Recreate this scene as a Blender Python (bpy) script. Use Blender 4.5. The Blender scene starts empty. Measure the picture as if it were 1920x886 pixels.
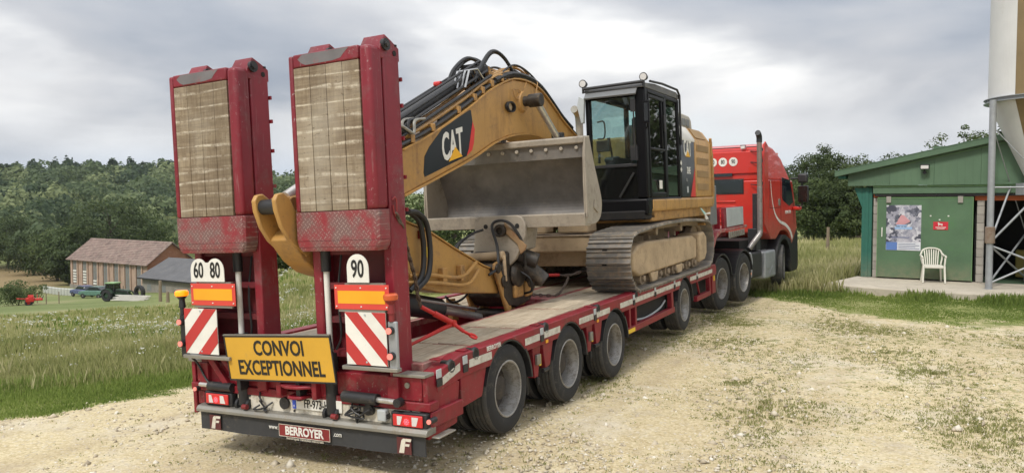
import bpy, bmesh, math, random
import numpy as np
from mathutils import Matrix, Vector
random.seed(7); RNG = np.random.default_rng(7)
SC = bpy.context.scene
COL = SC.collection
R_ = math.radians

# ---------------------------------------------------------------- camera
cd = bpy.data.cameras.new('camera'); cam = bpy.data.objects.new('camera', cd); COL.objects.link(cam)
cd.sensor_width = 36.0; cd.lens = 36.0 * 1469.8 / 1920.0
cd.clip_start = 0.1; cd.clip_end = 6000
cam.location = (0, 0, 2.152); cam.rotation_euler = (R_(90 - 2.404), 0, 0)
SC.camera = cam
SC.render.resolution_x = 1024; SC.render.resolution_y = 472
SC.view_settings.view_transform = 'Standard'; SC.view_settings.look = 'None'
SC.view_settings.exposure = 0.36; SC.view_settings.gamma = 1.0

# ---------------------------------------------------------------- sky and sun
SUN_EL, SUN_AZ = 52.0, 212.0       # azimuth clockwise from +Y
w = bpy.data.worlds.new('World'); SC.world = w; w.use_nodes = True
nt = w.node_tree; nt.nodes.clear()
def N(t, kind, **kw):
    n = t.nodes.new(kind)
    for k, v in kw.items():
        if k in ('inputs',):
            for a, b in v.items(): n.inputs[a].default_value = b
        else: setattr(n, k, v)
    return n
def math_(t, op, a, b=None, c=None, clamp=False):
    n = t.nodes.new('ShaderNodeMath'); n.operation = op; n.use_clamp = clamp
    for i, v in enumerate((a, b, c)):
        if v is None: continue
        if isinstance(v, (int, float)): n.inputs[i].default_value = v
        else: t.links.new(v, n.inputs[i])
    return n.outputs[0]
def ramp(t, fac, stops, interp='LINEAR'):
    n = t.nodes.new('ShaderNodeValToRGB'); e = n.color_ramp.elements; n.color_ramp.interpolation = interp
    while len(e) < len(stops): e.new(0.5)
    for el, (p, c) in zip(e, stops):
        el.position = p; el.color = (c, c, c, 1) if isinstance(c, (int, float)) else (*c, 1)
    if fac is not None: t.links.new(fac, n.inputs[0])
    return n.outputs[0]
def mix(t, fac, a, b, mode='MIX'):
    n = t.nodes.new('ShaderNodeMix'); n.data_type = 'RGBA'; n.blend_type = mode
    for i, v in ((0, fac), (6, a), (7, b)):
        if isinstance(v, (int, float)): n.inputs[i].default_value = v
        elif isinstance(v, tuple): n.inputs[i].default_value = (*v, 1)
        else: t.links.new(v, n.inputs[i])
    return n.outputs[2]
def noise(t, vec, scale, detail=4, rough=.55, dist=0.0, out=0):
    n = t.nodes.new('ShaderNodeTexNoise'); n.inputs['Scale'].default_value = scale
    n.inputs['Detail'].default_value = detail; n.inputs['Roughness'].default_value = rough
    n.inputs['Distortion'].default_value = dist
    if vec is not None: t.links.new(vec, n.inputs['Vector'])
    return n.outputs[out]
def vscale(t, vec, s, loc=(0, 0, 0)):
    n = t.nodes.new('ShaderNodeMapping'); n.inputs['Scale'].default_value = s; n.inputs['Location'].default_value = loc
    t.links.new(vec, n.inputs['Vector']); return n.outputs[0]

out = nt.nodes.new('ShaderNodeOutputWorld'); bg = nt.nodes.new('ShaderNodeBackground')
sky = nt.nodes.new('ShaderNodeTexSky'); sky.sky_type = 'NISHITA'; sky.sun_disc = False
sky.sun_elevation = R_(SUN_EL); sky.sun_rotation = R_(SUN_AZ)
tc = nt.nodes.new('ShaderNodeTexCoord'); D = tc.outputs['Generated']
sep = nt.nodes.new('ShaderNodeSeparateXYZ'); nt.links.new(D, sep.inputs[0])
zc = math_(nt, 'MAXIMUM', sep.outputs[2], 0.0)
den = math_(nt, 'ADD', zc, 0.16)
cx = math_(nt, 'DIVIDE', sep.outputs[0], den); cy_ = math_(nt, 'DIVIDE', sep.outputs[1], den)
cmb = nt.nodes.new('ShaderNodeCombineXYZ'); nt.links.new(cx, cmb.inputs[0]); nt.links.new(cy_, cmb.inputs[1])
P2 = cmb.outputs[0]
big = noise(nt, vscale(nt, P2, (.55, .55, 1), (3.1, 1.7, 0)), 1.0, 7, .55, .35)
med = noise(nt, vscale(nt, D, (2.0, 2.0, 6.0), (1.3, .4, .2)), 1.3, 8, .52, .2)
blk = noise(nt, vscale(nt, D, (1.3, 1.3, 3.8), (4.3, 2.4, .9)), 1.9, 3, .45, .3)
dens = math_(nt, 'ADD', math_(nt, 'MULTIPLY', big, .22), math_(nt, 'ADD', math_(nt, 'MULTIPLY', med, .44), math_(nt, 'MULTIPLY', blk, .50)))
shade = ramp(nt, dens, [(.44, (.37, .415, .49)), (.50, (.47, .505, .565)), (.56, (.57, .59, .63)), (.61, (.72, .735, .76)), (.66, (.98, .98, .97)), (.72, (1.12, 1.12, 1.10))])
hor = ramp(nt, zc, [(0.0, (.80, .88, .98)), (.03, (.72, .82, .95)), (.07, (.88, .91, .95)), (.12, (1.0, 1.0, 1.0))])
hfac = ramp(nt, math_(nt, 'SUBTRACT', zc, math_(nt, 'MULTIPLY', math_(nt, 'SUBTRACT', med, .5), .35)), [(0.05, 1.0), (.17, .0)])
cloud = mix(nt, math_(nt, 'MULTIPLY', hfac, .80), shade, hor)
# overcast sky: brighter towards the zenith
cie = math_(nt, 'ADD', math_(nt, 'MULTIPLY', zc, 1.15), .78)
cl10 = mix(nt, 1.0, cloud, (8.5, 8.5, 8.5), 'MULTIPLY')
cl10b = nt.nodes.new('ShaderNodeVectorMath'); cl10b.operation = 'SCALE'
nt.links.new(cl10, cl10b.inputs[0]); nt.links.new(cie, cl10b.inputs['Scale'])
gap = ramp(nt, math_(nt, 'SUBTRACT', med, math_(nt, 'MULTIPLY', zc, .5)), [(.52, 0.0), (.66, .35)])
nt.links.new(mix(nt, gap, cl10b.outputs[0], sky.outputs[0]), bg.inputs['Color'])
bg.inputs['Strength'].default_value = 0.1
nt.links.new(bg.outputs[0], out.inputs[0])
sl = bpy.data.lights.new('sun', 'SUN'); sun = bpy.data.objects.new('sun', sl); COL.objects.link(sun)
sl.energy = 2.0; sl.angle = R_(10); sl.color = (1, .955, .88)
az = R_(SUN_AZ); el = R_(SUN_EL)
sdir = Vector((math.sin(az) * math.cos(el), math.cos(az) * math.cos(el), math.sin(el)))
sun.rotation_euler = sdir.to_track_quat('Z', 'Y').to_euler(); sun.location = (-30, -30, 60)

# ---------------------------------------------------------------- frames of reference
def rotm(th, ro, tp):
    th, ro, tp = R_(th), R_(ro), R_(tp)
    Rz = Matrix(((math.cos(th), math.sin(th), 0), (-math.sin(th), math.cos(th), 0), (0, 0, 1)))
    Rx = Matrix(((1, 0, 0), (0, math.cos(tp), -math.sin(tp)), (0, math.sin(tp), math.cos(tp))))
    Ry = Matrix(((math.cos(ro), 0, -math.sin(ro)), (0, 1, 0), (math.sin(ro), 0, math.cos(ro))))
    return (Rz @ Rx @ Ry)
def frame(loc, th=0, ro=0, tp=0): return Matrix.Translation(Vector(loc)) @ rotm(th, ro, tp).to_4x4()
FT = frame((-1.6788, 6.4827, 0), 27.672, 2.366, .880)            # trailer
FK = frame((3.562, 16.831, .028), 34.5, 1.0, .9)                 # road tractor
FB = Matrix.Translation(Vector((9.517, 20.30, 0))) @ Matrix.Rotation(R_(-35.02), 4, 'Z')   # shed: x along the facade, y into it
FW = Matrix.Identity(4)

# ---------------------------------------------------------------- materials
def t_sep(t, v):
    s = t.nodes.new('ShaderNodeSeparateXYZ'); t.links.new(v, s.inputs[0]); return s.outputs[2]
MATS = {}
def mat(name, col, rough=.6, metal=0.0, dirt=None, dirt_amt=0.0, scale=3.0, var=.12, bump=0.0, bscale=40.0, grime_z=None,
        coat=0.0, spec=.5, streak=False, rnd=0.0, chips=None, splash=None):
    """painted / worn surface; dirt is a second colour laid on in noise patches"""
    if name in MATS: return MATS[name]
    m = bpy.data.materials.new(name); m.use_nodes = True; t = m.node_tree
    b = t.nodes['Principled BSDF']; tcn = t.nodes.new('ShaderNodeTexCoord'); O = tcn.outputs['Object']
    n1 = noise(t, O, scale, 6, .6)
    c = mix(t, ramp(t, n1, [(.3, 0.0), (.7, 1.0)]), tuple(max(0, x * (1 - var)) for x in col), tuple(min(1, x * (1 + var)) for x in col))
    if dirt is not None:
        v = vscale(t, O, (1, 1, .12)) if streak else O
        n2 = noise(t, v, scale * 2.3, 8, .68, .3)
        n3 = noise(t, O, scale * 14, 3, .6)
        f = math_(t, 'ADD', math_(t, 'MULTIPLY', n2, .75), math_(t, 'MULTIPLY', n3, .25))
        f = ramp(t, f, [(.62 - dirt_amt * .35, 0.0), (.72 - dirt_amt * .22, 1.0)])
        f = math_(t, 'MULTIPLY', f, min(1, .35 + dirt_amt))
        c = mix(t, f, c, dirt)
        r = math_(t, 'ADD', math_(t, 'MULTIPLY', f, .25), rough, clamp=True)
        t.links.new(r, b.inputs['Roughness'])
    else:
        r = math_(t, 'ADD', math_(t, 'MULTIPLY', math_(t, 'SUBTRACT', n1, .5), .3), rough, clamp=True)
        t.links.new(r, b.inputs['Roughness'])
    if chips:    # small knocks through the paint and thin scrapes
        k1 = noise(t, O, 34, 3, .7); k2 = noise(t, O, 2.4, 4, .6); k3 = noise(t, vscale(t, O, (30, 30, 1.6)), 1.0, 4, .7)
        f1 = math_(t, 'MULTIPLY', ramp(t, k1, [(.63, 0.0), (.67, 1.0)]), ramp(t, k2, [(.46, 0.0), (.60, 1.0)]))
        f2 = math_(t, 'MULTIPLY', ramp(t, k3, [(.63, 0.0), (.70, 1.0)]), .6)
        c = mix(t, math_(t, 'MULTIPLY', math_(t, 'MAXIMUM', f1, f2), .75), c, chips)
        c = mix(t, math_(t, 'MULTIPLY', ramp(t, noise(t, vscale(t, O, (5, 5, .7)), 1.0, 5, .65), [(.55, 0.0), (.72, 1.0)]), .5), c, (.07, .018, .014))
    if splash:   # mud thrown up from the ground, thinning out with height
        z_ = t_sep(t, O); g_ = math_(t, 'DIVIDE', math_(t, 'SUBTRACT', splash[1], z_), splash[1] - splash[0], clamp=True)
        c = mix(t, math_(t, 'MULTIPLY', math_(t, 'MULTIPLY', g_, ramp(t, noise(t, O, 7, 6, .7), [(.32, .15), (.6, 1.0)])), .75), c, splash[2])
    if rnd:      # each piece a little lighter or darker than its neighbours
        oi = t.nodes.new('ShaderNodeObjectInfo'); k_ = math_(t, 'ADD', math_(t, 'MULTIPLY', oi.outputs['Random'], 2 * rnd), 1 - rnd)
        vs_ = t.nodes.new('ShaderNodeVectorMath'); vs_.operation = 'SCALE'; t.links.new(c, vs_.inputs[0]); t.links.new(k_, vs_.inputs['Scale']); c = vs_.outputs[0]
    t.links.new(c, b.inputs['Base Color'])
    b.inputs['Metallic'].default_value = metal
    b.inputs['Specular IOR Level'].default_value = spec
    if coat: b.inputs['Coat Weight'].default_value = coat
    if bump:
        bn = t.nodes.new('ShaderNodeBump'); bn.inputs['Strength'].default_value = bump; bn.inputs['Distance'].default_value = .01
        t.links.new(noise(t, O, bscale, 5, .6), bn.inputs['Height']); t.links.new(bn.outputs[0], b.inputs['Normal'])
    MATS[name] = m; return m
def glow(name, col, strength, base=None):
    m = bpy.data.materials.new(name); m.use_nodes = True; b = m.node_tree.nodes['Principled BSDF']
    b.inputs['Base Color'].default_value = (*(base or col), 1); b.inputs['Emission Color'].default_value = (*col, 1)
    b.inputs['Emission Strength'].default_value = strength; b.inputs['Roughness'].default_value = .25
    MATS[name] = m; return m
def glass(name, tint=(.6, .68, .66), refl=.9, trans=.75):
    m = bpy.data.materials.new(name); m.use_nodes = True; t = m.node_tree; t.nodes.clear()
    o = t.nodes.new('ShaderNodeOutputMaterial'); tr = t.nodes.new('ShaderNodeBsdfTransparent'); gl = t.nodes.new('ShaderNodeBsdfGlossy')
    df = t.nodes.new('ShaderNodeBsdfDiffuse'); df.inputs[0].default_value = (.22, .22, .20, 1)
    tr.inputs[0].default_value = (*tint, 1); gl.inputs['Roughness'].default_value = .02; gl.inputs['Color'].default_value = (refl, refl, refl, 1)
    lw = t.nodes.new('ShaderNodeLayerWeight'); lw.inputs[0].default_value = .5
    ff = math_(t, 'ADD', .05, math_(t, 'MULTIPLY', math_(t, 'POWER', lw.outputs['Facing'], 4.0), .9))
    a = t.nodes.new('ShaderNodeMixShader'); t.links.new(ff, a.inputs[0]); t.links.new(tr.outputs[0], a.inputs[1]); t.links.new(gl.outputs[0], a.inputs[2])
    tcn = t.nodes.new('ShaderNodeTexCoord')
    f = ramp(t, noise(t, tcn.outputs['Object'], 4, 6, .65), [(.45, .02), (.8, 1 - trans)])
    b2 = t.nodes.new('ShaderNodeMixShader'); t.links.new(f, b2.inputs[0]); t.links.new(a.outputs[0], b2.inputs[1]); t.links.new(df.outputs[0], b2.inputs[2])
    t.links.new(b2.outputs[0], o.inputs[0]); MATS[name] = m; return m

DUST = (.34, .26, .17)
M_red = mat('red_paint', (.215, .011, .021), .46, dirt=(.17, .085, .07), dirt_amt=.27, scale=4, chips=(.28, .17, .15), var=.2, spec=.4)
M_redtop = mat('red_paint_dusty', (.30, .035, .045), .55, dirt=(.34, .22, .18), dirt_amt=.55, scale=2.6, var=.22)
M_redramp = mat('red_paint_scuffed', (.205, .012, .024), .45, dirt=(.17, .085, .085), dirt_amt=.28, scale=1.6, var=.22, bump=.05, chips=(.33, .24, .235))
M_dark = mat('black_paint', (.018, .018, .02), .5, dirt=(.10, .085, .065), dirt_amt=.18)
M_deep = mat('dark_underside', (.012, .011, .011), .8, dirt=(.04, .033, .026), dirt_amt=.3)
M_rubber = mat('tyre_rubber', (.020, .020, .021), .82, dirt=(.13, .115, .095), dirt_amt=.22, scale=5, bump=.15, bscale=60)
M_rim = mat('painted_rim', (.31, .30, .285), .45, .35, dirt=(.13, .10, .07), dirt_amt=.42, scale=6)
M_tread = mat('dusty_tread', (.075, .073, .070), .9, dirt=(.20, .17, .13), dirt_amt=.3, scale=6, bump=.4, bscale=45)
M_rimin = mat('grimy_rim_well', (.040, .033, .028), .75, 0, dirt=(.14, .11, .08), dirt_amt=.3, scale=7)
M_alu = mat('dull_aluminium', (.28, .27, .24), .5, .55, dirt=(.26, .21, .15), dirt_amt=.35, scale=3)
M_steel = mat('bare_steel', (.45, .45, .45), .3, .9, dirt=(.18, .15, .12), dirt_amt=.2)
M_rod = mat('polished_rod', (.62, .60, .57), .3, .7, dirt=(.3, .26, .2), dirt_amt=.25)
M_white = mat('white_paint', (.72, .72, .70), .5, dirt=(.42, .38, .32), dirt_amt=.15)
M_cream = mat('cream_panel', (.62, .58, .49), .6, dirt=(.25, .19, .13), dirt_amt=.32, scale=5)
M_strip = mat('grimy_reflector', (.56, .54, .48), .5, dirt=(.30, .24, .18), dirt_amt=.4, scale=6)
M_plate = mat('sign_white', (.70, .69, .64), .55, dirt=(.45, .42, .34), dirt_amt=.1)
M_cabblk = mat('cab_black', (.005, .005, .006), .38, spec=.16, dirt=(.04, .035, .03), dirt_amt=.06)
M_blk = mat('black_lettering', (.012, .012, .012), .5)
M_signred = mat('reflective_red', (.46, .035, .035), .4, var=.06)
M_signrednew = mat('red_board_border', (.62, .06, .045), .4, var=.05)
M_amber = mat('amber_sheet', (.80, .36, .015), .45, var=.06)
M_yelsign = mat('convoy_yellow', (.62, .35, .035), .5, dirt=(.45, .30, .10), dirt_amt=.15, var=.07)
M_cat = mat('excavator_yellow', (.44, .245, .072), .42, chips=(.16, .10, .06), dirt=(.26, .155, .08), dirt_amt=.30, scale=1.6, var=.12, spec=.5)
M_catd = mat('excavator_yellow_grimy', (.42, .23, .070), .55, dirt=(.16, .095, .045), dirt_amt=.42, scale=2.2, var=.15)
M_bucket = mat('worn_bucket_steel', (.33, .29, .235), .6, .15, dirt=(.19, .165, .14), dirt_amt=.35, scale=2.2, var=.15, bump=.12, bscale=26)
M_buckin = mat('bucket_inside', (.175, .165, .155), .5, .3, dirt=(.28, .25, .21), dirt_amt=.22, scale=3.2, var=.3, bump=.15, bscale=30)
M_mudst = mat('muddy_steel', (.26, .20, .14), .8, dirt=(.40, .31, .21), dirt_amt=.4, scale=3.5, var=.2, bump=.3, bscale=22)
M_track = mat('track_steel', (.20, .188, .172), .5, .3, rnd=.25, dirt=(.36, .285, .20), dirt_amt=.36, scale=5, var=.25, bump=.25, bscale=30)
M_under = mat('dusty_undercarriage', (.43, .32, .20), .85, dirt=(.27, .20, .13), dirt_amt=.35, scale=2.6, var=.18, bump=.35, bscale=18)
M_grease = mat('oily_black_iron', (.035, .028, .022), .45, .3, dirt=(.15, .11, .07), dirt_amt=.32, scale=6, bump=.2)
M_hose = mat('rubber_hose', (.016, .016, .017), .45)
M_seat = mat('seat_cloth', (.045, .05, .055), .9)
M_grey = mat('grey_paint', (.16, .165, .17), .5)
M_lgrey = mat('light_grey_panel', (.42, .45, .46), .5, dirt=(.3, .28, .24), dirt_amt=.15)
M_logo = mat('decal_black', (.010, .014, .018), .35, var=.02)
M_logored = mat('decal_red', (.62, .035, .03), .4, var=.03)
M_logoyel = mat('decal_yellow', (.80, .42, .02), .4, var=.03)
M_galv = mat('galvanised_steel', (.33, .345, .36), .5, .35, dirt=(.33, .32, .30), dirt_amt=.2, scale=6)
M_truck = mat('truck_red', (.54, .026, .017), .32, dirt=(.34, .07, .05), dirt_amt=.26, scale=1.8, var=.1, coat=.4, splash=(1.0, 1.9, (.26, .12, .075)))
M_conc = mat('concrete', (.46, .41, .33), .9, dirt=(.30, .27, .21), dirt_amt=.3, scale=1.8, bump=.2)
M_block = mat('concrete_block', (.34, .315, .28), rnd=.12, rough=.9, dirt=(.24, .22, .19), dirt_amt=.25, scale=5, bump=.3)
M_gwall = mat('green_sheet_metal', (.085, .150, .088), .6, rnd=.06, dirt=(.10, .18, .08), dirt_amt=.22, scale=.9, var=.14, streak=True)
M_gdoor = mat('green_door_paint', (.080, .150, .080), splash=(.2, .75, (.22, .20, .13)), rough=.65, dirt=(.09, .19, .085), dirt_amt=.3, scale=1.5, var=.14, bump=.1)
M_teal = mat('teal_sheet', (.022, .125, .092), splash=(.2, .9, (.17, .18, .12)), rough=.6, dirt=(.03, .16, .11), dirt_amt=.2, var=.1, streak=True)
M_gtrim = mat('green_trim', (.13, .25, .105), .6, var=.1)
M_orange = mat('orange_lintel', (.46, .12, .045), .8, dirt=(.30, .11, .06), dirt_amt=.3)
M_silo = mat('silo_white', (.62, .62, .61), .55, dirt=(.42, .38, .30), dirt_amt=.12, scale=1.3, var=.06, streak=True)
M_silotan = mat('silo_tan', (.21, .15, .07), .5, dirt=(.12, .08, .03), dirt_amt=.25, scale=2, streak=True)
M_plastic = mat('white_plastic', (.66, .64, .56), .5, dirt=(.4, .38, .28), dirt_amt=.12)
M_wood = mat('post_wood', (.22, .17, .12), .9, bump=.3)
M_bark = mat('bark', (.075, .058, .042), .95, bump=.4, bscale=12)
M_cab = glass('cab_glass', (.82, .93, .92), .75, .95)
M_cabd = glass('door_glass', (.17, .23, .21), .85, .96)
M_windsh = glass('truck_glass', (.25, .3, .32), .9, .97)
M_darkglass = mat('dark_window', (.012, .018, .026), .12, spec=.8)
M_beacon = glow('lit_beacon', (1.0, .17, .0), 1.3, (1, .3, .02))
M_beaconoff = mat('orange_lens', (.55, .10, .03), .25)
M_lens = glow('rear_lens_lit', (1.0, .03, .02), .55, (.6, .02, .02))
M_lensw = mat('white_lens', (.62, .60, .58), .3)
M_lensr = mat('red_lens', (.55, .03, .03), .25)
M_led = glow('marker_lamp_lit', (1.0, .20, .17), .45, (.6, .22, .18))
M_ledred = glow('brake_led', (1.0, .04, .05), 4.0)
M_eu = mat('plate_blue', (.02, .06, .40), .4)
M_chain = mat('chain_steel', (.13, .10, .08), .6, .5)
M_pred = mat('binder_red', (.50, .02, .015), .45, dirt=(.25, .03, .02), dirt_amt=.2)
M_yel = mat('yellow_sticker', (.75, .50, .03), .5)

def wood_mat(name, light, dark, dirtline=True, gloss=.75, dirs='z'):
    m = bpy.data.materials.new(name); m.use_nodes = True; t = m.node_tree; b = t.nodes['Principled BSDF']
    tcn = t.nodes.new('ShaderNodeTexCoord'); O = tcn.outputs['Object']
    s = {'z': (14, 14, 1.2), 'y': (14, 1.2, 14)}[dirs]
    gr = noise(t, vscale(t, O, s), 3.0, 6, .65)
    pt = noise(t, O, 3.2, 6, .7, .4)
    f = math_(t, 'ADD', math_(t, 'MULTIPLY', gr, .5), math_(t, 'MULTIPLY', pt, .5))
    c = ramp(t, f, [(.36, dark), (.5, tuple((a + b_) / 2 for a, b_ in zip(light, dark))), (.62, light)])
    if dirtline:      # packed mud left by the tracks in cross-wise bars
        s1_ = noise(t, vscale(t, O, (1.1, 1.1, 13)), 1.0, 3, .5); s2_ = noise(t, vscale(t, O, (3, 3, 60)), 1.0, 4, .6)
        sgn = math_(t, 'ABSOLUTE', math_(t, 'SUBTRACT', math_(t, 'FRACT', math_(t, 'ADD', math_(t, 'MULTIPLY', t_sep(t, O), 9.3), math_(t, 'MULTIPLY', s1_, 1.1))), .5))
        wf = math_(t, 'MULTIPLY', ramp(t, sgn, [(.02, 1.0), (.13, 0.0)]), ramp(t, noise(t, vscale(t, O, (1, 1, .8)), 16, 5, .7), [(.38, 0.0), (.58, 1.0)]))
        c = mix(t, math_(t, 'MULTIPLY', wf, .95), c, (.56, .50, .40))
        c = mix(t, math_(t, 'MULTIPLY', ramp(t, s2_, [(.42, 1.0), (.56, 0.0)]), .45), c, (.12, .085, .055))
        c = mix(t, math_(t, 'MULTIPLY', ramp(t, noise(t, O, 1.6, 4, .6), [(.45, 0.0), (.7, 1.0)]), .45), c, (.42, .38, .31))
        spots = ramp(t, noise(t, vscale(t, O, (1, 1, 2)), 22, 4, .7), [(.60, 0.0), (.68, 1.0)])
        c = mix(t, math_(t, 'MULTIPLY', spots, .7), c, (.10, .065, .035))
    oi = t.nodes.new('ShaderNodeObjectInfo'); k_ = math_(t, 'ADD', math_(t, 'MULTIPLY', oi.outputs['Random'], .30), .82)
    vs_ = t.nodes.new('ShaderNodeVectorMath'); vs_.operation = 'SCALE'; t.links.new(c, vs_.inputs[0]); t.links.new(k_, vs_.inputs['Scale']); c = vs_.outputs[0]
    t.links.new(c, b.inputs['Base Color']); b.inputs['Roughness'].default_value = gloss
    bn = t.nodes.new('ShaderNodeBump'); bn.inputs['Strength'].default_value = .35; bn.inputs['Distance'].default_value = .01
    t.links.new(f, bn.inputs['Height']); t.links.new(bn.outputs[0], b.inputs['Normal'])
    MATS[name] = m; return m
M_rampwood = wood_mat('ramp_planks', (.29, .232, .155), (.15, .108, .067))
M_deckwood = wood_mat('deck_planks', (.52, .445, .33), (.30, .235, .16), False, .8, 'y')

def chequer_mat():
    """scuffed red tread plate: raised lozenges with the paint worn off their tops"""
    m = bpy.data.materials.new('tread_plate'); m.use_nodes = True; t = m.node_tree; b = t.nodes['Principled BSDF']
    tcn = t.nodes.new('ShaderNodeTexCoord'); O = tcn.outputs['Object']
    sp = t.nodes.new('ShaderNodeSeparateXYZ'); t.links.new(O, sp.inputs[0])
    k = 24.0
    a = math_(t, 'MULTIPLY', math_(t, 'ADD', sp.outputs[0], sp.outputs[2]), k)
    c_ = math_(t, 'MULTIPLY', math_(t, 'SUBTRACT', sp.outputs[0], sp.outputs[2]), k)
    ia = math_(t, 'FLOOR', a); ic = math_(t, 'FLOOR', c_)
    par = math_(t, 'ABSOLUTE', math_(t, 'MODULO', math_(t, 'ADD', ia, ic), 2.0))
    fa = math_(t, 'ABSOLUTE', math_(t, 'SUBTRACT', math_(t, 'FRACT', a), .5)); fc = math_(t, 'ABSOLUTE', math_(t, 'SUBTRACT', math_(t, 'FRACT', c_), .5))
    e1 = math_(t, 'MULTIPLY', math_(t, 'LESS_THAN', fa, .13), math_(t, 'LESS_THAN', fc, .42))
    e2 = math_(t, 'MULTIPLY', math_(t, 'LESS_THAN', fc, .13), math_(t, 'LESS_THAN', fa, .42))
    bar = math_(t, 'ADD', math_(t, 'MULTIPLY', e1, par), math_(t, 'MULTIPLY', e2, math_(t, 'SUBTRACT', 1.0, par)))
    n2 = noise(t, O, 5, 6, .65); n3 = noise(t, O, 30, 4, .6)
    base = mix(t, ramp(t, n2, [(.38, 0.0), (.60, 1.0)]), (.25, .025, .035), (.17, .095, .09))
    worn = math_(t, 'MULTIPLY', bar, ramp(t, math_(t, 'ADD', math_(t, 'MULTIPLY', n2, .5), math_(t, 'MULTIPLY', n3, .5)), [(.42, 0.0), (.58, 1.0)]))
    c = mix(t, math_(t, 'MULTIPLY', worn, .7), base, (.40, .29, .26))
    t.links.new(c, b.inputs['Base Color']); b.inputs['Roughness'].default_value = .55
    bn = t.nodes.new('ShaderNodeBump'); bn.inputs['Strength'].default_value = .7; bn.inputs['Distance'].default_value = .006
    t.links.new(bar, bn.inputs['Height']); t.links.new(bn.outputs[0], b.inputs['Normal'])
    return m
M_cheq = chequer_mat()

# ---------------------------------------------------------------- mesh helpers
OFF = {}      # root -> (frame, base point in the frame)
def root(name, label, cat, F, base, group=None):
    o = bpy.data.objects.new(name, None); COL.objects.link(o)
    o.empty_display_size = .3
    o.matrix_world = F @ Matrix.Translation(Vector(base))
    o['label'] = label; o['category'] = cat
    if group: o['group'] = group
    OFF[o] = Vector(base); return o
def tag(o, label, cat, group=None):
    o['label'] = label; o['category'] = cat
    if group: o['group'] = group
    return o
class MB:
    def __init__(s): s.v = []; s.f = []
    def add(s, vs, fs):
        n = len(s.v); s.v.extend([tuple(p) for p in vs]); s.f.extend([tuple(i + n for i in f) for f in fs]); return s
    def box(s, a, b):
        (x0, y0, z0), (x1, y1, z1) = a, b
        return s.add([(x0, y0, z0), (x1, y0, z0), (x1, y1, z0), (x0, y1, z0), (x0, y0, z1), (x1, y0, z1), (x1, y1, z1), (x0, y1, z1)],
                     [(0, 3, 2, 1), (4, 5, 6, 7), (0, 1, 5, 4), (1, 2, 6, 5), (2, 3, 7, 6), (3, 0, 4, 7)])
    def prism(s, pts, ax, a, b):
        """2-D outline swept along ax: 'x' takes (y,z), 'y' takes (x,z), 'z' takes (x,y)"""
        def P(u, v, w): return {'x': (w, u, v), 'y': (u, w, v), 'z': (u, v, w)}[ax]
        n = len(pts)
        vs = [P(u, v, a) for u, v in pts] + [P(u, v, b) for u, v in pts]
        fs = [tuple(range(n)), tuple(range(2 * n - 1, n - 1, -1))] + [(i, (i + 1) % n, n + (i + 1) % n, n + i) for i in range(n)]
        return s.add(vs, fs)
    def loft(s, A, B):
        n = len(A)
        return s.add(list(A) + list(B), [tuple(range(n)), tuple(range(2 * n - 1, n - 1, -1))] + [(i, (i + 1) % n, n + (i + 1) % n, n + i) for i in range(n)])
    def bar(s, p0, p1, wx, wy=None):
        """rectangular bar between two points"""
        wy = wy or wx; p0, p1 = Vector(p0), Vector(p1); d = (p1 - p0).normalized()
        up = Vector((0, 0, 1)) if abs(d.z) < .9 else Vector((0, 1, 0))
        a = d.cross(up).normalized() * wx / 2; b = a.cross(d).normalized() * wy / 2
        return s.loft([p0 - a - b, p0 + a - b, p0 + a + b, p0 - a + b], [p1 - a - b, p1 + a - b, p1 + a + b, p1 - a + b])
    def cyl(s, p0, p1, r, n=16, r2=None):
        p0, p1 = Vector(p0), Vector(p1); d = (p1 - p0).normalized()
        up = Vector((0, 0, 1)) if abs(d.z) < .9 else Vector((0, 1, 0))
        a = d.cross(up).normalized(); b = a.cross(d)
        r2 = r if r2 is None else r2
        A = [p0 + (a * math.cos(t) + b * math.sin(t)) * r for t in [2 * math.pi * i / n for i in range(n)]]
        B = [p1 + (a * math.cos(t) + b * math.sin(t)) * r2 for t in [2 * math.pi * i / n for i in range(n)]]
        return s.loft(A, B)
    def tube(s, pts, r, n=8):
        pts = [Vector(p) for p in pts]; rings = []; pa = None
        for i, p in enumerate(pts):
            d = (pts[min(i + 1, len(pts) - 1)] - pts[max(i - 1, 0)]).normalized()
            if pa is None:
                up = Vector((0, 0, 1)) if abs(d.z) < .9 else Vector((0, 1, 0)); a = d.cross(up).normalized()
            else: a = (pa - d * pa.dot(d)).normalized()
            pa = a; b = a.cross(d)
            rings.append([p + (a * math.cos(t) + b * math.sin(t)) * r for t in [2 * math.pi * k / n for k in range(n)]])
        vs = [q for R in rings for q in R]; m = len(rings)
        fs = [(i * n + k, i * n + (k + 1) % n, (i + 1) * n + (k + 1) % n, (i + 1) * n + k) for i in range(m - 1) for k in range(n)]
        fs += [tuple(range(n)), tuple(range(m * n - 1, (m - 1) * n - 1, -1))]
        return s.add(vs, fs)
    def lathe(s, c, ax, prof, n=32, closed=False):
        """prof: list of (radius, offset along ax)"""
        c = Vector(c); A = {'x': (Vector((1, 0, 0)), Vector((0, 1, 0)), Vector((0, 0, 1))), 'y': (Vector((0, 1, 0)), Vector((0, 0, 1)), Vector((1, 0, 0))),
                            'z': (Vector((0, 0, 1)), Vector((1, 0, 0)), Vector((0, 1, 0)))}[ax]
        vs = []
        for k in range(n):
            t = 2 * math.pi * k / n; e = A[1] * math.cos(t) + A[2] * math.sin(t)
            for r, h in prof: vs.append(c + e * r + A[0] * h)
        m = len(prof); fs = []
        for k in range(n):
            k2 = (k + 1) % n
            for i in range(m if closed else m - 1):
                j = (i + 1) % m
                fs.append((k * m + i, k2 * m + i, k2 * m + j, k * m + j))
        return s.add(vs, fs)
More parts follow.
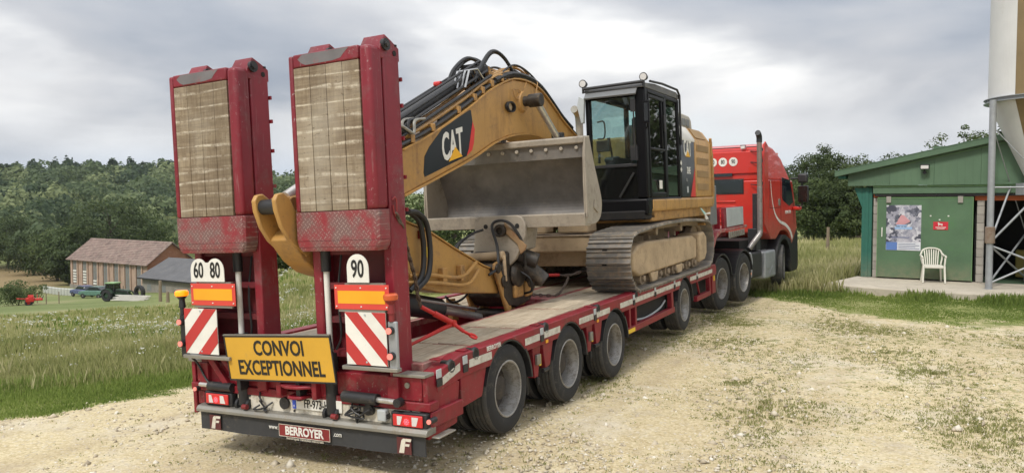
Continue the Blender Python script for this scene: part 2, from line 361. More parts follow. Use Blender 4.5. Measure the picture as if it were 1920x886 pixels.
    def arc_plate(s, c, r0, r1, a0, a1, x0, x1, n=14):
        """ring sector in the y-z plane around c=(y,z), from x0 to x1"""
        cy, cz = c
        for i in range(n):
            t0 = R_(a0 + (a1 - a0) * i / n); t1 = R_(a0 + (a1 - a0) * (i + 1) / n)
            q = [(cy + r * math.cos(t), cz + r * math.sin(t)) for r, t in ((r0, t0), (r1, t0), (r1, t1), (r0, t1))]
            s.prism(q, 'x', x0, x1)
        return s
    def clusters(s):
        """faces grouped into pieces that stand clear of one another"""
        par = list(range(len(s.v)))
        def fd(a):
            while par[a] != a: par[a] = par[par[a]]; a = par[a]
            return a
        for f in s.f:
            r = fd(f[0])
            for i in f[1:]: par[fd(i)] = r
        box = {}
        for i, p in enumerate(s.v):
            r = fd(i); b = box.setdefault(r, [list(p), list(p)])
            for k in range(3): b[0][k] = min(b[0][k], p[k]); b[1][k] = max(b[1][k], p[k])
        keys = list(box)
        if len(keys) == 1 or len(keys) > 60: return None
        gp = {k: k for k in keys}
        def fg(a):
            while gp[a] != a: a = gp[a]
            return a
        for i, a in enumerate(keys):
            for b in keys[i + 1:]:
                if all(box[a][0][k] - .006 <= box[b][1][k] and box[b][0][k] - .006 <= box[a][1][k] for k in range(3)): gp[fg(a)] = fg(b)
        gr = {}
        for f in s.f: gr.setdefault(fg(fd(f[0])), []).append(f)
        return list(gr.values()) if len(gr) > 1 else None
    def build(s, name, m, parent=None, off=None, bevel=0, smooth=35, kind=None, label=None, seg=2, recalc=True):
        g = s.clusters() if (parent is not None and kind is None) else None
        if g:
            first = None
            for fs in g:
                ids = sorted({i for f in fs for i in f}); mp = {i: k for k, i in enumerate(ids)}
                q = MB(); q.v = [s.v[i] for i in ids]; q.f = [tuple(mp[i] for i in f) for f in fs]
                o = q.build1(name, m, parent, off, bevel, smooth, kind, label, seg, recalc); first = first or o
            return first
        return s.build1(name, m, parent, off, bevel, smooth, kind, label, seg, recalc)
    def build1(s, name, m, parent=None, off=None, bevel=0, smooth=35, kind=None, label=None, seg=2, recalc=True):
        me = bpy.data.meshes.new(name)
        if off is None:
            q = parent
            while q is not None and q not in OFF: q = q.parent
            off = OFF[q] if q is not None else Vector((0, 0, 0))
        o_ = off
        vs = [(x - o_[0], y - o_[1], z - o_[2]) for x, y, z in s.v]
        me.from_pydata(vs, [], s.f); me.validate()
        if recalc:
            bm = bmesh.new(); bm.from_mesh(me); bmesh.ops.recalc_face_normals(bm, faces=bm.faces); bm.to_mesh(me); bm.free()
        me.materials.append(m)
        if smooth:
            me.polygons.foreach_set('use_smooth', [True] * len(me.polygons)); me.set_sharp_from_angle(angle=R_(smooth))
        o = bpy.data.objects.new(name, me); COL.objects.link(o)
        if parent is not None: o.parent = parent
        if bevel:
            b = o.modifiers.new('bevel', 'BEVEL'); b.width = bevel; b.segments = seg; b.limit_method = 'ANGLE'; b.angle_limit = R_(40); b.harden_normals = False
        if kind: o['kind'] = kind
        if label: o['label'] = label
        return o
def clone(o, parent=None, name=None):
    c = o.copy(); COL.objects.link(c)
    if parent is not None: c.parent = parent
    for ch in o.children: clone(ch, c)
    return c
def text(body, size, m, parent, M, name='lettering', sx=1.0, bold=0.0, ext=.002, align='CENTER', shear=0, pre=None):
    """flat lettering as a mesh; M puts its local x-y plane in the parent's space"""
    cu = bpy.data.curves.new(name, 'FONT'); cu.body = body; cu.size = size; cu.align_x = align; cu.align_y = 'CENTER'
    cu.offset = bold; cu.extrude = ext; cu.resolution_u = 3; cu.shear = shear
    t = bpy.data.objects.new('tmp', cu); me = bpy.data.meshes.new_from_object(t); bpy.data.objects.remove(t); me.name = name
    me.transform(Matrix.Diagonal((sx, 1, 1, 1)))
    if pre is not None: me.transform(pre)
    me.materials.clear(); me.materials.append(m)
    o = bpy.data.objects.new(name, me); COL.objects.link(o); o.parent = parent; o.matrix_local = M; return o
def axes(o, X, Z_up, base=(0, 0, 0)):
    """matrix whose x is X, y is Z_up (writing direction up) at point o, relative to base"""
    X = Vector(X).normalized(); Y = Vector(Z_up).normalized(); Zn = X.cross(Y).normalized(); Y = Zn.cross(X).normalized()
    return Matrix.Translation(Vector(o) - Vector(base)) @ Matrix((X, Y, Zn)).transposed().to_4x4()
def resample(pts, n):
    P = [Vector(p) for p in pts]; L = [0]
    for a, b in zip(P, P[1:]): L.append(L[-1] + (b - a).length)
    outp = []
    for i in range(n):
        d = L[-1] * i / (n - 1)
        for k in range(len(P) - 1):
            if d <= L[k + 1] or k == len(P) - 2:
                f = (d - L[k]) / max(1e-9, L[k + 1] - L[k]); outp.append(P[k].lerp(P[k + 1], f)); break
    return outp
def catmull(pts, k=6):
    P = [Vector(p) for p in pts]; P = [P[0] * 2 - P[1]] + P + [P[-1] * 2 - P[-2]]; o = []
    for i in range(1, len(P) - 2):
        for j in range(k):
            t = j / k; a, b, c, d = P[i - 1], P[i], P[i + 1], P[i + 2]
            o.append(.5 * ((2 * b) + (c - a) * t + (2 * a - 5 * b + 4 * c - d) * t * t + (3 * b - a - 3 * c + d) * t ** 3))
    o.append(P[-2]); return o

# ================================================================ terrain
def smooth(x, a, b):
    t = np.clip((x - a) / (b - a), 0, 1); return t * t * (3 - 2 * t)
def to_uv(x, y):
    dx, dy = x + 1.679, y - 6.483
    return .8846 * dx - .4646 * dy, .4644 * dx + .8855 * dy
def terrain(x, y):
    x = np.asarray(x, float); y = np.asarray(y, float)
    u, v = to_uv(x, y)
    z = np.interp(u, [-60, -8, -3, -1.3, 1.5, 6, 60], [-.40, -.28, -.12, -.054, .06, .10, .10])
    z = z + np.interp(v, [-50, -5, 0, 1.2, 2.56, 3.9, 7.05, 9.5, 11, 14, 20, 200], [-.20, -.06, .0, .045, .02, .0, .115, .07, .03, .04, .0, .0])
    d = np.hypot(x, y); az = np.degrees(np.arctan2(x, y))
    s = np.interp(az, [-180, -100, -60, -29, -20.5, -16, -8, 0, 8, 20, 60, 180], [.2, .4, .9, .95, .93, .40, .28, .22, .16, .12, .02, .02]) / .95
    z = z + s * np.interp(d, [9, 12, 100, 125, 145, 200, 260, 500, 3000], [0, -.22, -8.5, -10.1, -10.7, -12.2, -12.5, -12.5, -12.5])
    # wooded hill beyond the valley
    R = np.interp(az, [-180, -70, -45, -33, -28, -24, -19, -16.5, -14, -10, 0, 30, 180], [4, 10, 18, 25, 27, 27, 26, 25.5, 24, 14, 8, 4, 4])
    z = z + np.interp(d, [190, 240, 330, 430, 480, 560, 3000], [0, .12, .46, .90, 1.0, .98, .6]) * R
    z = z + .9 * np.sin(x * .021 + 1) * np.sin(y * .017) * smooth(d, 150, 260)
    return z
def dz(x, y): return float(terrain(x, y))
def grassmask(x, y):
    x = np.asarray(x, float); y = np.asarray(y, float); u, v = to_uv(x, y)
    ub = np.interp(v, [-25, -.2, 1.65, 4, 12, 18, 30], [-18.8, -5.0, -3.6, -2.8, -2.0, 1.5, 8])
    ub = ub + .28 * np.sin(v * 1.9 + .5) + .16 * np.sin(v * 5.3) + .07 * np.sin(v * 13 + x * 3)
    g1 = smooth(ub - u, -.35, .55)
    yb = np.interp(x, [-20, 3.5, 4.6, 6.1, 7.0, 8.2, 10, 14, 20, 60], [40, 30, 21.5, 17.6, 14.8, 13.2, 12.2, 11.2, 9, -20])
    yb = yb + .75 * np.sin(x * 1.5 + .6) + .45 * np.sin(x * 3.7 + y * 1.1) + .2 * np.sin(x * 9.1 - y * 4)
    g2 = smooth(y - yb, -2.4, 1.4)
    return np.maximum(g1, g2)
def lane_coord(t, O):
    s = t.nodes.new('ShaderNodeSeparateXYZ'); t.links.new(O, s.inputs[0])
    return math_(t, 'SUBTRACT', math_(t, 'MULTIPLY', s.outputs[0], .88), math_(t, 'MULTIPLY', s.outputs[1], .46))
def make_ground():
    n = 300; a, b = 2.9, 6.95
    u = np.linspace(-1, 1, n); c = np.sign(u) * a * (np.exp(b * np.abs(u)) - 1)
    X, Y = np.meshgrid(c, c + 9.0)
    X = X.ravel(); Y = Y.ravel(); Z = terrain(X, Y)
    rut = .012 * np.sin(X * 2.1 + .7 * Y) * np.sin(Y * 1.3 - X) * (np.hypot(X, Y) < 60)
    U_, V_ = to_uv(X, Y); bend = .035 * np.minimum(V_ + 1, 0) ** 2
    trk = np.zeros_like(X)
    for c_, w__ in ((-1.0, .34), (1.0, .34), (3.1, .28), (4.9, .28)): trk = np.maximum(trk, np.exp(-((U_ + bend - c_) / w__) ** 2) * (1 if c_ in (-1.0, 1.0) else .7))
    trk = trk * (1 - grassmask(X, Y)); rut = rut - .014 * trk
    me = bpy.data.meshes.new('ground')
    i = np.arange(n - 1); I, J = np.meshgrid(i, i); q = (J * n + I).ravel()
    F = np.stack([q, q + 1, q + n + 1, q + n], 1)
    me.vertices.add(len(X)); me.vertices.foreach_set('co', np.stack([X, Y, Z + rut], 1).ravel())
    me.loops.add(F.size); me.loops.foreach_set('vertex_index', F.ravel())
    me.polygons.add(len(F)); me.polygons.foreach_set('loop_start', np.arange(len(F)) * 4); me.polygons.foreach_set('loop_total', np.full(len(F), 4))
    me.update(calc_edges=True); me.polygons.foreach_set('use_smooth', [True] * len(F))
    d = np.hypot(X, Y); az = np.degrees(np.arctan2(X, Y))
    g = me.attributes.new('grass', 'FLOAT', 'POINT'); g.data.foreach_set('value', grassmask(X, Y))
    weed = smooth(X + .25 * (Y - 6), 1.0, 6.0) * .75 + .10
    g = me.attributes.new('weed', 'FLOAT', 'POINT'); g.data.foreach_set('value', weed)
    g = me.attributes.new('wheeltrack', 'FLOAT', 'POINT'); g.data.foreach_set('value', trk)
    fld = smooth(d, 40, 62) * (az < -24)
    fld = np.maximum(fld, (d > 150) * 1.0)
    g = me.attributes.new('mown', 'FLOAT', 'POINT'); g.data.foreach_set('value', fld)
    bare = smooth(d, 128, 150) * (1 - smooth(d, 195, 215)) * (az < -29)
    g = me.attributes.new('stubble', 'FLOAT', 'POINT'); g.data.foreach_set('value', bare)
    m = bpy.data.materials.new('gravel_and_turf'); m.use_nodes = True; t = m.node_tree; bs = t.nodes['Principled BSDF']
    tcn = t.nodes.new('ShaderNodeTexCoord'); O = tcn.outputs['Object']
    def at(nm):
        k = t.nodes.new('ShaderNodeAttribute'); k.attribute_name = nm; return k.outputs['Fac']
    # gravel: crushed limestone in fine dust
    n0 = noise(t, O, .35, 5, .6); n1 = noise(t, O, 2.6, 6, .65); n2 = noise(t, O, 17, 6, .7)
    gcol = ramp(t, math_(t, 'ADD', math_(t, 'MULTIPLY', n0, .5), math_(t, 'MULTIPLY', n1, .5)), [(.35, (.39, .30, .155)), (.48, (.50, .40, .21)), (.60, (.60, .50, .285))])
    vo = t.nodes.new('ShaderNodeTexVoronoi'); vo.inputs['Scale'].default_value = 22; t.links.new(O, vo.inputs['Vector'])
    vo2 = t.nodes.new('ShaderNodeTexVoronoi'); vo2.inputs['Scale'].default_value = 52; t.links.new(O, vo2.inputs['Vector'])
    sp_ = t.nodes.new('ShaderNodeSeparateColor'); t.links.new(vo.outputs['Color'], sp_.inputs[0])
    stone = mix(t, sp_.outputs[0], (.40, .35, .28), (.78, .73, .62))
    sm = math_(t, 'MULTIPLY', ramp(t, vo.outputs['Distance'], [(.018, 1.0), (.026, 0.0)]), 1.0)
    sm = math_(t, 'MULTIPLY', math_(t, 'LESS_THAN', vo.outputs['Distance'], .36), math_(t, 'GREATER_THAN', math_(t, 'ADD', sp_.outputs[1], math_(t, 'MULTIPLY', math_(t, 'SUBTRACT', n1, .5), 1.8)), .62))
    gcol = mix(t, math_(t, 'MULTIPLY', sm, .72), gcol, stone)
    sp2 = t.nodes.new('ShaderNodeSeparateColor'); t.links.new(vo2.outputs['Color'], sp2.inputs[0])
    gcol = mix(t, .46, gcol, mix(t, sp2.outputs[0], (.30, .24, .15), (.74, .66, .49)))
    ln = noise(t, vscale(t, O, (1, 1, 1)), .55, 4, .6, .6)
    lane = math_(t, 'ABSOLUTE', math_(t, 'SINE', math_(t, 'ADD', math_(t, 'MULTIPLY', lane_coord(t, O), 1.55), math_(t, 'MULTIPLY', ln, 2.4))))
    gcol = mix(t, math_(t, 'MULTIPLY', ramp(t, lane, [(.0, 1.0), (.38, 0.0)]), .38), gcol, (.38, .30, .19))
    gcol = mix(t, math_(t, 'MULTIPLY', ramp(t, noise(t, O, .8, 6, .7, .5), [(.50, 0.0), (.66, 1.0)]), .55), gcol, (.62, .57, .47))
    gcol = mix(t, math_(t, 'MULTIPLY', ramp(t, noise(t, O, 1.3, 5, .65), [(.30, 1.0), (.42, 0.0)]), .40), gcol, (.36, .31, .25))
    gcol = mix(t, math_(t, 'MULTIPLY', math_(t, 'MULTIPLY', at('wheeltrack'), ramp(t, n1, [(.3, .5), (.6, 1.0)])), .42), gcol, (.42, .34, .215))
    # moss and little weeds between the stones
    nw = noise(t, vscale(t, O, (1, 1.0, 1)), 11, 5, .72)
    nw2 = noise(t, O, 1.1, 5, .7)
    wf = math_(t, 'ADD', nw, math_(t, 'MULTIPLY', math_(t, 'SUBTRACT', nw2, .5), .35))
    thr = math_(t, 'SUBTRACT', .685, math_(t, 'MULTIPLY', at('weed'), .155))
    wf = math_(t, 'MULTIPLY', math_(t, 'SUBTRACT', wf, thr), 22, clamp=True)
    wf = math_(t, 'MULTIPLY', wf, .75)
    gcol = mix(t, wf, gcol, mix(t, n2, (.12, .13, .04), (.27, .27, .10)))
    # turf
    s0 = noise(t, O, .25, 6, .65); s1 = noise(t, O, 3.0, 7, .7); s2 = noise(t, O, 40, 4, .7)
    sf = math_(t, 'ADD', math_(t, 'MULTIPLY', s0, .5), math_(t, 'MULTIPLY', s1, .5))
    tcol = ramp(t, sf, [(.36, (.15, .19, .05)), (.5, (.27, .29, .10)), (.62, (.42, .38, .19))])
    mcol = ramp(t, noise(t, O, .06, 6, .6), [(.35, (.15, .19, .065)), (.55, (.22, .255, .10)), (.7, (.33, .31, .16))])
    tcol = mix(t, at('mown'), tcol, mcol)
    tcol = mix(t, math_(t, 'MULTIPLY', at('stubble'), .9), tcol, (.34, .235, .13))
    tcol = mix(t, math_(t, 'MULTIPLY', s2, .5), tcol, (.05, .06, .02))
    ga = math_(t, 'ADD', at('grass'), math_(t, 'MULTIPLY', math_(t, 'SUBTRACT', noise(t, O, 1.7, 7, .72), .5), 2.1))
    gf = math_(t, 'MULTIPLY', math_(t, 'SUBTRACT', ga, .38), 3.0, clamp=True)
    # pure gravel and pure turf stay clean
    gf = math_(t, 'MULTIPLY', gf, math_(t, 'MULTIPLY', at('grass'), 14, clamp=True))
    gf = math_(t, 'MAXIMUM', gf, math_(t, 'MULTIPLY', math_(t, 'SUBTRACT', at('grass'), .9), 10, clamp=True))
    t.links.new(mix(t, gf, gcol, tcol), bs.inputs['Base Color']); bs.inputs['Roughness'].default_value = .95
    bs.inputs['Specular IOR Level'].default_value = .15
    hgt = math_(t, 'ADD', math_(t, 'MULTIPLY', n2, .5), math_(t, 'ADD', math_(t, 'MULTIPLY', sm, .5), math_(t, 'MULTIPLY', s1, .8)))
    bn = t.nodes.new('ShaderNodeBump'); bn.inputs['Strength'].default_value = .8; bn.inputs['Distance'].default_value = .035
    t.links.new(hgt, bn.inputs['Height']); t.links.new(bn.outputs[0], bs.inputs['Normal'])
    me.materials.append(m)
    o = bpy.data.objects.new('ground', me); COL.objects.link(o); o['kind'] = 'structure'
    return o
make_ground()

# ---------------------------------------------------------------- foliage tools
def mesh_np(name, V, F, m, tint=None, parent=None, kind=None, loc=None):
    me = bpy.data.meshes.new(name); k = F.shape[1]
    me.vertices.add(len(V)); me.vertices.foreach_set('co', V.astype(np.float32).ravel())
    me.loops.add(F.size); me.loops.foreach_set('vertex_index', F.astype(np.int32).ravel())
    me.polygons.add(len(F)); me.polygons.foreach_set('loop_start', np.arange(len(F)) * k); me.polygons.foreach_set('loop_total', np.full(len(F), k))
    me.update(calc_edges=True)
    if tint is not None:
        a = me.attributes.new('tint', 'FLOAT', 'POINT'); a.data.foreach_set('value', tint.astype(np.float32))
    me.materials.append(m); o = bpy.data.objects.new(name, me); COL.objects.link(o)
    if parent is not None: o.parent = parent
    if kind: o['kind'] = kind
    return o
def leafmat(name, c0, c1, c2, rough=.7, trans=.25):
    m = bpy.data.materials.new(name); m.use_nodes = True; t = m.node_tree; t.nodes.clear()
    o = t.nodes.new('ShaderNodeOutputMaterial'); a = t.nodes.new('ShaderNodeAttribute'); a.attribute_name = 'tint'
    c = ramp(t, a.outputs['Fac'], [(0.0, c0), (.5, c1), (1.0, c2)])
    d = t.nodes.new('ShaderNodeBsdfPrincipled'); d.inputs['Roughness'].default_value = rough; d.inputs['Specular IOR Level'].default_value = .2
    tr = t.nodes.new('ShaderNodeBsdfTranslucent'); t.links.new(c, d.inputs['Base Color']); t.links.new(c, tr.inputs[0])
    x = t.nodes.new('ShaderNodeMixShader'); x.inputs[0].default_value = trans
    t.links.new(d.outputs[0], x.inputs[1]); t.links.new(tr.outputs[0], x.inputs[2]); t.links.new(x.outputs[0], o.inputs[0]); MATS[name] = m; return m
L_oak = leafmat('leaf_oak', (.024, .040, .016), (.052, .076, .027), (.11, .14, .05), .7, .3)
L_mid = leafmat('leaf_mid', (.038, .062, .022), (.075, .108, .036), (.135, .165, .065))
L_wood = leafmat('leaf_woodland', (.03, .056, .036), (.125, .168, .080), (.29, .33, .16), .7, .40)
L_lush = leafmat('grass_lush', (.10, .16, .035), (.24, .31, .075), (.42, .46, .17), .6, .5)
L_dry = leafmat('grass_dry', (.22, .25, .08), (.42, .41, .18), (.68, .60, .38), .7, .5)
L_weed = leafmat('weed_leaf', (.16, .17, .06), (.28, .29, .11), (.42, .41, .20), .7, .3)
L_flower = leafmat('umbel_white', (.55, .56, .48), (.70, .70, .64), (.80, .80, .76), .7, .3)
def leaf_quads(C, size, rng, flat=.0, aspect=.62, nrm=None, jit=.55):
    """one bent-free quad per point of C, at random orientation"""
    n = len(C); a = rng.normal(size=(n, 3)); a /= np.linalg.norm(a, axis=1, keepdims=True)
    b = rng.normal(size=(n, 3)); b[:, 2] *= (1 - flat); b -= a * (a * b).sum(1, keepdims=True); b /= np.linalg.norm(b, axis=1, keepdims=True) + 1e-9
    if nrm is not None:      # leaves face outward from their clump, loosely
        q = nrm + rng.normal(size=(n, 3)) * jit; q /= np.linalg.norm(q, axis=1, keepdims=True)
        a -= q * (a * q).sum(1, keepdims=True); a /= np.linalg.norm(a, axis=1, keepdims=True) + 1e-9; b = np.cross(q, a)
    s = (size * rng.uniform(.55, 1.3, n))[:, None] / 2
    V = np.stack([C - a * s, C - b * s * aspect, C + a * s, C + b * s * aspect], 1).reshape(-1, 3)
    return V, np.arange(4 * n).reshape(-1, 4)
def crown_points(rng, H, Rr, nleaf, nclump, base=.25, droop=.5, conic=False):
    """clumps scattered through an uneven crown; leaves lie on the clumps' shells"""
    cl = []
    while len(cl) < nclump:
        p = rng.uniform(-1, 1, 3)
        if p @ p > 1: continue
        hh = (p[2] + 1) / 2
        w_ = (1 - .75 * hh) if conic else 1.0
        cl.append((p[0] * Rr * w_ * rng.uniform(.75, 1.08), p[1] * Rr * w_ * rng.uniform(.75, 1.08), H * (base + (1 - base) * hh)))
    cl = np.array(cl); rad = rng.uniform(.16, .34, nclump) * Rr * (1.0 if not conic else .75)
    k = rng.integers(0, nclump, nleaf); d = rng.normal(size=(nleaf, 3)); d /= np.linalg.norm(d, axis=1, keepdims=True)
    r = rad[k] * rng.uniform(.55, 1.08, nleaf)
    P = cl[k] + d * r[:, None] * np.array([1.15, 1.15, .75])
    tint = np.clip(rng.uniform(.25, .75, nclump)[k] * .75 + rng.uniform(0, .35, nleaf), 0, 1)
    o_ = P - np.array([0, 0, H * (base + .35 * (1 - base))]); o_ /= np.linalg.norm(o_, axis=1, keepdims=True)
    return P, tint, cl, d * .75 + o_ * .6
def tree(name, x, y, H, Rr, m, label, cat='tree', group=None, nleaf=2600, nclump=46, leaf=.26, base=.2, seed=0, conic=False, zoff=0.0, bush=False):
    rng = np.random.default_rng(seed + 11)
    z = dz(x, y) + zoff
    t = root(name, label, cat, FW, (x, y, z), group); t.rotation_euler = (0, 0, 0)
    P, tint, cl, nr = crown_points(rng, H, Rr, nleaf, nclump, base, conic=conic)
    V, F = leaf_quads(P, leaf, rng, nrm=nr)
    mesh_np('crown', V, F, m, np.repeat(tint, 4), t)
    b = MB(); r0 = max(.05, H * .022)
    path = [(0, 0, -.2), (.05 * Rr, .02 * Rr, H * .3), (-.04 * Rr, .05 * Rr, H * .6), (0, 0, H * .85)]
    for (p, q), (ra, rb) in zip(zip(path, path[1:]), ((r0 * 1.3, r0), (r0, r0 * .6), (r0 * .6, r0 * .15))): b.cyl(p, q, ra, 8, rb)
    for i in range(min(14, nclump)):
        c = cl[rng.integers(0, nclump)]; h = min(c[2] * .7, H * .8)
        b.cyl((0, 0, max(.1, h)), tuple(c), r0 * .38, 5, r0 * .08)
    b.build('trunk' if not bush else 'stem', M_bark, t, off=(0, 0, 0))
    return t

# ---------------------------------------------------------------- woods on the far hill (one mass)
def woods():
    rng = np.random.default_rng(3); N_ = []; P_ = []; T_ = []; S_ = []
    n = 0
    # crowns evenly over the slope
    pts = []
    for d in np.arange(196, 500, 7.6):
        for a in np.arange(-52, -9.5, math.degrees(7.8 / d)):
            pts.append((a + rng.normal() * .4, d + rng.normal() * 2.4))
    for a, d in pts:
        if d < 236 and a > -27.6 and rng.random() < .25: continue
        if a > -17.6 and 300 < d: continue
        if a > -12 and d < 300 and rng.random() < .5: continue
        if d < 225 and a < -31.2: continue
        x, y = d * math.sin(R_(a)), d * math.cos(R_(a)); z = dz(x, y)
        dark = d > 425
        big_ = rng.random() ** 2.2
        H = (6 + 8 * big_) * (1.0 if not dark else 1.0); r = (3.2 + 4.6 * big_) if not dark else rng.uniform(2.2, 3.8)
        k = int((150 if d < 300 else 110) * (1 + .9 * big_))
        dd = rng.normal(size=(k, 3)); dd /= np.linalg.norm(dd, axis=1, keepdims=True); dd[:, 2] = np.abs(dd[:, 2]) * 1.0 - .25
        lump = 1 + .28 * np.sin(dd[:, 0] * 5 + a) * np.cos(dd[:, 1] * 4 + d)
        p = dd * np.array([r, r, H * .48]) * lump[:, None] * rng.uniform(.72, 1.05, (k, 1)) + np.array([x, y, z + H * .55])
        N_.append(dd * np.array([1, 1, 1.3])); P_.append(p); base_t = rng.beta(1.3, 1.7) if not dark else rng.uniform(0, .10)
        if rng.random() < .10 and not dark: base_t = 1.0
        T_.append(np.clip(base_t * .75 + rng.uniform(0, .25, k), 0, 1)); S_.append(np.full(k, 1.35 if d < 300 else 1.7))
    P = np.concatenate(P_); T = np.concatenate(T_); S = np.concatenate(S_)
    V, F = leaf_quads(P, S, rng, aspect=.8, nrm=np.concatenate(N_), jit=.38)
    mesh_np('woodland', V, F, L_wood, np.repeat(T, 4), kind='stuff')
woods()

# named trees in front of the hill, below the barn and around the yard
TR = 'trees standing around the brick barn'
def pxy(px, depth): return ((px - 960) / 1469.8 * depth, depth)
for i, (px, dep, H, Rr, mt, lab) in enumerate([
    (208, 142, 14.5, 8.2, L_oak, 'tallest broad dark oak rising directly behind the ridge of the brick barn'),
    (150, 150, 11.0, 6.5, L_oak, 'dark round tree left of the tallest oak behind the barn'),
    (262, 150, 12.0, 6.8, L_mid, 'broad tree behind the right end of the barn roof'),
    (104, 138, 9.5, 5.4, L_mid, 'paler green tree just left of the barn with leaves down to the grass'),
    (60, 158, 9.0, 6.2, L_oak, 'low dark tree at the far left edge of the valley behind the small field'),
    (12, 170, 11.0, 7.4, L_oak, 'dark tree cut by the left edge of the picture above the brown field'),
    (128, 128, 6.6, 3.4, L_oak, 'small tree in the shade at the left corner of the barn')]):
    x, y = pxy(px, dep); tree('oak_tree' if mt is L_oak else 'ash_tree', x, y, H, Rr, mt, lab, group=TR, nleaf=9000, nclump=70, leaf=.46, base=.08, seed=i * 7)
x, y = pxy(30, 84); tree('hazel_bush', x, y, 2.6, 2.7, L_mid, 'rounded light green bush on the slope at the left edge behind the red machine', 'bush', nleaf=5200, nclump=34, leaf=.17, base=.1, seed=90, bush=True)
G2 = 'trees in the hedgerow behind the trailer'
for i, (px, dep, H, Rr, mt, lab) in enumerate([
    (545, 47, 2.3, 2.3, L_oak, 'dark low bush seen in the gap between the two upright ramps'),
    (600, 60, 6.2, 3.2, L_oak, 'dark hedgerow tree hidden mostly behind the right upright ramp'),
    (700, 62, 6.0, 3.2, L_mid, 'hedgerow tree behind the right ramp and the lower boom'),
    (788, 52, 4.6, 2.5, L_mid, 'green tree visible under the boom to the left of the bucket'),
    (850, 56, 4.7, 2.7, L_oak, 'dark tree directly behind the left end of the bucket'),
    (930, 60, 4.8, 2.8, L_mid, 'hedgerow tree behind the middle of the bucket'),
    (1015, 62, 5.0, 2.9, L_oak, 'hedgerow tree behind the bucket and the excavator body'),
    (1150, 66, 5.2, 3.0, L_oak, 'hedgerow tree glimpsed through the excavator cab windows'),
    (1235, 70, 5.6, 3.2, L_oak, 'hedgerow tree hidden behind the excavator engine housing'),
    (1320, 72, 5.4, 3.2, L_mid, 'hedgerow tree hidden behind the rear of the truck cab'),
    (1410, 74, 6.0, 3.4, L_oak, 'hedgerow tree hidden behind the red truck cab')]):
    x, y = pxy(px, dep); tree('hedgerow_tree' if H > 3 else 'hedge_bush', x, y, H, Rr, mt, lab, 'tree' if H > 3 else 'bush', G2, nleaf=3600, nclump=44, leaf=.26, base=.03, seed=100 + i, bush=H < 3)
G3 = 'trees along the field edge beside the shed'
for i, (px, dep, H, Rr, mt, cn, lab) in enumerate([
    (1512, 66, 7.4, 2.6, L_oak, False, 'dark tree just right of the truck mirror at the field edge'),
    (1545, 70, 8.2, 2.7, L_oak, True, 'tall pointed tree midway between the truck and the shed'),
    (1578, 66, 7.6, 2.7, L_oak, False, 'bushy dark tree close to the left eave of the shed'),
    (1610, 64, 6.6, 2.5, L_mid, False, 'tree partly hidden by the left wall of the shed'),
    (1478, 72, 7.0, 2.8, L_oak, False, 'tree behind the truck cab door and mirrors'),
    (1560, 60, 5.2, 2.3, L_oak, False, 'lower bushy tree in front of the pointed tree by the post'),
    (1525, 61, 4.8, 2.3, L_mid, False, 'lower tree between the truck bumper and the wooden post'),
    (1600, 58, 4.6, 2.0, L_oak, False, 'low dark tree touching the teal corner of the shed'),
    (1655, 66, 7.0, 3.0, L_oak, False, 'tree wholly behind the shed whose tip shows at the eave')]):
    x, y = pxy(px, dep); tree('field_tree', x, y, H, Rr, mt, lab, 'tree', G3, nleaf=9500, nclump=70, leaf=.19, base=.02, seed=200 + i, conic=cn)
for i, (px, dep, H, lab) in enumerate([(1768, 44, 6.7, 'tree top showing above the middle of the green shed roof'), (1815, 46, 7.0, 'loose leafy tree top above the shed roof next to the silo leg'), (1842, 47, 7.2, 'sparse tree top directly left of the silo leg')]):
    x, y = pxy(px, dep); tree('roofline_tree', x, y, H, 1.3, L_mid, lab, 'tree', 'tree tops above the shed roof', nleaf=2600, nclump=34, leaf=.14, base=.35, seed=300 + i)

for i, (x, y, H, Rr) in enumerate([(25, 3, 8.5, 3.2), (29, -5, 9.5, 3.6), (23, -12, 8.0, 3.0), (33, 4, 9.0, 3.5), (22.5, 30, 11.5, 3.6), (27, 33, 12.5, 4.2), (24, 25, 9.5, 3.0)]):
    tree('yard_tree', x, y, H, Rr, L_oak, ['yard tree outside the right edge, nearest the silo', 'tallest yard tree outside the right edge, behind the camera', 'yard tree farthest behind the camera on the right', 'yard tree outside the right edge, farthest from the trailer', 'tall tree behind the shed just outside the right edge', 'tallest tree behind the far corner of the shed, outside the picture', 'slim tree at the far side of the shed, outside the picture'][i], 'tree', 'trees across the yard outside the picture', nleaf=2200, nclump=40, leaf=.42, base=.12, seed=400 + i)

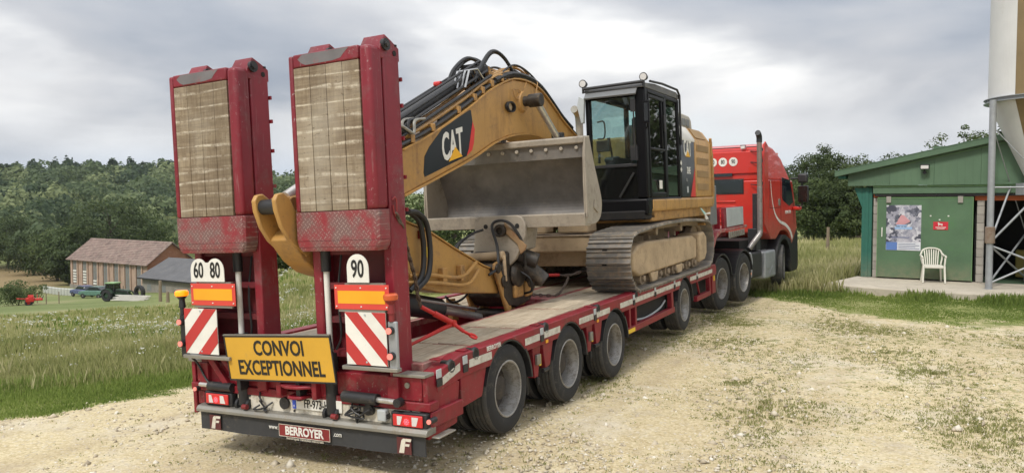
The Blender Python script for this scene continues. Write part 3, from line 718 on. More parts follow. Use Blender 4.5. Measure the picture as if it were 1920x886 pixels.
# ---------------------------------------------------------------- grass, flowers, weeds
def scatter(n, azr, dr, rng, test):
    """points whose density falls off with distance as the picture needs"""
    out = []
    while sum(len(o) for o in out) < n:
        k = n * 2; a = np.radians(rng.uniform(*azr, k)); d = 1 / rng.uniform(1 / dr[1], 1 / dr[0], k)
        p = np.stack([d * np.sin(a), d * np.cos(a)], 1); p = p[test(p[:, 0], p[:, 1]) > rng.random(k)]; out.append(p)
    return np.concatenate(out)[:n]
def blades(name, P, h, m, rng, wfac=.0032, lean=.35, tint=None, per=3):
    n = len(P) * per; Q = np.repeat(P, per, 0) + rng.normal(size=(n, 2)) * (.035 if per < 5 else .022)
    d = np.hypot(Q[:, 0], Q[:, 1]); z = terrain(Q[:, 0], Q[:, 1])
    H = np.repeat(h, per) * rng.uniform(.5, 1.15, n); wd = np.maximum(.006, d * wfac * rng.uniform(.35, .8, n))
    a = rng.uniform(0, 2 * np.pi, n); dx, dy = np.cos(a), np.sin(a)
    la = rng.uniform(0, 2 * np.pi, n); lx, ly = np.cos(la) * H * lean * rng.random(n), np.sin(la) * H * lean * rng.random(n)
    B0 = np.stack([Q[:, 0] - dx * wd / 2, Q[:, 1] - dy * wd / 2, z - .02], 1); B1 = np.stack([Q[:, 0] + dx * wd / 2, Q[:, 1] + dy * wd / 2, z - .02], 1)
    M1 = np.stack([Q[:, 0] + dx * wd * .4 + lx * .35, Q[:, 1] + dy * wd * .4 + ly * .35, z + H * .6], 1)
    Tp = np.stack([Q[:, 0] + lx, Q[:, 1] + ly, z + H], 1)
    V = np.stack([B0, B1, M1, Tp], 1).reshape(-1, 3)
    tt = np.repeat(tint, per) if tint is not None else np.full(n, .5)
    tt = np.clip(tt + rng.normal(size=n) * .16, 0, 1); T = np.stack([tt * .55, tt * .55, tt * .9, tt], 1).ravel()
    return mesh_np(name, V, np.arange(4 * n).reshape(-1, 4), m, T, kind='stuff')
def patch(P, f, ph): return .5 + .5 * np.sin(P[:, 0] * f + ph) * np.sin(P[:, 1] * f * .8 + ph * 1.7 + np.sin(P[:, 0] * f * .4))
def vegetation():
    rng = np.random.default_rng(5)
    left = lambda x, y: grassmask(x, y) * (to_uv(x, y)[0] < 0)
    # lush strip at the edge of the yard
    def strip(x, y):
        u, v = to_uv(x, y); ub = np.interp(v, [-25, -.2, 1.65, 4, 12, 18, 30], [-18.8, -5.0, -3.6, -2.8, -2.0, 1.5, 8])
        ub = ub + .28 * np.sin(v * 1.9 + .5) + .16 * np.sin(v * 5.3) + .07 * np.sin(v * 13 + x * 3)
        e = ub - u; return (e > -.1) * (smooth(e, -.1, .4)) * (1 - smooth(e, 2.6, 4.6))
    P = scatter(12000, (-36, -11), (7.5, 20), rng, strip)
    u, v = to_uv(P[:, 0], P[:, 1]); ub = np.interp(v, [-25, -.2, 1.65, 4, 12, 18, 30], [-18.8, -5.0, -3.6, -2.8, -2.0, 1.5, 8]); e = ub - u
    h = .03 + .15 * smooth(e, .5, 2.2) * (.5 + .5 * patch(P, 1.9, .3))
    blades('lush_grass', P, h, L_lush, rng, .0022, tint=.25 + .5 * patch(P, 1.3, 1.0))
    def mead(x, y):
        u, v = to_uv(x, y); ub = np.interp(v, [-25, -.2, 1.65, 4, 12, 18, 30], [-18.8, -5.0, -3.6, -2.8, -2.0, 1.5, 8])
        return smooth(ub - u, 1.8, 3.6) * (np.hypot(x, y) < 58)
    P = scatter(26000, (-37, -8), (10, 62), rng, mead)
    blades('meadow_grass', P, .14 + .24 * patch(P, .7, .2), L_dry, rng, .0024, tint=np.clip(.15 + .5 * patch(P, .55, 2.0) + .2 * patch(P, 2.2, .4), 0, 1))
    P = scatter(9000, (-37, -8), (10, 60), rng, mead)
    blades('meadow_herbs', P, .12 + .20 * patch(P, .9, 1.2), L_lush, rng, .0032, tint=.15 + .5 * patch(P, .8, .5))
    P = scatter(900, (-37, -8), (9.5, 50), rng, lambda x, y: mead(x, y) * patch(np.stack([x, y], 1), .9, 1.1) ** 2)
    blades('dead_stems', P, .18 + .30 * rng.random(len(P)), L_dry, rng, .0009, .4, tint=.6 + .3 * rng.random(len(P)), per=2)
    # white umbels
    P = scatter(620, (-36, -9), (14, 46), rng, lambda x, y: mead(x, y) * (.06 + smooth(patch(np.stack([x, y], 1), .42, 2.6), .45, .85)))
    z = terrain(P[:, 0], P[:, 1]); k = 5; C = np.repeat(np.stack([P[:, 0], P[:, 1], z + rng.uniform(.24, .44, len(P))], 1), k, 0) + rng.normal(size=(len(P) * k, 3)) * np.array([.045, .045, .012])
    V, F = leaf_quads(C, np.hypot(C[:, 0], C[:, 1]) * .0015, rng, aspect=1.0)
    mesh_np('white_flowers', V, F, L_flower, rng.random(len(V)), kind='stuff')
    # right: turf between yard and shed, taller weeds by the slab and field
    def right(x, y):
        q = FB.inverted(); bx = q[0][0] * x + q[0][1] * y + q[0][3]; by = q[1][0] * x + q[1][1] * y + q[1][3]
        yb = np.interp(x, [-20, 3.5, 4.6, 6.1, 7.0, 8.2, 10, 14, 20, 60], [40, 30, 21.5, 17.6, 14.8, 13.2, 12.2, 11.2, 9, -20])
        yb = yb + .75 * np.sin(x * 1.5 + .6) + .45 * np.sin(x * 3.7 + y * 1.1) + .2 * np.sin(x * 9.1 - y * 4)
        onslab = (bx > -.95) * (by > -2.25)
        return smooth(y - yb, -.8, 2.4) * (1 - onslab) * (.35 + .65 * smooth(patch(np.stack([x, y], 1), 2.6, .4), .1, .6))
    P = scatter(26000, (8, 40), (10, 48), rng, right)
    d = np.hypot(P[:, 0], P[:, 1]); q = FB.inverted(); bx = q[0][0] * P[:, 0] + q[0][1] * P[:, 1] + q[0][3]; by = q[1][0] * P[:, 0] + q[1][1] * P[:, 1] + q[1][3]
    tall = np.maximum(smooth(-by, 2.0, 2.3) * (1 - smooth(-by, 2.9, 3.6)) * (bx > -2) * smooth(patch(P, 2.4, .9), .25, .8), smooth(d, 21, 24) * (bx < 0))
    tall = np.maximum(tall, .8 * (bx < -1.2) * smooth(P[:, 1], 17.5, 19.5))
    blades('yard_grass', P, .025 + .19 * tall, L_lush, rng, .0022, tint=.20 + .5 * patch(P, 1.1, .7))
    P = scatter(12000, (13, 28), (20, 60), rng, lambda x, y: right(x, y) * (FB.inverted()[0][0] * x + FB.inverted()[0][1] * y + FB.inverted()[0][3] < -.3))
    blades('field_grass', P, .28 + .28 * patch(P, .8, .2), L_dry, rng, .0022, tint=.25 + .6 * patch(P, .5, 2.0))
    P = scatter(9000, (-8, 14), (24, 60), rng, lambda x, y: np.ones_like(x))
    blades('far_meadow_grass', P, .3 + .3 * patch(P, .8, .2), L_dry, rng, .0026, tint=.25 + .6 * patch(P, .5, 2.0))
    # small weeds pushing through the gravel
    def gr(x, y): return (1 - grassmask(x, y)) * np.clip(.04 + smooth(x + .25 * (y - 6), .5, 6) * .7, 0, 1) * (.22 + smooth(patch(np.stack([x, y], 1), 1.7, .3) * patch(np.stack([x, y], 1), .6, 2.), .25, .8))
    P = scatter(12000, (-34, 36), (5.6, 19), rng, gr)
    blades('gravel_weeds', P, .007 + .010 * rng.random(len(P)) ** 2, L_weed, rng, .0011, 2.2, tint=.3 + .7 * rng.random(len(P)), per=7)
    C0 = [(4.2, 8.6), (5.2, 10.4), (3.4, 11.4), (6.4, 9.4), (2.6, 9.0), (4.6, 7.2), (6.0, 12.2), (3.9, 13.2), (5.6, 7.9), (2.2, 7.4), (7.0, 10.8), (3.0, 8.0), (4.9, 9.3), (5.8, 11.2)]
    Q = np.concatenate([np.array(c) + rng.normal(size=(45, 2)) * np.array([.40, .22]) * rng.uniform(.25, 1.1) for c in C0])
    blades('low_weed_patches', Q, .010 + .020 * rng.random(len(Q)), L_weed, rng, .0013, 1.8, tint=.3 + .6 * rng.random(len(Q)), per=8)
    # loose stones
    P = scatter(12000, (-36, 37), (5.2, 22), rng, lambda x, y: (1 - grassmask(x, y)) * (.25 + .75 * patch(np.stack([x, y], 1), 1.1, .9)))
    n = len(P); d = np.hypot(P[:, 0], P[:, 1]); r = rng.gamma(2.0, .0045, n) * (.6 + d * .06) + .004; big_ = rng.random(n) < .018; r[big_] = rng.uniform(.025, .060, big_.sum())
    oct_ = np.array([(1, 0, 0), (0, 1, 0), (-1, 0, 0), (0, -1, 0), (0, 0, .6), (0, 0, -.4)], float)
    of = np.array([(0, 1, 4), (1, 2, 4), (2, 3, 4), (3, 0, 4), (1, 0, 5), (2, 1, 5), (3, 2, 5), (0, 3, 5)])
    a = rng.uniform(0, 6.28, n); ca, sa = np.cos(a), np.sin(a)
    V = oct_[None] * (1 + .35 * rng.normal(size=(n, 6, 1))) * r[:, None, None]
    V = np.stack([V[:, :, 0] * ca[:, None] - V[:, :, 1] * sa[:, None] * .7, V[:, :, 0] * sa[:, None] + V[:, :, 1] * ca[:, None] * .7, V[:, :, 2]], 2)
    V += np.stack([P[:, 0], P[:, 1], terrain(P[:, 0], P[:, 1]) - .1 * r], 1)[:, None]
    F = (of[None] + (np.arange(n) * 6)[:, None, None]).reshape(-1, 3)
    Ls = leafmat('stone', (.28, .235, .17), (.50, .43, .32), (.70, .66, .57), .9, 0.0)
    mesh_np('gravel_stones', V.reshape(-1, 3), F, Ls, np.repeat(np.clip(rng.normal(.55, .22, n), 0, 1), 6), kind='stuff')
vegetation()

# ================================================================ low-loader trailer
TRL = root('lowloader_trailer', 'long red low-loader trailer with two upright ramps and a yellow convoy board', 'trailer', FT, (0, 4.5, 0))
def clip_poly(poly, a, b, c):
    """keep a*u+b*v>=c"""
    o = []
    for i in range(len(poly)):
        p, q = poly[i], poly[(i + 1) % len(poly)]
        fp = a * p[0] + b * p[1] - c; fq = a * q[0] + b * q[1] - c
        if fp >= 0: o.append(p)
        if fp * fq < 0: t = fp / (fp - fq); o.append((p[0] + (q[0] - p[0]) * t, p[1] + (q[1] - p[1]) * t))
    return o
def make_wheel(rt=.395, hw=.122, rr=.245, dish=True, name='wheel', rimm=M_rim):
    """hub with tyre and rim as children, axis along x, outer side +x, centre at the origin"""
    hub = MB(); s = rr / .245
    if dish: hub.lathe((0, 0, 0), 'x', [(.212 * s, -.03), (.15 * s, -.075), (.115 * s, -.02), (.105 * s, .035), (.06 * s, .05), (.001, .052)], 28)
    else: hub.lathe((0, 0, 0), 'x', [(.212 * s, .06), (.15 * s, .10), (.115 * s, .08), (.105 * s, .11), (.06 * s, .13), (.001, .135)], 28)
    for k in range(10):
        t = 2 * math.pi * k / 10; r = .145 * s; hx = -.07 if dish else .09
        hub.cyl((hx, r * math.cos(t), r * math.sin(t)), (hx + .03, r * math.cos(t), r * math.sin(t)), .014 * s, 6)
    w_ = hub.build(name, M_rimin, None, off=(0, 0, 0))
    P = [(rr - .004, -hw * .92), (rr + .05, -hw * 1.02), (rt - .04, -hw), (rt - .012, -hw * .9), (rt, -hw * .78)]
    g = []
    for c in (-.5, -.17, .17, .5):
        g += [(rt, (c - .055) * hw), (rt - .012, (c - .045) * hw), (rt - .012, (c + .045) * hw), (rt, (c + .055) * hw)]
    P2_ = [(rt, hw * .78), (rt - .012, hw * .9), (rt - .04, hw), (rt - .075, hw * 1.04), (rr + .035, hw * 1.02), (rr + .012, hw * .97), (rr - .004, hw * .92)]
    ty = MB(); ty.lathe((0, 0, 0), 'x', P[:4], 48); ty.lathe((0, 0, 0), 'x', P2_[1:], 48); ty = ty.build1('tyre', M_rubber, w_, off=(0, 0, 0), smooth=40)
    MB().lathe((0, 0, 0), 'x', [P[3], P[4]] + g + P2_[:2], 48).build('tread', M_tread, w_, off=(0, 0, 0), smooth=40)
    MB().lathe((0, 0, 0), 'x', [(rr + .006, hw * .90), (rr + .010, hw * .99), (rr + .001, hw * 1.03), (rr - .010, hw * .98), (rr - .014, hw * .7), (rr - .028, hw * .5), (rr - .032, hw * .1), (rr - .036, -hw * .3)], 40).build('rim', rimm, w_, off=(0, 0, 0), smooth=50)
    return w_
WHE = make_wheel()
AX = [(1.2, .4286), (2.56, .3867), (3.92, .3482), (7.0535, .4189)]
first = True
B_ = OFF[TRL]
for y, z in AX:
    for x, r in ((1.133, 0), (.845, 0), (-1.133, math.pi), (-.845, math.pi)):
        o = WHE if first else clone(WHE); first = False
        o.parent = TRL; o.location = Vector((x, y, z)) - B_; o.rotation_euler = (random.uniform(0, 6), 0, r)
    MB().cyl((-.75, y, z), (.75, y, z), .06, 12).build('axle', M_deep, TRL)
# deck frame
m = MB()
rail = [(.03, .66), (.03, .815), (.40, .885), (9.05, .885), (9.12, .84), (9.12, .70)]
for y_, z_ in reversed(AX):      # arches cut out of the rail over each wheel
    a0 = math.asin((.70 - z_) / .438)
    rail += [(y_ + .438 * math.cos(t), z_ + .438 * math.sin(t)) for t in np.linspace(a0, math.pi - a0, 13)]
rail += [(.40, .70)]
for sx in (1, -1):
    m.prism(rail, 'x', sx * 1.135, sx * 1.275)
m.build('side_rail', M_red, TRL, bevel=.008)
m = MB(); m.box((-1.134, .05, .80), (-.335, 9.1, .866)); m.box((.335, .05, .80), (1.134, 9.1, .866)); m.box((-.334, 4.05, .80), (.334, 9.1, .866))
m.build('deck_plate', M_redtop, TRL, bevel=.004)
m = MB()
for sx in (-1, 1): m.box((sx * .345, .06, .42), (sx * .40, 9.1, .799))
m.box((-.344, .02, .40), (.344, 4.05, .43)); m.box((-.344, 4.05, .43), (.344, 4.1, .799)); m.box((-.344, 4.3, .40), (.344, 9.1, .52))
m.build('trough', M_red, TRL, bevel=.004)
m = MB()
for sx in (-1, 1):
    m.box((sx * .42, 4.5, .40), (sx * 1.15, 6.4, .79)); m.box((sx * .42, 7.7, .45), (sx * 1.1, 8.9, .79))
    for y in (.45, 1.85, 3.2, 4.5, 5.4, 6.4, 7.7): m.box((sx * .42, y, .55), (sx * 1.13, y + .06, .79))
m.build('underframe', M_deep, TRL)
# wooden deck, plank by plank
secs = [(.12, .80), (.86, 1.74), (1.80, 3.1), (3.16, 4.4), (4.46, 5.9), (5.96, 7.4), (7.46, 8.98)]
for sx in (1, -1):
    for a, b in secs:
        for k in range(4):
            x0 = .40 + k * .172; zt = .872 + random.uniform(0, .007)
            MB().box((min(sx * x0, sx * (x0 + .165)), a, .860), (max(sx * x0, sx * (x0 + .165)), b, zt)).build('deck_plank', M_deckwood, TRL, bevel=.004, seg=1)
for a, b in secs[4:]:
    for k in range(3):
        x0 = -.30 + k * .2; MB().box((x0, a, .860), (x0 + .192, b, .873)).build('deck_plank', M_deckwood, TRL, bevel=.004, seg=1)
# reflective strips, brackets, lashing rings along the right rail (and the left one)
for sx in (1, -1):
    X = 1.277 * sx
    cuts = [(.10, .36), (.50, .88), (1.52, 1.83), (1.93, 2.31), (2.81, 3.22), (3.32, 3.74), (4.10, 4.56), (4.66, 5.46), (5.56, 6.41), (6.51, 6.77), (7.34, 7.72), (7.82, 8.80)]
    for a, b in cuts:
        if a < .4: m = MB().prism([(a, .705), (b, .765), (b, .825), (a, .765)], 'x', X, X + .003 * sx)
        else: m = MB().box((min(X, X + .003 * sx), a, .758), (max(X, X + .003 * sx), b, .822))
        m.build('reflective_strip', M_strip, TRL)
    for y in (.05, .44, 1.88, 3.27, 4.61, 5.51, 6.46, 7.77):
        dz_ = -.03 if y < .1 else 0
        MB().box((min(X, X + .006 * sx), y - .035, .80 + dz_), (max(X, X + .006 * sx), y + .035, .868 + dz_)).build('bracket', M_lgrey, TRL, bevel=.003)
        MB().box((min(X, X + .010 * sx), y - .035, .735 + dz_), (max(X, X + .010 * sx), y + .035, .795 + dz_)).build('latch', M_dark, TRL, bevel=.003)
    for y in (.24, .62, 1.99, 3.38, 4.72):
        zz = .85 if y > .4 else .82
        m = MB(); m.lathe((sx * 1.262, y, zz), 'x', [(.050, -.018), (.058, .0), (.050, .018), (.034, .018), (.028, 0), (.034, -.018)], 18, closed=True); m.build('lashing_ring', M_dark, TRL)
        MB().cyl((sx * 1.19, y, zz), (sx * 1.277, y, zz), .047, 18).build('ring_pocket', M_deep, TRL)
        MB().box((min(sx * 1.15, sx * 1.24), y - .12, .886), (max(sx * 1.15, sx * 1.24), y - .05, .897)).build('twist_pocket', M_red, TRL, bevel=.003)
text('BERROYER', .055, M_plate, TRL, axes((1.2765, .93, .853), (0, 1, 0), (0, 0, 1), B_), 'rail_lettering', .95, .001, .001)
# mudguards, skirts and gear beside the wheels
for sx in (1, -1):
    for i, (y, z) in enumerate(AX):
        X0, X1 = sorted((sx * .68, sx * 1.271))
        MB().arc_plate((y, z), .424, .437, 2, 165, X0, X1, 18).build('mudguard', M_dark, TRL, smooth=40)
        MB().arc_plate((y, z), .424, .452, 2, 42, *sorted((sx * 1.20, sx * 1.279)), n=6).build('mudguard_edge', M_dark, TRL, smooth=40)
        if i < 3:
            X0, X1 = sorted((sx * 1.19, sx * 1.255)); c = y
            q = [(c - .80 if i == 0 else c - .62, .70), (c - .80 if i == 0 else c - .58, .45), (c - .47, .47), (c - .38, .70)]
            MB().prism(q, 'x', X0, X1).build('side_skirt', M_red, TRL, bevel=.006)
            if i > 0:
                MB().prism([(c - .82, .70), (c - .80, .40), (c - .72, .40), (c - .64, .70)], 'x', *sorted((sx * 1.15, sx * 1.24))).build('skirt_bracket', M_red, TRL, bevel=.004)
                MB().box((min(sx * 1.24, sx * 1.27), c - .78, .52), (max(sx * 1.24, sx * 1.27), c - .70, .62)).build('valve_block', M_alu, TRL, bevel=.006)
                MB().box((min(sx * 1.243, sx * 1.25), c - .70, .50), (max(sx * 1.243, sx * 1.25), c - .66, .61)).build('warning_sticker', M_yel, TRL)
                m = MB(); m.cyl((sx * 1.25, c - .64, .44), (sx * 1.25, c - .52, .44), .022, 8); m.cyl((sx * 1.25, c - .75, .40), (sx * 1.25, c - .75, .33), .016, 8); m.build('air_fitting', M_dark, TRL)
                MB().box((min(sx * 1.277, sx * 1.283), c - .60, .705), (max(sx * 1.277, sx * 1.283), c - .55, .735)).build('side_reflector', M_amber, TRL)
        # black flap behind the wheel
        MB().box((min(sx * .75, sx * 1.22), y + .44, .26), (max(sx * .75, sx * 1.22), y + .455, .60)).build('mudflap', M_dark, TRL)
    X0, X1 = sorted((sx * 1.19, sx * 1.26))
    m = MB(); m.box((X0, 4.36, .385), (X1, 6.50, .465)); m.box((X0, 4.47, .466), (X1, 4.53, .699)); m.box((X0, 4.70, .466), (X1, 4.76, .699)); m.box((X0, 6.34, .466), (X1, 6.44, .699))
    m.build('side_frame', M_red, TRL, bevel=.005)
    m = MB(); m.box((X0, 7.80, .375), (X1, 8.74, .455)); m.box((X0, 8.66, .456), (X1, 8.74, .699)); m.bar((sx * 1.22, 8.1, .45), (sx * 1.22, 7.95, .70), .03); m.build('side_frame', M_red, TRL, bevel=.005)
    m = MB(); m.box((X0 - .0, 8.86, .38), (X1 + .0, 9.10, .699)); m.build('front_post', M_red, TRL, bevel=.006)
    MB().box((min(sx * 1.262, sx * 1.268), 8.93, .72 - .12), (max(sx * 1.262, sx * 1.268), 9.02, .69)).build('warning_sticker', M_yel, TRL)
    MB().box((min(sx * 1.262, sx * 1.266), 4.39, .395), (max(sx * 1.262, sx * 1.266), 4.66, .445)).build('yellow_label', M_yel, TRL)
    MB().tube(catmull([(sx * 1.17, 4.85, .50), (sx * 1.17, 5.4, .46), (sx * 1.17, 6.0, .50), (sx * 1.17, 6.3, .58)]), .014).build('air_hose', M_lgrey, TRL)
# gooseneck
m = MB()
neck = [(9.12, .45), (9.12, .86), (9.5, 1.02), (9.9, 1.32), (10.3, 1.44), (12.9, 1.44), (12.95, 1.20), (10.4, 1.20), (9.9, .98), (9.5, .62), (9.3, .45)]
m.prism(neck, 'x', -.62, .62); m.build('gooseneck', M_red, TRL, bevel=.01)
for sx in (1, -1):
    q = [(9.12, .76), (9.12, .885), (9.7, 1.18), (10.0, 1.40), (10.3, 1.445), (12.9, 1.445), (12.9, 1.39), (10.35, 1.38), (10.0, 1.30), (9.6, 1.0)]
    MB().prism(q, 'x', *sorted((sx * .62, sx * 1.10))).build('neck_wing', M_redtop, TRL, bevel=.006)
    MB().box((min(sx * 1.02, sx * 1.08), 10.75, 1.446), (max(sx * 1.02, sx * 1.08), 12.6, 1.86)).build('bulwark', M_red, TRL, bevel=.006)
    MB().box((min(sx * 1.082, sx * 1.094), 10.95, 1.47), (max(sx * 1.082, sx * 1.094), 12.55, 1.85)).build('side_panel', M_lgrey, TRL, bevel=.004)
    m = MB()
    for k in range(8): m.box((min(sx * 1.10, sx * 1.12), 11.0 + k * .2, 1.24), (max(sx * 1.10, sx * 1.12), 11.1 + k * .2, 1.37))
    m.build('stanchion_pocket', M_alu, TRL, bevel=.004)
m = MB(); m.box((-1.0, 10.68, 1.446), (1.0, 10.74, 1.86)); m.build('headboard', M_red, TRL, bevel=.005)
MB().box((.25, 9.75, 1.55), (1.05, 10.3, 2.30)).build('winch_box', M_grey, TRL, bevel=.02)
MB().box((.3, 9.8, 1.3), (1.0, 10.25, 1.549)).build('winch_foot', M_red, TRL, bevel=.01)
# ---- rear end
m = MB(); m.box((-1.20, -.10, .615), (1.22, .019, .80)); m.box((-1.26, -.12, .545), (1.30, .0, .612)); m.box((1.20, -.10, .42), (1.30, .35, .54)); m.box((-1.20, -.10, .42), (-1.12, .35, .54))
m.prism([(-.1, .33), (.30, .36), (.36, .68), (.03, .80), (-.1, .80)], 'x', 1.225, 1.268); m.prism([(-.1, .33), (.30, .36), (.36, .68), (.03, .80), (-.1, .80)], 'x', -1.268, -1.225)
m.build('rear_beam', M_red, TRL, bevel=.008)
MB().box((-1.2, .0, .3), (1.2, .05, .615)).build('rear_wall', M_deep, TRL)
m = MB(); m.box((.98, -.13, .801), (1.27, .0, .825)); m.box((-1.27, -.13, .801), (-1.1, .0, .825)); m.build('rear_sill', M_alu, TRL, bevel=.004)
m = MB(); m.box((-.70, -.11, .425), (1.20, -.06, .565)); m.build('rear_panel', M_cream, TRL, bevel=.006)
m = MB()
for x in (-.55, -.05, .42, .62, .86, 1.12):
    for z in (.45, .54): m.cyl((x, -.12, z), (x, -.11, z), .009, 8)
m.build('bolt', M_dark, TRL)
m = MB(); m.prism([(-.185, .400), (-.165, .425), (-.12, .432), (-.05, .432), (-.05, .375), (-.185, .375)], 'x', -1.14, 1.30); m.build('bumper', M_alu, TRL, bevel=.006)
m = MB(); m.box((1.30, -.12, .352), (1.37, .12, .366)); m.build('bumper_end', M_alu, TRL, bevel=.008)
m = MB()
import itertools
nn_ = 24
for i in range(nn_):
    x0 = -1.12 + 2.38 * i / nn_; x1 = -1.12 + 2.38 * (i + 1) / nn_; w0 = .008 * math.sin(i * .9); w1 = .008 * math.sin((i + 1) * .9)
    m.loft([(x0, -.135 + w0, .215), (x0, -.150 + w0, .215), (x0, -.150, .374), (x0, -.135, .374)], [(x1, -.135 + w1, .215), (x1, -.150 + w1, .215), (x1, -.150, .374), (x1, -.135, .374)])
flap = m.build('mud_flap', mat('flap_rubber', (.035, .036, .038), .7, dirt=(.20, .17, .13), dirt_amt=.16, scale=2.2), TRL)
def yplate(name, m, x0, x1, z0, z1, y, th=.006, par=TRL, off=None, bevel=0): return MB().box((x0, y - th, z0), (x1, y, z1)).build(name, m, par, off=off, bevel=bevel)
M_berr = mat('berroyer_red', (.20, .018, .020), .5, dirt=(.15, .10, .08), dirt_amt=.12)
yplate('name_panel', M_berr, -.18, .36, .245, .345, -.1605)
m = MB(); m.box((-.18, -.169, .342), (.36, -.1665, .346)); m.box((-.18, -.169, .244), (.36, -.1665, .248)); m.box((-.182, -.169, .244), (-.178, -.1665, .346)); m.box((.358, -.169, .244), (.362, -.1665, .346)); m.build('panel_border', M_cream, TRL)
FX = lambda x, z, y=-.168: axes((x, y, z), (1, 0, 0), (0, 0, 1), B_)
text('BERROYER', .096, M_plate, TRL, FX(.09, .293), sx=.88, bold=.003)
text('www.', .055, M_plate, TRL, FX(-.245, .31, -.162), sx=.8)
text('.com', .055, M_plate, TRL, FX(.435, .31, -.162), sx=.8)
text('Remorques Véhicules Industriels', .030, M_cream, TRL, FX(.09, .232, -.162), sx=1.0)
for x in (-.92, 1.09):
    yplate('emblem_panel', mat('emblem_maroon', (.10, .022, .022), .6), x - .075, x + .055, .225, .352, -.1605)
    m = MB()
    m.prism([(x - .055, .235), (x - .01, .235), (x + .01, .345), (x - .015, .345), (x - .03, .33)], 'y', -.171, -.167)
    m.prism([(x + .008, .325), (x + .055, .325), (x + .062, .346), (x + .012, .346)], 'y', -.171, -.167)
    m.prism([(x + .002, .288), (x + .038, .288), (x + .044, .306), (x + .006, .306)], 'y', -.171, -.167)
    m.build('emblem', M_cream, TRL)
# number plate
yplate('number_plate', M_plate, -.06, .46, .470, .568, -.118, bevel=.003)
yplate('plate_band', M_eu, -.058, -.018, .473, .565, -.1245, .002)
text('FP-973-HZ', .098, M_blk, TRL, FX(.22, .518, -.1255), sx=.70, bold=.001)
text('F', .03, M_plate, TRL, FX(-.038, .492, -.127))
# tail lights
def taillight(x0, x1, z0, z1):
    b = MB().box((x0 - .03, -.15, z0 - .015), (x1 + .03, -.07, z1 + .015)).build('light_housing', M_dark, TRL, bevel=.012)
    MB().box((x0, -.168, z0), (x1, -.151, z1)).build('tail_light', M_lensr, TRL, bevel=.008)
    w_ = x1 - x0
    for a, b_ in ((.16, .30), (.66, .84)):
        MB().prism([(x0 + w_ * a, z0 + .012), (x0 + w_ * (b_ - .04 if x0 > 0 else b_ + .05), z0 + .012), (x0 + w_ * (b_ + .04 if x0 > 0 else b_ - .03), z1 - .012), (x0 + w_ * (a), z1 - .012)], 'y', -.1705, -.1685).build('reflector', M_lensw, TRL)
    m = MB(); cx_ = x0 + w_ * .48; cz_ = (z0 + z1) / 2 - .005
    for k in range(8):
        t = k * math.pi / 4; m.cyl((cx_ + .019 * math.cos(t), -.173, cz_ + .019 * math.sin(t)), (cx_ + .019 * math.cos(t), -.169, cz_ + .019 * math.sin(t)), .006, 6)
    m.cyl((cx_, -.173, cz_), (cx_, -.169, cz_), .010, 8); m.build('brake_led', M_ledred, TRL)
taillight(-1.03, -.76, .450, .540); taillight(.985, 1.255, .435, .525)
for x, z in ((-1.16, .565), (1.315, .49)):
    MB().cyl((x, -.16, z), (x, -.08, z), .022, 12).build('marker_housing', M_dark, TRL); MB().cyl((x, -.172, z), (x, -.161, z), .018, 12).build('marker_lamp', M_led, TRL)
# tangle of hoses and couplings
m = MB()
for k in range(9):
    x = random.choice((-.42, -.30, .62, .70)) + random.uniform(-.06, .06); z = random.uniform(.45, .56)
    m.tube(catmull([(x, -.13, z), (x + random.uniform(-.08, .08), -.17, z - .03), (x + random.uniform(-.14, .14), -.17, z + random.uniform(-.06, .05)), (x + random.uniform(-.1, .16), -.12, z + .03)]), .008, 6)
m.build('hose_tangle', M_hose, TRL)
m = MB(); m.lathe((.74, -.12, .53), 'y', [(.001, -.03), (.045, -.03), (.05, .0)], 14); m.lathe((-.14, -.12, .51), 'y', [(.001, -.02), (.05, -.02), (.05, .0)], 14); m.cyl((.90, -.16, .49), (.90, -.11, .49), .03, 10); m.build('electric_socket', M_dark, TRL)
MB().box((.84, -.17, .455), (.92, -.12, .545)).build('work_light', M_lgrey, TRL, bevel=.01)
# coupling hook in the middle
m = MB(); m.box((-.16, -.2, .58), (-.11, -.1, .80)); m.box((.22, -.2, .58), (.27, -.1, .80)); m.prism([(-.11, -.10), (-.11, -.2), (.0, -.26), (.12, -.26), (.22, -.2), (.22, -.1)], 'z', .665, .69); m.prism([(-.05, -.10), (-.02, -.22), (.05, -.24), (.13, -.22), (.16, -.1)], 'z', .575, .60); m.build('tow_coupling', M_red, TRL, bevel=.008)
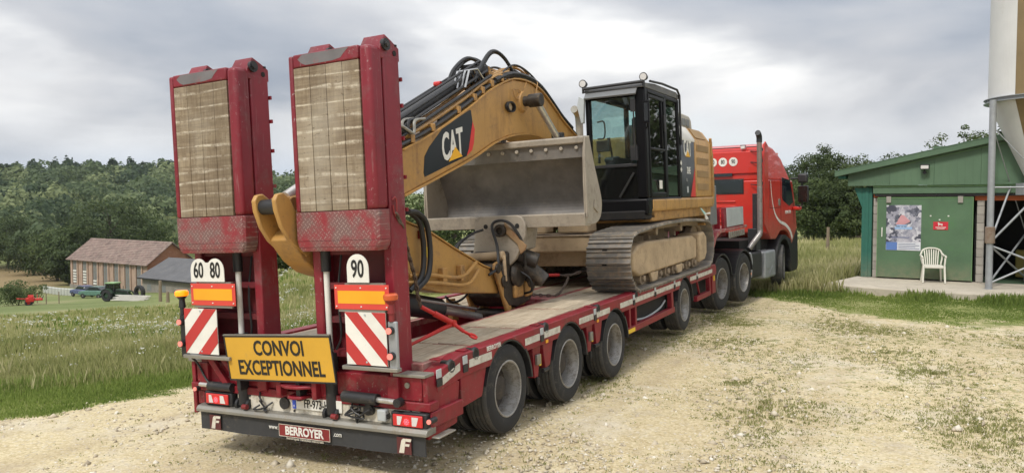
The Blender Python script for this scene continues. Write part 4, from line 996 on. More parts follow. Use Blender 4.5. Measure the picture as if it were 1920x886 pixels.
# ---- ramps
M_wornrail = mat('worn_top_rail', (.17, .16, .165), .5, .2, dirt=(.34, .07, .08), dirt_amt=.22, scale=4, var=.2)
RW = .79
M_web = mat('ramp_web_shaded_red', (.13, .012, .018), .6, dirt=(.04, .02, .02), dirt_amt=.3)  # darker copy of the ramp red: recess shade put into the colour
def make_ramp(x0):
    x1 = x0 + RW
    r = MB(); r.box((x0, -.125, .70), (x0 + .085, .075, 3.24)); r.box((x1 - .085, -.125, .70), (x1, .075, 3.24))
    rp = r.build('ramp', M_redramp, TRL, bevel=.012)
    b = MB(); b.box((x0 + .086, .02, .80), (x1 - .086, .05, 3.22))
    b.build('ramp_web', M_web, rp)
    for k in range(9): MB().box((x0 + .086, -.09, .92 + k * .27), (x1 - .086, .019, .97 + k * .27)).build('ramp_rib', M_web, rp)
    # lugs and pins at the top
    for a in (x0 + .06, x1 - .20):
        MB().prism([(-.155, 3.20), (-.155, 3.285), (-.090, 3.385), (.0, 3.345), (.085, 3.30), (.085, 3.20)], 'x', a + .001, a + .199).build('hinge_lug', M_redramp, rp, bevel=.006)
    for a in (x0 + .26, x1):
        m = MB(); m.cyl((a - .01, -.095, 3.305), (a + .018, -.095, 3.305), .046, 16); m.cyl((a + .018, -.095, 3.305), (a + .035, -.095, 3.305), .024, 6); m.build('hinge_pin', M_dark, rp)
    m = MB(); m.cyl((x1, .02, 3.255), (x1 + .003, .02, 3.255), .022, 12); m.box((x1, .03, 3.31), (x1 + .003, .055, 3.325)); m.build('lug_hole', M_deep, rp)
    m = MB()
    for z in (3.05, 2.85, 2.6, 2.3, 2.05): m.box((x1 - .02, .076, z), (x1 + .012, .095, z + .03))
    m.build('edge_stub', M_red, rp)
    # folded outer half
    m = MB(); m.box((x0 + .04, -.255, 1.80), (x1 - .04, -.13, 3.27)); m.build('fold_body', M_redramp, rp)
    m = MB(); m.box((x0, -.287, 2.075), (x0 + .047, -.13, 3.285)); m.build('fold_stile', M_redramp, rp, bevel=.018, seg=3)
    m = MB(); m.box((x1 - .105, -.287, 2.075), (x1, -.13, 3.285)); m.build('fold_stile', M_redramp, rp, bevel=.034, seg=4)
    m = MB(); m.box((x0 + .048, -.285, 3.188), (x1 - .106, -.13, 3.290)); m.build('top_rail', M_redramp, rp, bevel=.012)
    MB().prism([(x0 + .14, 3.215), (x0 + .18, 3.200), (x0 + .44, 3.203), (x0 + .52, 3.215), (x0 + .55, 3.245), (x0 + .60, 3.283), (x0 + .15, 3.283), (x0 + .10, 3.25)], 'y', -.2862, -.2845).build('worn_patch', M_wornrail, rp)
    m = MB(); zz = [(1.77, .03), (1.84, 0), (2.074, 0)]
    A = lambda z, i: [(x0 + i, -.284 + i * .4, z), (x1 - .02 - i, -.284 + i * .4, z), (x1 - i, -.262 + i * .4, z), (x1 - i, -.135, z), (x0 + i, -.135, z)]
    m.loft(A(1.77, .035), A(1.80, .012)); m.loft(A(1.801, .012), A(1.85, 0)); m.loft(A(1.851, 0), A(2.074, 0)); m.build('tread_plate', M_cheq, rp, bevel=.004)
    W0, W1 = x0 + .050, x1 - .108; wds = [0, .25, .5, .75, 1]
    for a, b_ in zip(wds, wds[1:]):
        MB().box((W0 + (W1 - W0) * a + .0018, -.281 - random.uniform(0, .004), 2.079), (W0 + (W1 - W0) * b_ - .0018, -.2555, 3.184)).build('ramp_plank', M_rampwood, rp, bevel=.003, seg=1)
    # hydraulic ram
    xr = x0 + (.50 if x0 < 0 else .115); zt = 1.07 if x0 < 0 else .95
    m = MB(); m.cyl((xr, -.10, .46), (xr, -.10, zt), .055, 18); m.cyl((xr, -.10, 1.60), (xr, -.10, 1.80), .04, 14); m.build('ram_barrel', M_dark, rp)
    MB().cyl((xr, -.10, zt - .02), (xr, -.10, 1.75), .024, 14).build('ram_rod', M_plate, rp)
    m = MB(); m.lathe((xr, -.10, .455), 'x', [(.001, -.075), (.055, -.075), (.055, -.05), (.03, -.045), (.03, .045), (.055, .05), (.055, .075), (.001, .075)], 16); m.build('ram_roller', M_dark, rp)
    m = MB(); m.cyl((xr + .04, -.17, .455), (xr + .09, -.17, .455), .022, 12); m.build('roller_pin', M_berr, rp)
    MB().tube(catmull([(xr + .12, -.05, 1.75), (xr + .10, -.09, 1.4), (xr + .12, -.1, 1.1), (xr + .08, -.12, .98)]), .009, 6).build('ram_hose', M_hose, rp)
    # hinge feet
    for a in (x0, x1 - .10):
        m = MB(); m.prism([(-.14, .60), (-.14, .80), (.08, .80), (.08, .60), (.0, .55), (-.08, .55)], 'x', a - .001, a + .101); m.cyl((a - .02, -.03, .70), (a + .15, -.03, .70), .06, 18); m.build('hinge_foot', M_red, rp, bevel=.006)
    MB().lathe((x1 + .062, -.05, .735), 'y', [(.001, -.06), (.022, -.06), (.022, -.045), (.062, -.04), (.062, .03)], 20).build('pivot_cap', M_alu, rp)
    return rp
RL = make_ramp(-1.12); RR = make_ramp(.24)
m = MB(); m.cyl((.52, -.16, .625), (.85, -.16, .62), .045, 16); m.build('slide_ram', M_dark, TRL); MB().cyl((.84, -.16, .62), (1.02, -.16, .615), .022, 12).build('slide_rod', M_rod, TRL)
m = MB(); m.lathe((1.05, -.165, .615), 'y', [(.001, -.03), (.034, -.03), (.034, .03)], 12); m.build('slide_eye', M_dark, TRL)
m = MB(); m.cyl((-1.0, -.14, .60), (-.72, -.14, .60), .04, 14); m.build('slide_ram', M_dark, TRL); MB().cyl((-1.12, -.14, .605), (-.99, -.14, .605), .02, 12).build('slide_rod', M_rod, TRL)
# ---- boards
def chevron(x0, x1, z0, z1, y, bands, slope):
    MB().box((x0, y - .006, z0), (x1, y, z1)).build('hazard_board', M_plate, TRL)
    rect = [(0, 0), (1, 0), (1, 1), (0, 1)]
    for a, b in bands:
        if slope > 0: p = clip_poly(clip_poly(rect, 1, -1, a), -1, 1, -b)
        else: p = clip_poly(clip_poly(rect, 1, 1, a), -1, -1, -b)
        if len(p) > 2: MB().prism([(x0 + u * (x1 - x0), z0 + v * (z1 - z0)) for u, v in p], 'y', y - .0085, y - .0065).build('red_stripe', M_signred, TRL)
    m = MB()
    for u in (.5,):
        for v in (.06, .95): m.cyl((x0 + (x1 - x0) * u, y - .012, z0 + (z1 - z0) * v), (x0 + (x1 - x0) * u, y - .008, z0 + (z1 - z0) * v), .008, 8)
    m.build('rivet', M_lgrey, TRL)
chevron(-1.13, -.735, .905, 1.295, -.25, [(-1, -.74), (-.37, .0), (.38, .74)], 1)
chevron(.652, 1.035, .905, 1.305, -.25, [(.24, .60), (.99, 1.32), (1.66, 2)], -1)
m = MB(); m.box((-1.16, -.27, .862), (-.60, -.20, .893)); m.box((.60, -.26, .862), (1.12, -.20, .893)); m.build('board_arm', M_alu, TRL, bevel=.005)
m = MB(); m.bar((-.95, -.16, .86), (-.80, -.12, .62), .05); m.bar((-.80, -.16, .86), (-.70, -.12, .70), .04); m.build('arm_bracket', M_red, TRL, bevel=.005)
def marking(x0, x1, z0, z1, y):
    MB().box((x0, y - .008, z0), (x1, y, z1)).build('marking_board', M_signrednew, TRL, bevel=.003)
    MB().box((x0 + .035, y - .0105, z0 + .045), (x1 - .035, y - .0085, z1 - .045)).build('amber_field', M_amber, TRL)
    m = MB()
    for u in (.04, .5, .96):
        for v in (.12, .88): m.cyl((x0 + (x1 - x0) * u, y - .014, z0 + (z1 - z0) * v), (x0 + (x1 - x0) * u, y - .008, z0 + (z1 - z0) * v), .006, 6)
    m.build('rivet', M_plate, TRL)
    m = MB(); m.box((x0 + .03, y, z0 - .02), (x1 - .05, y + .02, z0)); m.box((x0 + .1, y, z1), (x1 - .05, y + .03, z1 + .012)); m.build('board_holder', M_alu, TRL)
marking(-1.03, -.50, 1.325, 1.512, -.25); marking(.56, 1.075, 1.325, 1.512, -.25)
def lobe(cx_, w_, z0, z1, n=14):
    r = w_ / 2; return [(cx_ - r, z0), (cx_ + r, z0)] + [(cx_ + r * math.cos(t), z1 - r + r * math.sin(t)) for t in np.linspace(0, math.pi, n)]
MB().prism(lobe(.80, .205, 1.530, 1.745), 'y', -.262, -.256).build('speed_plate', M_plate, TRL)
text('90', .185, M_blk, TRL, FX(.80, 1.628, -.2635), 'speed_number', sx=.66, bold=.003)
a = lobe(-.91, .205, 1.528, 1.725); b = lobe(-.715, .205, 1.528, 1.725)
MB().prism([(-1.012, 1.528), (-.612, 1.528)] + [p for p in b[2:]][:11] + [(-.812, 1.69)] + [p for p in a[2:]][3:], 'y', -.262, -.256).build('speed_plate', M_plate, TRL)
text('60', .185, M_blk, TRL, FX(-.915, 1.620, -.2635), 'speed_number', sx=.66, bold=.003)
text('80', .185, M_blk, TRL, FX(-.715, 1.620, -.2635), 'speed_number', sx=.66, bold=.003)
# convoy board, hung a little askew
cA, cBp, cC, cD = [Vector(v) for v in ((-.655, -.262, 1.066), (.489, -.262, 1.107), (.489 + .015, -.225, .748), (-.638, -.225, .692))]
Mx = axes((cA + cBp + cC + cD) / 4, (cBp - cA), (cA - cD), B_)
sg = MB().box((-.572, -.187, -.012), (.572, .187, 0)).build('convoy_board', M_yelsign, TRL, off=(0, 0, 0)); sg.matrix_local = Mx
m = MB(); m.box((-.580, .180, -.014), (.580, .194, .004)); m.box((-.580, -.194, -.014), (.580, -.180, .004)); m.box((-.580, -.180, -.014), (-.567, .180, .004)); m.box((.567, -.180, -.014), (.580, .180, .004))
m.build('board_frame', M_dark, sg, off=(0, 0, 0), bevel=.002)
m = MB(); m.box((-.58, .1945, -.014), (.58, .203, .006)); m.build('frame_cap', M_alu, sg, off=(0, 0, 0))
text('CONVOI', .172, M_blk, sg, Matrix.Translation((0.02, .083, .002)), sx=.80, bold=.0035)
text('EXCEPTIONNEL', .172, M_blk, sg, Matrix.Translation((0.01, -.083, .002)), sx=.76, bold=.0035)
m = MB(); m.box((-.60, -.20, .60), (-.56, -.12, .76)); m.box((.06, -.2, .56), (.10, -.12, .80)); m.build('board_bracket', M_dark, TRL)
# beacons and marker lamps
def beacon(x, lit):
    y = -.235; zb = 1.02
    m = MB(); m.box((x - .035, y - .01, .86), (x + .045, y + .02, 1.24)); m.build('lamp_bracket', M_dark if lit else M_galv, TRL, bevel=.01)
    for z in (.985, 1.175):
        MB().cyl((x, y - .04, z), (x, y - .011, z), .030, 16).build('marker_housing', M_dark, TRL); MB().cyl((x, y - .052, z), (x, y - .041, z), .024, 16).build('marker_lamp', M_led, TRL)
    m = MB(); m.cyl((x, y, 1.24), (x, y, 1.30), .022, 10); m.cyl((x, y, 1.30), (x, y, 1.37), .030, 12, .024); m.cyl((x, y, 1.37), (x, y, 1.40), .026, 12, .05); m.build('beacon_stem', M_dark if lit else M_berr, TRL)
    MB().lathe((x, y, 1.40), 'z', [(.052, 0), (.056, .012), (.056, .035), (.045, .048), (.001, .050)], 20).build('beacon', M_beacon if lit else M_beaconoff, TRL)
beacon(-1.175, True); beacon(1.075, False)
MB().tube(catmull([(-1.15, -.22, .88), (-1.12, -.16, .80), (-1.03, -.15, .66), (-.92, -.16, .58)]), .010).build('spiral_cable', M_hose, TRL)

# ---- loose things on the trailer
def chain_links(pts, step, m, parent, base, name='chain_link', r=.0085):
    P = resample(pts, max(3, int(sum((Vector(b) - Vector(a)).length for a, b in zip(pts, pts[1:])) / step) + 1))
    me = None
    for i, (a, b) in enumerate(zip(P, P[1:])):
        if me is None:
            k = MB(); q = [(.030 * math.cos(t) * .62 + (0), .030 * math.sin(t), 0) for t in np.linspace(0, 2 * math.pi, 11)]
            q = [(x * .55, y, 0) for x, y, _ in q]; k.tube(q, r, 5); o = k.build(name, m, parent, off=(0, 0, 0)); me = o.data
        else:
            o = bpy.data.objects.new(name, me); COL.objects.link(o); o.parent = parent
        d = (b - a).normalized(); rot = Vector((0, 1, 0)).rotation_difference(d).to_matrix().to_4x4()
        sc = (b - a).length / .052
        o.matrix_local = Matrix.Translation((a + b) / 2 - Vector(base)) @ rot @ Matrix.Rotation((i % 2) * math.pi / 2, 4, 'Y') @ Matrix.Diagonal((1.15, sc, 1.15, 1))
ring = Vector((1.12, .90, .90))
ch = root('lashing_chain', 'rusty lashing chain from the right ramp to the trailer rail with a red lever binder', 'chain', FT, tuple(ring))
cb = OFF[ch]
h0 = Vector((1.045, -.08, 2.04)); bd0 = Vector((.80, .52, 1.36)); 
pts = catmull([h0, (1.02, .03, 1.93), (.96, .17, 1.74), (.91, .30, 1.58), (.85, .42, 1.46), (.81, .50, 1.32), (.80, .55, 1.24)])
chain_links(pts, .058, M_chain, ch, cb)
m = MB(); m.tube(catmull([(1.035, -.10, 2.14), (1.045, -.08, 2.16), (1.048, -.065, 2.12), (1.045, -.07, 2.03), (1.04, -.09, 2.04), (1.04, -.10, 2.10)]), .007, 6); m.build('hook', M_berr, ch)
b0 = Vector((.80, .55, 1.24)); b1 = Vector((.955, .80, 1.065)); b2 = ring
m = MB(); m.cyl(b0, b0.lerp(b1, .45), .018, 10); m.cyl(b0.lerp(b1, .4), b1, .026, 12); m.build('binder_body', M_pred, ch)
m = MB(); m.cyl(b1, b1 + (b2 - b1) * .45, .017, 10); m.lathe(tuple(b1), 'x', [(.001, -.02), (.032, -.02), (.032, .02), (.001, .02)], 12); m.build('binder_screw', M_pred, ch)
m = MB(); m.cyl(b1, b1 + Vector((-.20, -.36, -.13)), .020, 10, .013); m.build('binder_lever', M_pred, ch)
chain_links([b1 + (b2 - b1) * .45, b2 + Vector((0, 0, .03))], .05, M_pred, ch, cb, r=.010)
# second chain under the bucket
ch2 = root('lashing_chain', 'dark lashing chain with a small red binder lying on the deck between the excavator tracks', 'chain', FT, (0, 4.3, .88))
cb2 = OFF[ch2]
chain_links(catmull([(-.30, 3.95, 1.10), (-.15, 4.15, 1.16), (.0, 4.3, 1.14)]), .06, M_chain, ch2, cb2)
m = MB(); m.cyl((0, 4.3, 1.14), (.30, 4.5, 1.13), .020, 10); m.cyl((.12, 4.38, 1.14), (-.08, 4.25, 1.04), .014, 8); m.build('binder', M_pred, ch2)
chain_links(catmull([(.30, 4.5, 1.13), (.42, 4.52, 1.12), (.56, 4.6, 1.16)]), .06, M_chain, ch2, cb2)
chain_links(catmull([(-.45, 4.25, .892), (-.1, 4.3, .892), (.25, 4.22, .892), (.36, 4.30, .892), (.42, 4.38, 1.0), (.45, 4.45, 1.1)]), .06, M_chain, ch2, cb2)
# spare tyre in the well
sp = root('spare_tyre', 'grey spare tyre lying flat in the well of the trailer deck behind the right ramp', 'tyre', FT, (0, 1.0, .435))
MB().lathe((0, 1.0, .56), 'z', [(.16, -.10), (.28, -.12), (.315, -.07), (.32, 0), (.315, .07), (.28, .12), (.16, .10), (.15, 0)], 36, closed=True).build('tyre_casing', mat('dusty_rubber', (.12, .115, .11), .85, dirt=(.25, .22, .18), dirt_amt=.3), sp)

# ================================================================ excavator
EXC = root('tracked_excavator', 'dusty yellow tracked excavator with black cab and arched boom, folded up on the trailer deck', 'excavator', FT, (0.02, 6.7, .875))
B_ = OFF[EXC]
CX = .02
# ---- tracks
def track_path():
    p = []
    for a in np.linspace(-95, -245, 14): p.append((4.86 + .405 * math.cos(R_(a)), 1.285 + .405 * math.sin(R_(a))))      # idler, bottom round to the top
    p += [(5.4, 1.700), (6.2, 1.732), (7.2, 1.738), (7.9, 1.718)]
    for a in np.linspace(75, -80, 12): p.append((8.54 + .405 * math.cos(R_(a)), 1.285 + .405 * math.sin(R_(a))))
    p += [(7.8, .878), (6.6, .878), (5.6, .878)]
    return p + [p[0]]
TP = [Vector((0, y, z)) for y, z in track_path()]
NS = 50
RS = resample(TP, NS + 1)[:NS]
def shoe_mesh():
    m = MB(); W = .30
    m.prism([(-.104, -.004), (.094, -.004), (.094, .010), (-.085, .012), (-.088, .040), (-.104, .040)], 'x', -W, W)
    for y, h in ((-.022, .026), (.046, .022)): m.prism([(y, .0105), (y + .020, .0105), (y + .015, .0105 + h), (y + .005, .0105 + h)], 'x', -W, W)
    return m
def side_track(cx, side):
    outward = 1 if side > 0 else -1
    first = None
    cen = sum(RS, Vector()) / NS
    for i, p in enumerate(RS):
        q = RS[(i + 1) % NS]; mid = (p + q) / 2; d = (q - p).normalized(); nrm = Vector((0, -d.z, d.y))
        if nrm.dot(mid - cen) < 0: nrm = -nrm
        if first is None and not hasattr(side_track, 'me'):
            o = shoe_mesh().build('track_shoe', M_track, EXC, off=(0, 0, 0)); side_track.me = o.data; first = o
        else:
            o = bpy.data.objects.new('track_shoe', side_track.me); COL.objects.link(o); o.parent = EXC
        X = Vector((1, 0, 0)); Y = d; Z = X.cross(Y)
        if Z.dot(nrm) < 0: Y = -d; Z = X.cross(Y)
        o.matrix_local = Matrix.Translation(Vector((cx, mid.y, mid.z)) - B_ - nrm * .02) @ Matrix((X, Y, Z)).transposed().to_4x4()
        # two clean-out holes in the middle of the shoe
        if not hasattr(side_track, 'hole'):
            h = MB(); h.box((-.085, .064, .008), (-.02, .090, .0125)); h.box((.02, .064, .008), (.085, .090, .0125)); h2 = h.build('shoe_hole', M_deep, o, off=(0, 0, 0)); side_track.hole = h2.data
        else:
            h2 = bpy.data.objects.new('shoe_hole', side_track.hole); COL.objects.link(h2); h2.parent = o
        # chain link pair on the inside
    lk = MB()
    for i, p in enumerate(RS):
        q = RS[(i + 1) % NS]; mid = (p + q) / 2; d = (q - p).normalized(); nrm = Vector((0, -d.z, d.y))
        if nrm.dot(mid - cen) < 0: nrm = -nrm
        for s in (-.085, .085):
            c = mid - nrm * .060; A = [c + d * a + nrm * b for a, b in ((-.10, -.035), (.10, -.035), (.10, .038), (-.10, .038))]
            lk.loft([(cx + s - .02, v.y, v.z) for v in A], [(cx + s + .02, v.y, v.z) for v in A])
    lk.build('track_chain', M_mudst, EXC)
    f = MB(); x0, x1 = cx - .20, cx + .20
    xo0, xo1 = (cx + .02, cx + .225) if outward > 0 else (cx - .225, cx - .02)
    f.prism([(4.95, 1.10), (5.05, 1.06), (7.95, 1.08), (8.0, 1.14), (8.0, 1.40), (7.8, 1.46), (5.4, 1.50), (5.05, 1.47), (4.80, 1.38), (4.78, 1.16)], 'x', xo0, xo1)
    f.build('track_frame', M_under, EXC, bevel=.03, seg=3)
    f = MB(); f.prism([(8.05, 1.0), (8.42, 1.02), (8.56, 1.12), (8.58, 1.40), (8.40, 1.50), (8.06, 1.48)], 'x', cx - .12, cx + outward * .26 if outward > 0 else cx + .12) if outward > 0 else f.prism([(8.05, 1.0), (8.42, 1.02), (8.56, 1.12), (8.58, 1.40), (8.40, 1.50), (8.06, 1.48)], 'x', cx - .26, cx + .12)
    f.build('final_drive', M_under, EXC, bevel=.035, seg=3)
    f = MB()
    f.cyl((cx - .13, 4.86, 1.285), (cx + .13, 4.86, 1.285), .30, 28); f.cyl((cx - .2, 4.86, 1.285), (cx + .2, 4.86, 1.285), .08, 14); f.build('idler', M_mudst, EXC, bevel=.02)
    f = MB(); f.cyl((cx - .05, 8.54, 1.285), (cx + .05, 8.54, 1.285), .32, 24); f.build('sprocket', M_mudst, EXC)
    for k in range(8):
        y = 5.30 + k * .385
        f = MB(); f.cyl((cx - .17, y, 1.005), (cx + .17, y, 1.005), .085, 14); f.cyl((cx - .21, y, 1.005), (cx + .21, y, 1.005), .045, 10); f.build('track_roller', M_mudst, EXC, bevel=.008)
    for y in (5.72, 7.0):
        f = MB(); f.prism([(y - .18, 1.06), (y + .18, 1.06), (y + .12, .93), (y - .10, .93)], 'x', *( (cx + .17, cx + .215) if outward > 0 else (cx - .215, cx - .17))); f.build('track_guard', M_under, EXC, bevel=.012)
    for y in (6.1, 7.4):
        f = MB(); f.cyl((cx - .12, y, 1.615), (cx + .15 * outward, y, 1.615), .062, 14); f.box((cx - .04, y - .05, 1.45), (cx + .04, y + .05, 1.60)); f.build('carrier_roller', M_mudst, EXC)
    f = MB()
    for y in (6.35, 6.8, 7.25): f.prism([(y, 1.490), (y + .16, 1.470), (y + .155, 1.462), (y, 1.482)], 'x', cx + outward * .05, cx + outward * .10)
    f.build('frame_slot', M_deep, EXC)
side_track(1.0, 1); side_track(1.0 - 2 * (1.0 - CX), -1)
# ---- car body
m = MB(); m.box((-.72, 5.25, 1.18), (.76, 8.1, 1.42)); m.prism([(4.98, 1.39), (5.5, 1.40), (8.1, 1.40), (8.2, 1.62), (4.95, 1.62)], 'x', -.68, .72)
m.build('car_body', M_under, EXC, bevel=.03)
m = MB(); m.box((-.66, 4.93, 1.615), (.70, 6.0, 1.635)); m.cyl((CX, 6.7, 1.62), (CX, 6.7, 1.76), .62, 36); m.build('slew_ring', M_mudst, EXC, bevel=.006)
m = MB(); m.box((-.5, 5.02, 1.66), (-.12, 5.3, 1.80)); m.box((.05, 5.05, 1.66), (.5, 5.4, 1.82)); m.build('body_casting', M_under, EXC, bevel=.02)
# ---- upper frame
m = MB(); m.prism([(5.60, 1.905), (5.60, 2.085), (9.15, 2.085), (9.15, 1.905)], 'x', .95, 1.27); m.prism([(5.44, 1.905), (5.40, 2.0), (5.44, 2.085), (9.15, 2.085), (9.15, 1.905)], 'x', -1.24, -.75)
m.build('side_skirt', M_cat, EXC, bevel=.035, seg=3)
m = MB(); m.box((.38, 5.40, 1.86), (1.262, 5.595, 2.09)); m.build('cab_step', M_cabblk, EXC, bevel=.03, seg=3)
m = MB(); m.box((-1.2, 5.65, 1.76), (1.22, 9.1, 1.92)); m.build('upper_frame', M_catd, EXC, bevel=.02)
m = MB(); m.box((.95, 8.72, 1.62), (1.20, 8.78, 1.90)); m.box((.90, 8.60, 1.60), (1.22, 8.80, 1.64)); m.build('step_bracket', M_catd, EXC, bevel=.008)
# body panels: black front panel, louvred rear door, chamfered top
prof = [(1.262, 2.09), (1.262, 3.02), (1.12, 3.235), (.42, 3.28), (.42, 2.09)]
MB().prism(prof, 'y', 7.12, 7.93).build('side_panel', M_logo, EXC, bevel=.01)
m = MB(); m.prism([(1.266, 2.98), (1.266, 3.03), (1.124, 3.240), (.9, 3.262), (.9, 3.235), (1.11, 3.215)], 'y', 7.12, 7.96); m.build('panel_cap', mat('cap_white', (.62, .60, .56), .5, dirt=(.45, .38, .28), dirt_amt=.2), EXC, bevel=.006)
MB().prism(prof, 'y', 7.97, 9.06).build('engine_door', M_cat, EXC, bevel=.025, seg=3)
M_louv = mat('louvre_tan', (.28, .175, .075), .7, dirt=(.36, .25, .13), dirt_amt=.3)
for k in range(4):
    z0 = 2.90 - k * .215
    m = MB(); m.box((1.263, 8.06, z0 - .055), (1.270, 8.86 - .02 * k, z0 + .055))
    lo = m.build('louvre', M_louv, EXC, bevel=.003)
m = MB(); m.prism([(1.24, 3.065), (1.13, 3.230), (1.137, 3.236), (1.248, 3.071)], 'y', 8.10, 8.80); m.build('louvre', M_louv, EXC)
m = MB(); m.prism([(9.055, 2.09), (9.055, 3.02), (9.02, 3.1), (9.06, 3.12), (9.10, 3.03), (9.10, 2.09)], 'x', 1.24, 1.285); m.build('door_edge', M_catd, EXC, bevel=.006)
cwp = [(9.10, 1.95), (9.10, 3.03), (9.3, 3.0), (9.42, 2.85), (9.45, 2.2), (9.38, 1.95)]
m = MB()
for i in range(8):
    a, b = -1.22 + i * .305, -1.22 + (i + 1) * .305
    k0 = .28 * (1 - abs(a / 1.22) ** 3); k1 = .28 * (1 - abs(b / 1.22) ** 3)
    m.loft([(a, y + (k0 if y > 9.2 else 0), z) for y, z in cwp], [(b, y + (k1 if y > 9.2 else 0), z) for y, z in cwp])
m.build('counterweight', M_cat, EXC, bevel=.01)
m = MB(); m.box((-1.22, 7.1, 2.09), (-.32, 9.1, 3.1)); m.box((-1.20, 5.6, 2.09), (-.45, 7.05, 2.75)); m.box((-.31, 7.1, 2.09), (.41, 9.1, 3.1)); m.build('engine_cover', M_cat, EXC, bevel=.04, seg=3)
# raised vent housing behind the cab
m = MB(); m.prism([(7.42, 3.24), (7.46, 3.42), (7.56, 3.48), (8.30, 3.46), (8.42, 3.40), (8.48, 3.24)], 'x', .46, 1.10); m.build('air_intake', mat('dusty_grey_cover', (.44, .41, .36), .6, dirt=(.32, .27, .2), dirt_amt=.2), EXC, bevel=.03, seg=3)
for k in range(3):
    y = 7.60 + k * .24; MB().prism([(y, 3.27), (y + .19, 3.265), (y + .18, 3.385), (y, 3.39)], 'x', 1.095, 1.112).build('vent_mesh', M_grey, EXC, bevel=.004)
# exhaust and mirror on the far side
m = MB(); m.tube(catmull([(-.62, 7.6, 3.0), (-.62, 7.6, 3.50), (-.62, 7.52, 3.62), (-.62, 7.40, 3.66)]), .065, 12); m.build('exhaust_pipe', M_alu, EXC)
m = MB(); m.tube([(-.15, 5.75, 2.7), (-.15, 5.70, 3.02), (-.15, 6.4, 3.1)], .016); m.tube([(-1.1, 5.7, 2.7), (-1.1, 5.7, 3.05), (-1.1, 6.9, 3.1)], .018); m.build('handrail', M_cat, EXC)
# ---- decals on the side
SX = 1.2635
def onside(y, z, x=SX): return axes((x, y, z), (0, 1, 0), (0, 0, 1), B_)
text('CAT', .36, M_plate, EXC, onside(7.50, 2.86, 1.2645), 'cat_lettering', sx=.62, bold=.010)
MB().prism([(7.38, 2.73), (7.64, 2.73), (7.51, 2.84)], 'x', 1.2650, 1.2668).build('logo_triangle', M_logoyel, EXC)
text('324E', .15, M_plate, EXC, onside(7.54, 2.51), 'model_number', sx=.72, bold=.003)
text('L', .07, M_plate, EXC, onside(7.42, 2.36), 'model_letter', sx=.9)
m = MB(); m.box((1.2635, 7.40, 2.16), (1.265, 7.50, 2.26)); m.build('info_sticker', M_lgrey, EXC)
MB().prism([(7.62, 2.092), (7.925, 2.092), (7.925, 2.56)], 'x', 1.2632, 1.2645).build('red_flash', M_logored, EXC)
for z in (2.62, 2.52): MB().prism([(7.05, z), (7.10, z + .045), (7.15, z), (7.10, z - .045)], 'x', 1.2660, 1.2675).build('safety_sticker', M_plate, EXC)
# ---- cab
X0, X1, Y0, Y1, Z0, Z1 = .385, 1.26, 5.42, 7.10, 1.94, 3.60
def cbar(m, a, b, w_=.07, h=.07): m.bar(a, b, w_, h)
m = MB()
m.box((X0, Y0 + .02, 1.93), (X1, Y1, 2.10))                                            # sill
m.box((X0, Y0, 2.10), (X0 + .07, Y0 + .09, Z1)); m.box((X1 - .15, Y0, 2.10), (X1, Y0 + .12, Z1))      # front posts
m.box((X0, Y1 - .08, 2.10), (X0 + .07, Y1, Z1)); m.box((X1 - .06, Y1 - .09, 2.10), (X1, Y1, Z1))      # rear posts
m.box((X1 - .05, Y0 + .90, 2.10), (X1, Y0 + 1.0, Z1))                                  # door post
m.box((X0 + .071, Y0, 3.49), (X1 - .151, Y0 + .08, Z1)); m.box((X1 - .06, Y0 + .121, 3.53), (X1, Y1 - .091, Z1)); m.box((X0, Y0 + .091, 3.53), (X0 + .06, Y1 - .081, Z1)); m.box((X0 + .071, Y1 - .08, 3.50), (X1 - .061, Y1, Z1))
m.box((X0 + .071, Y1 - .05, 2.10), (X1 - .061, Y1 - .01, 2.62))
m.box((X0, 5.9, 2.10), (X0 + .04, Y1 - .081, 2.40))
m.build('cab_frame', M_cabblk, EXC, bevel=.022, seg=3)
m = MB(); m.prism([(Y0 - .03, 3.615), (Y0 + .02, 3.665), (Y0 + .5, 3.70), (Y1 - .1, 3.70), (Y1 + .03, 3.66), (Y1 + .03, 3.605), (Y0 - .03, 3.602)], 'x', X0 + .005, X1 - .005); m.build('cab_roof', mat('cab_roof_grey', (.10, .10, .10), .5, dirt=(.3, .27, .23), dirt_amt=.3), EXC, bevel=.02)
m = MB(); m.cyl((X0 - .0, Y0 - .05, 3.655), (X1 + .0, Y0 - .05, 3.67), .022, 10); m.tube([(X1 + .02, Y0 + .2, 3.70), (X1 + .01, Y0 + .8, 3.735), (X1 + .01, Y1 - .1, 3.735), (X1 + .01, Y1 + .02, 3.66), (X1 + .01, Y1 + .02, 2.9)], .018); m.build('roof_rail', M_dark, EXC)
m = MB(); m.prism([(Y0 - .09, 3.52), (Y0 - .02, 3.60), (Y0 + .0, 3.60), (Y0 + .0, 3.585), (Y0 - .075, 3.50)], 'x', X0 + .02, X1 - .10); m.build('rain_visor', M_grey, EXC, bevel=.004)
m = MB(); m.prism([(X0 - .04, 3.18), (X0 + .0, 3.18), (X0 + .02, 3.52), (X0 - .06, 3.56), (X0 - .09, 3.42)], 'y', Y0 - .08, Y0 - .02); m.build('visor_end', M_lgrey, EXC, bevel=.008)
for x in (X0 - .01, X1 + .0):
    m = MB(); m.cyl((x, Y0 - .02, 3.60), (x, Y0 - .02, 3.68), .018, 8); m.cyl((x, Y0 - .03, 3.735), (x, Y0 + .06, 3.735), .058, 18, .04); wl = m.build('work_lamp', M_dark, EXC)
    MB().cyl((x, Y0 - .036, 3.735), (x, Y0 - .031, 3.735), .046, 18).build('lamp_lens', M_lensw, wl)
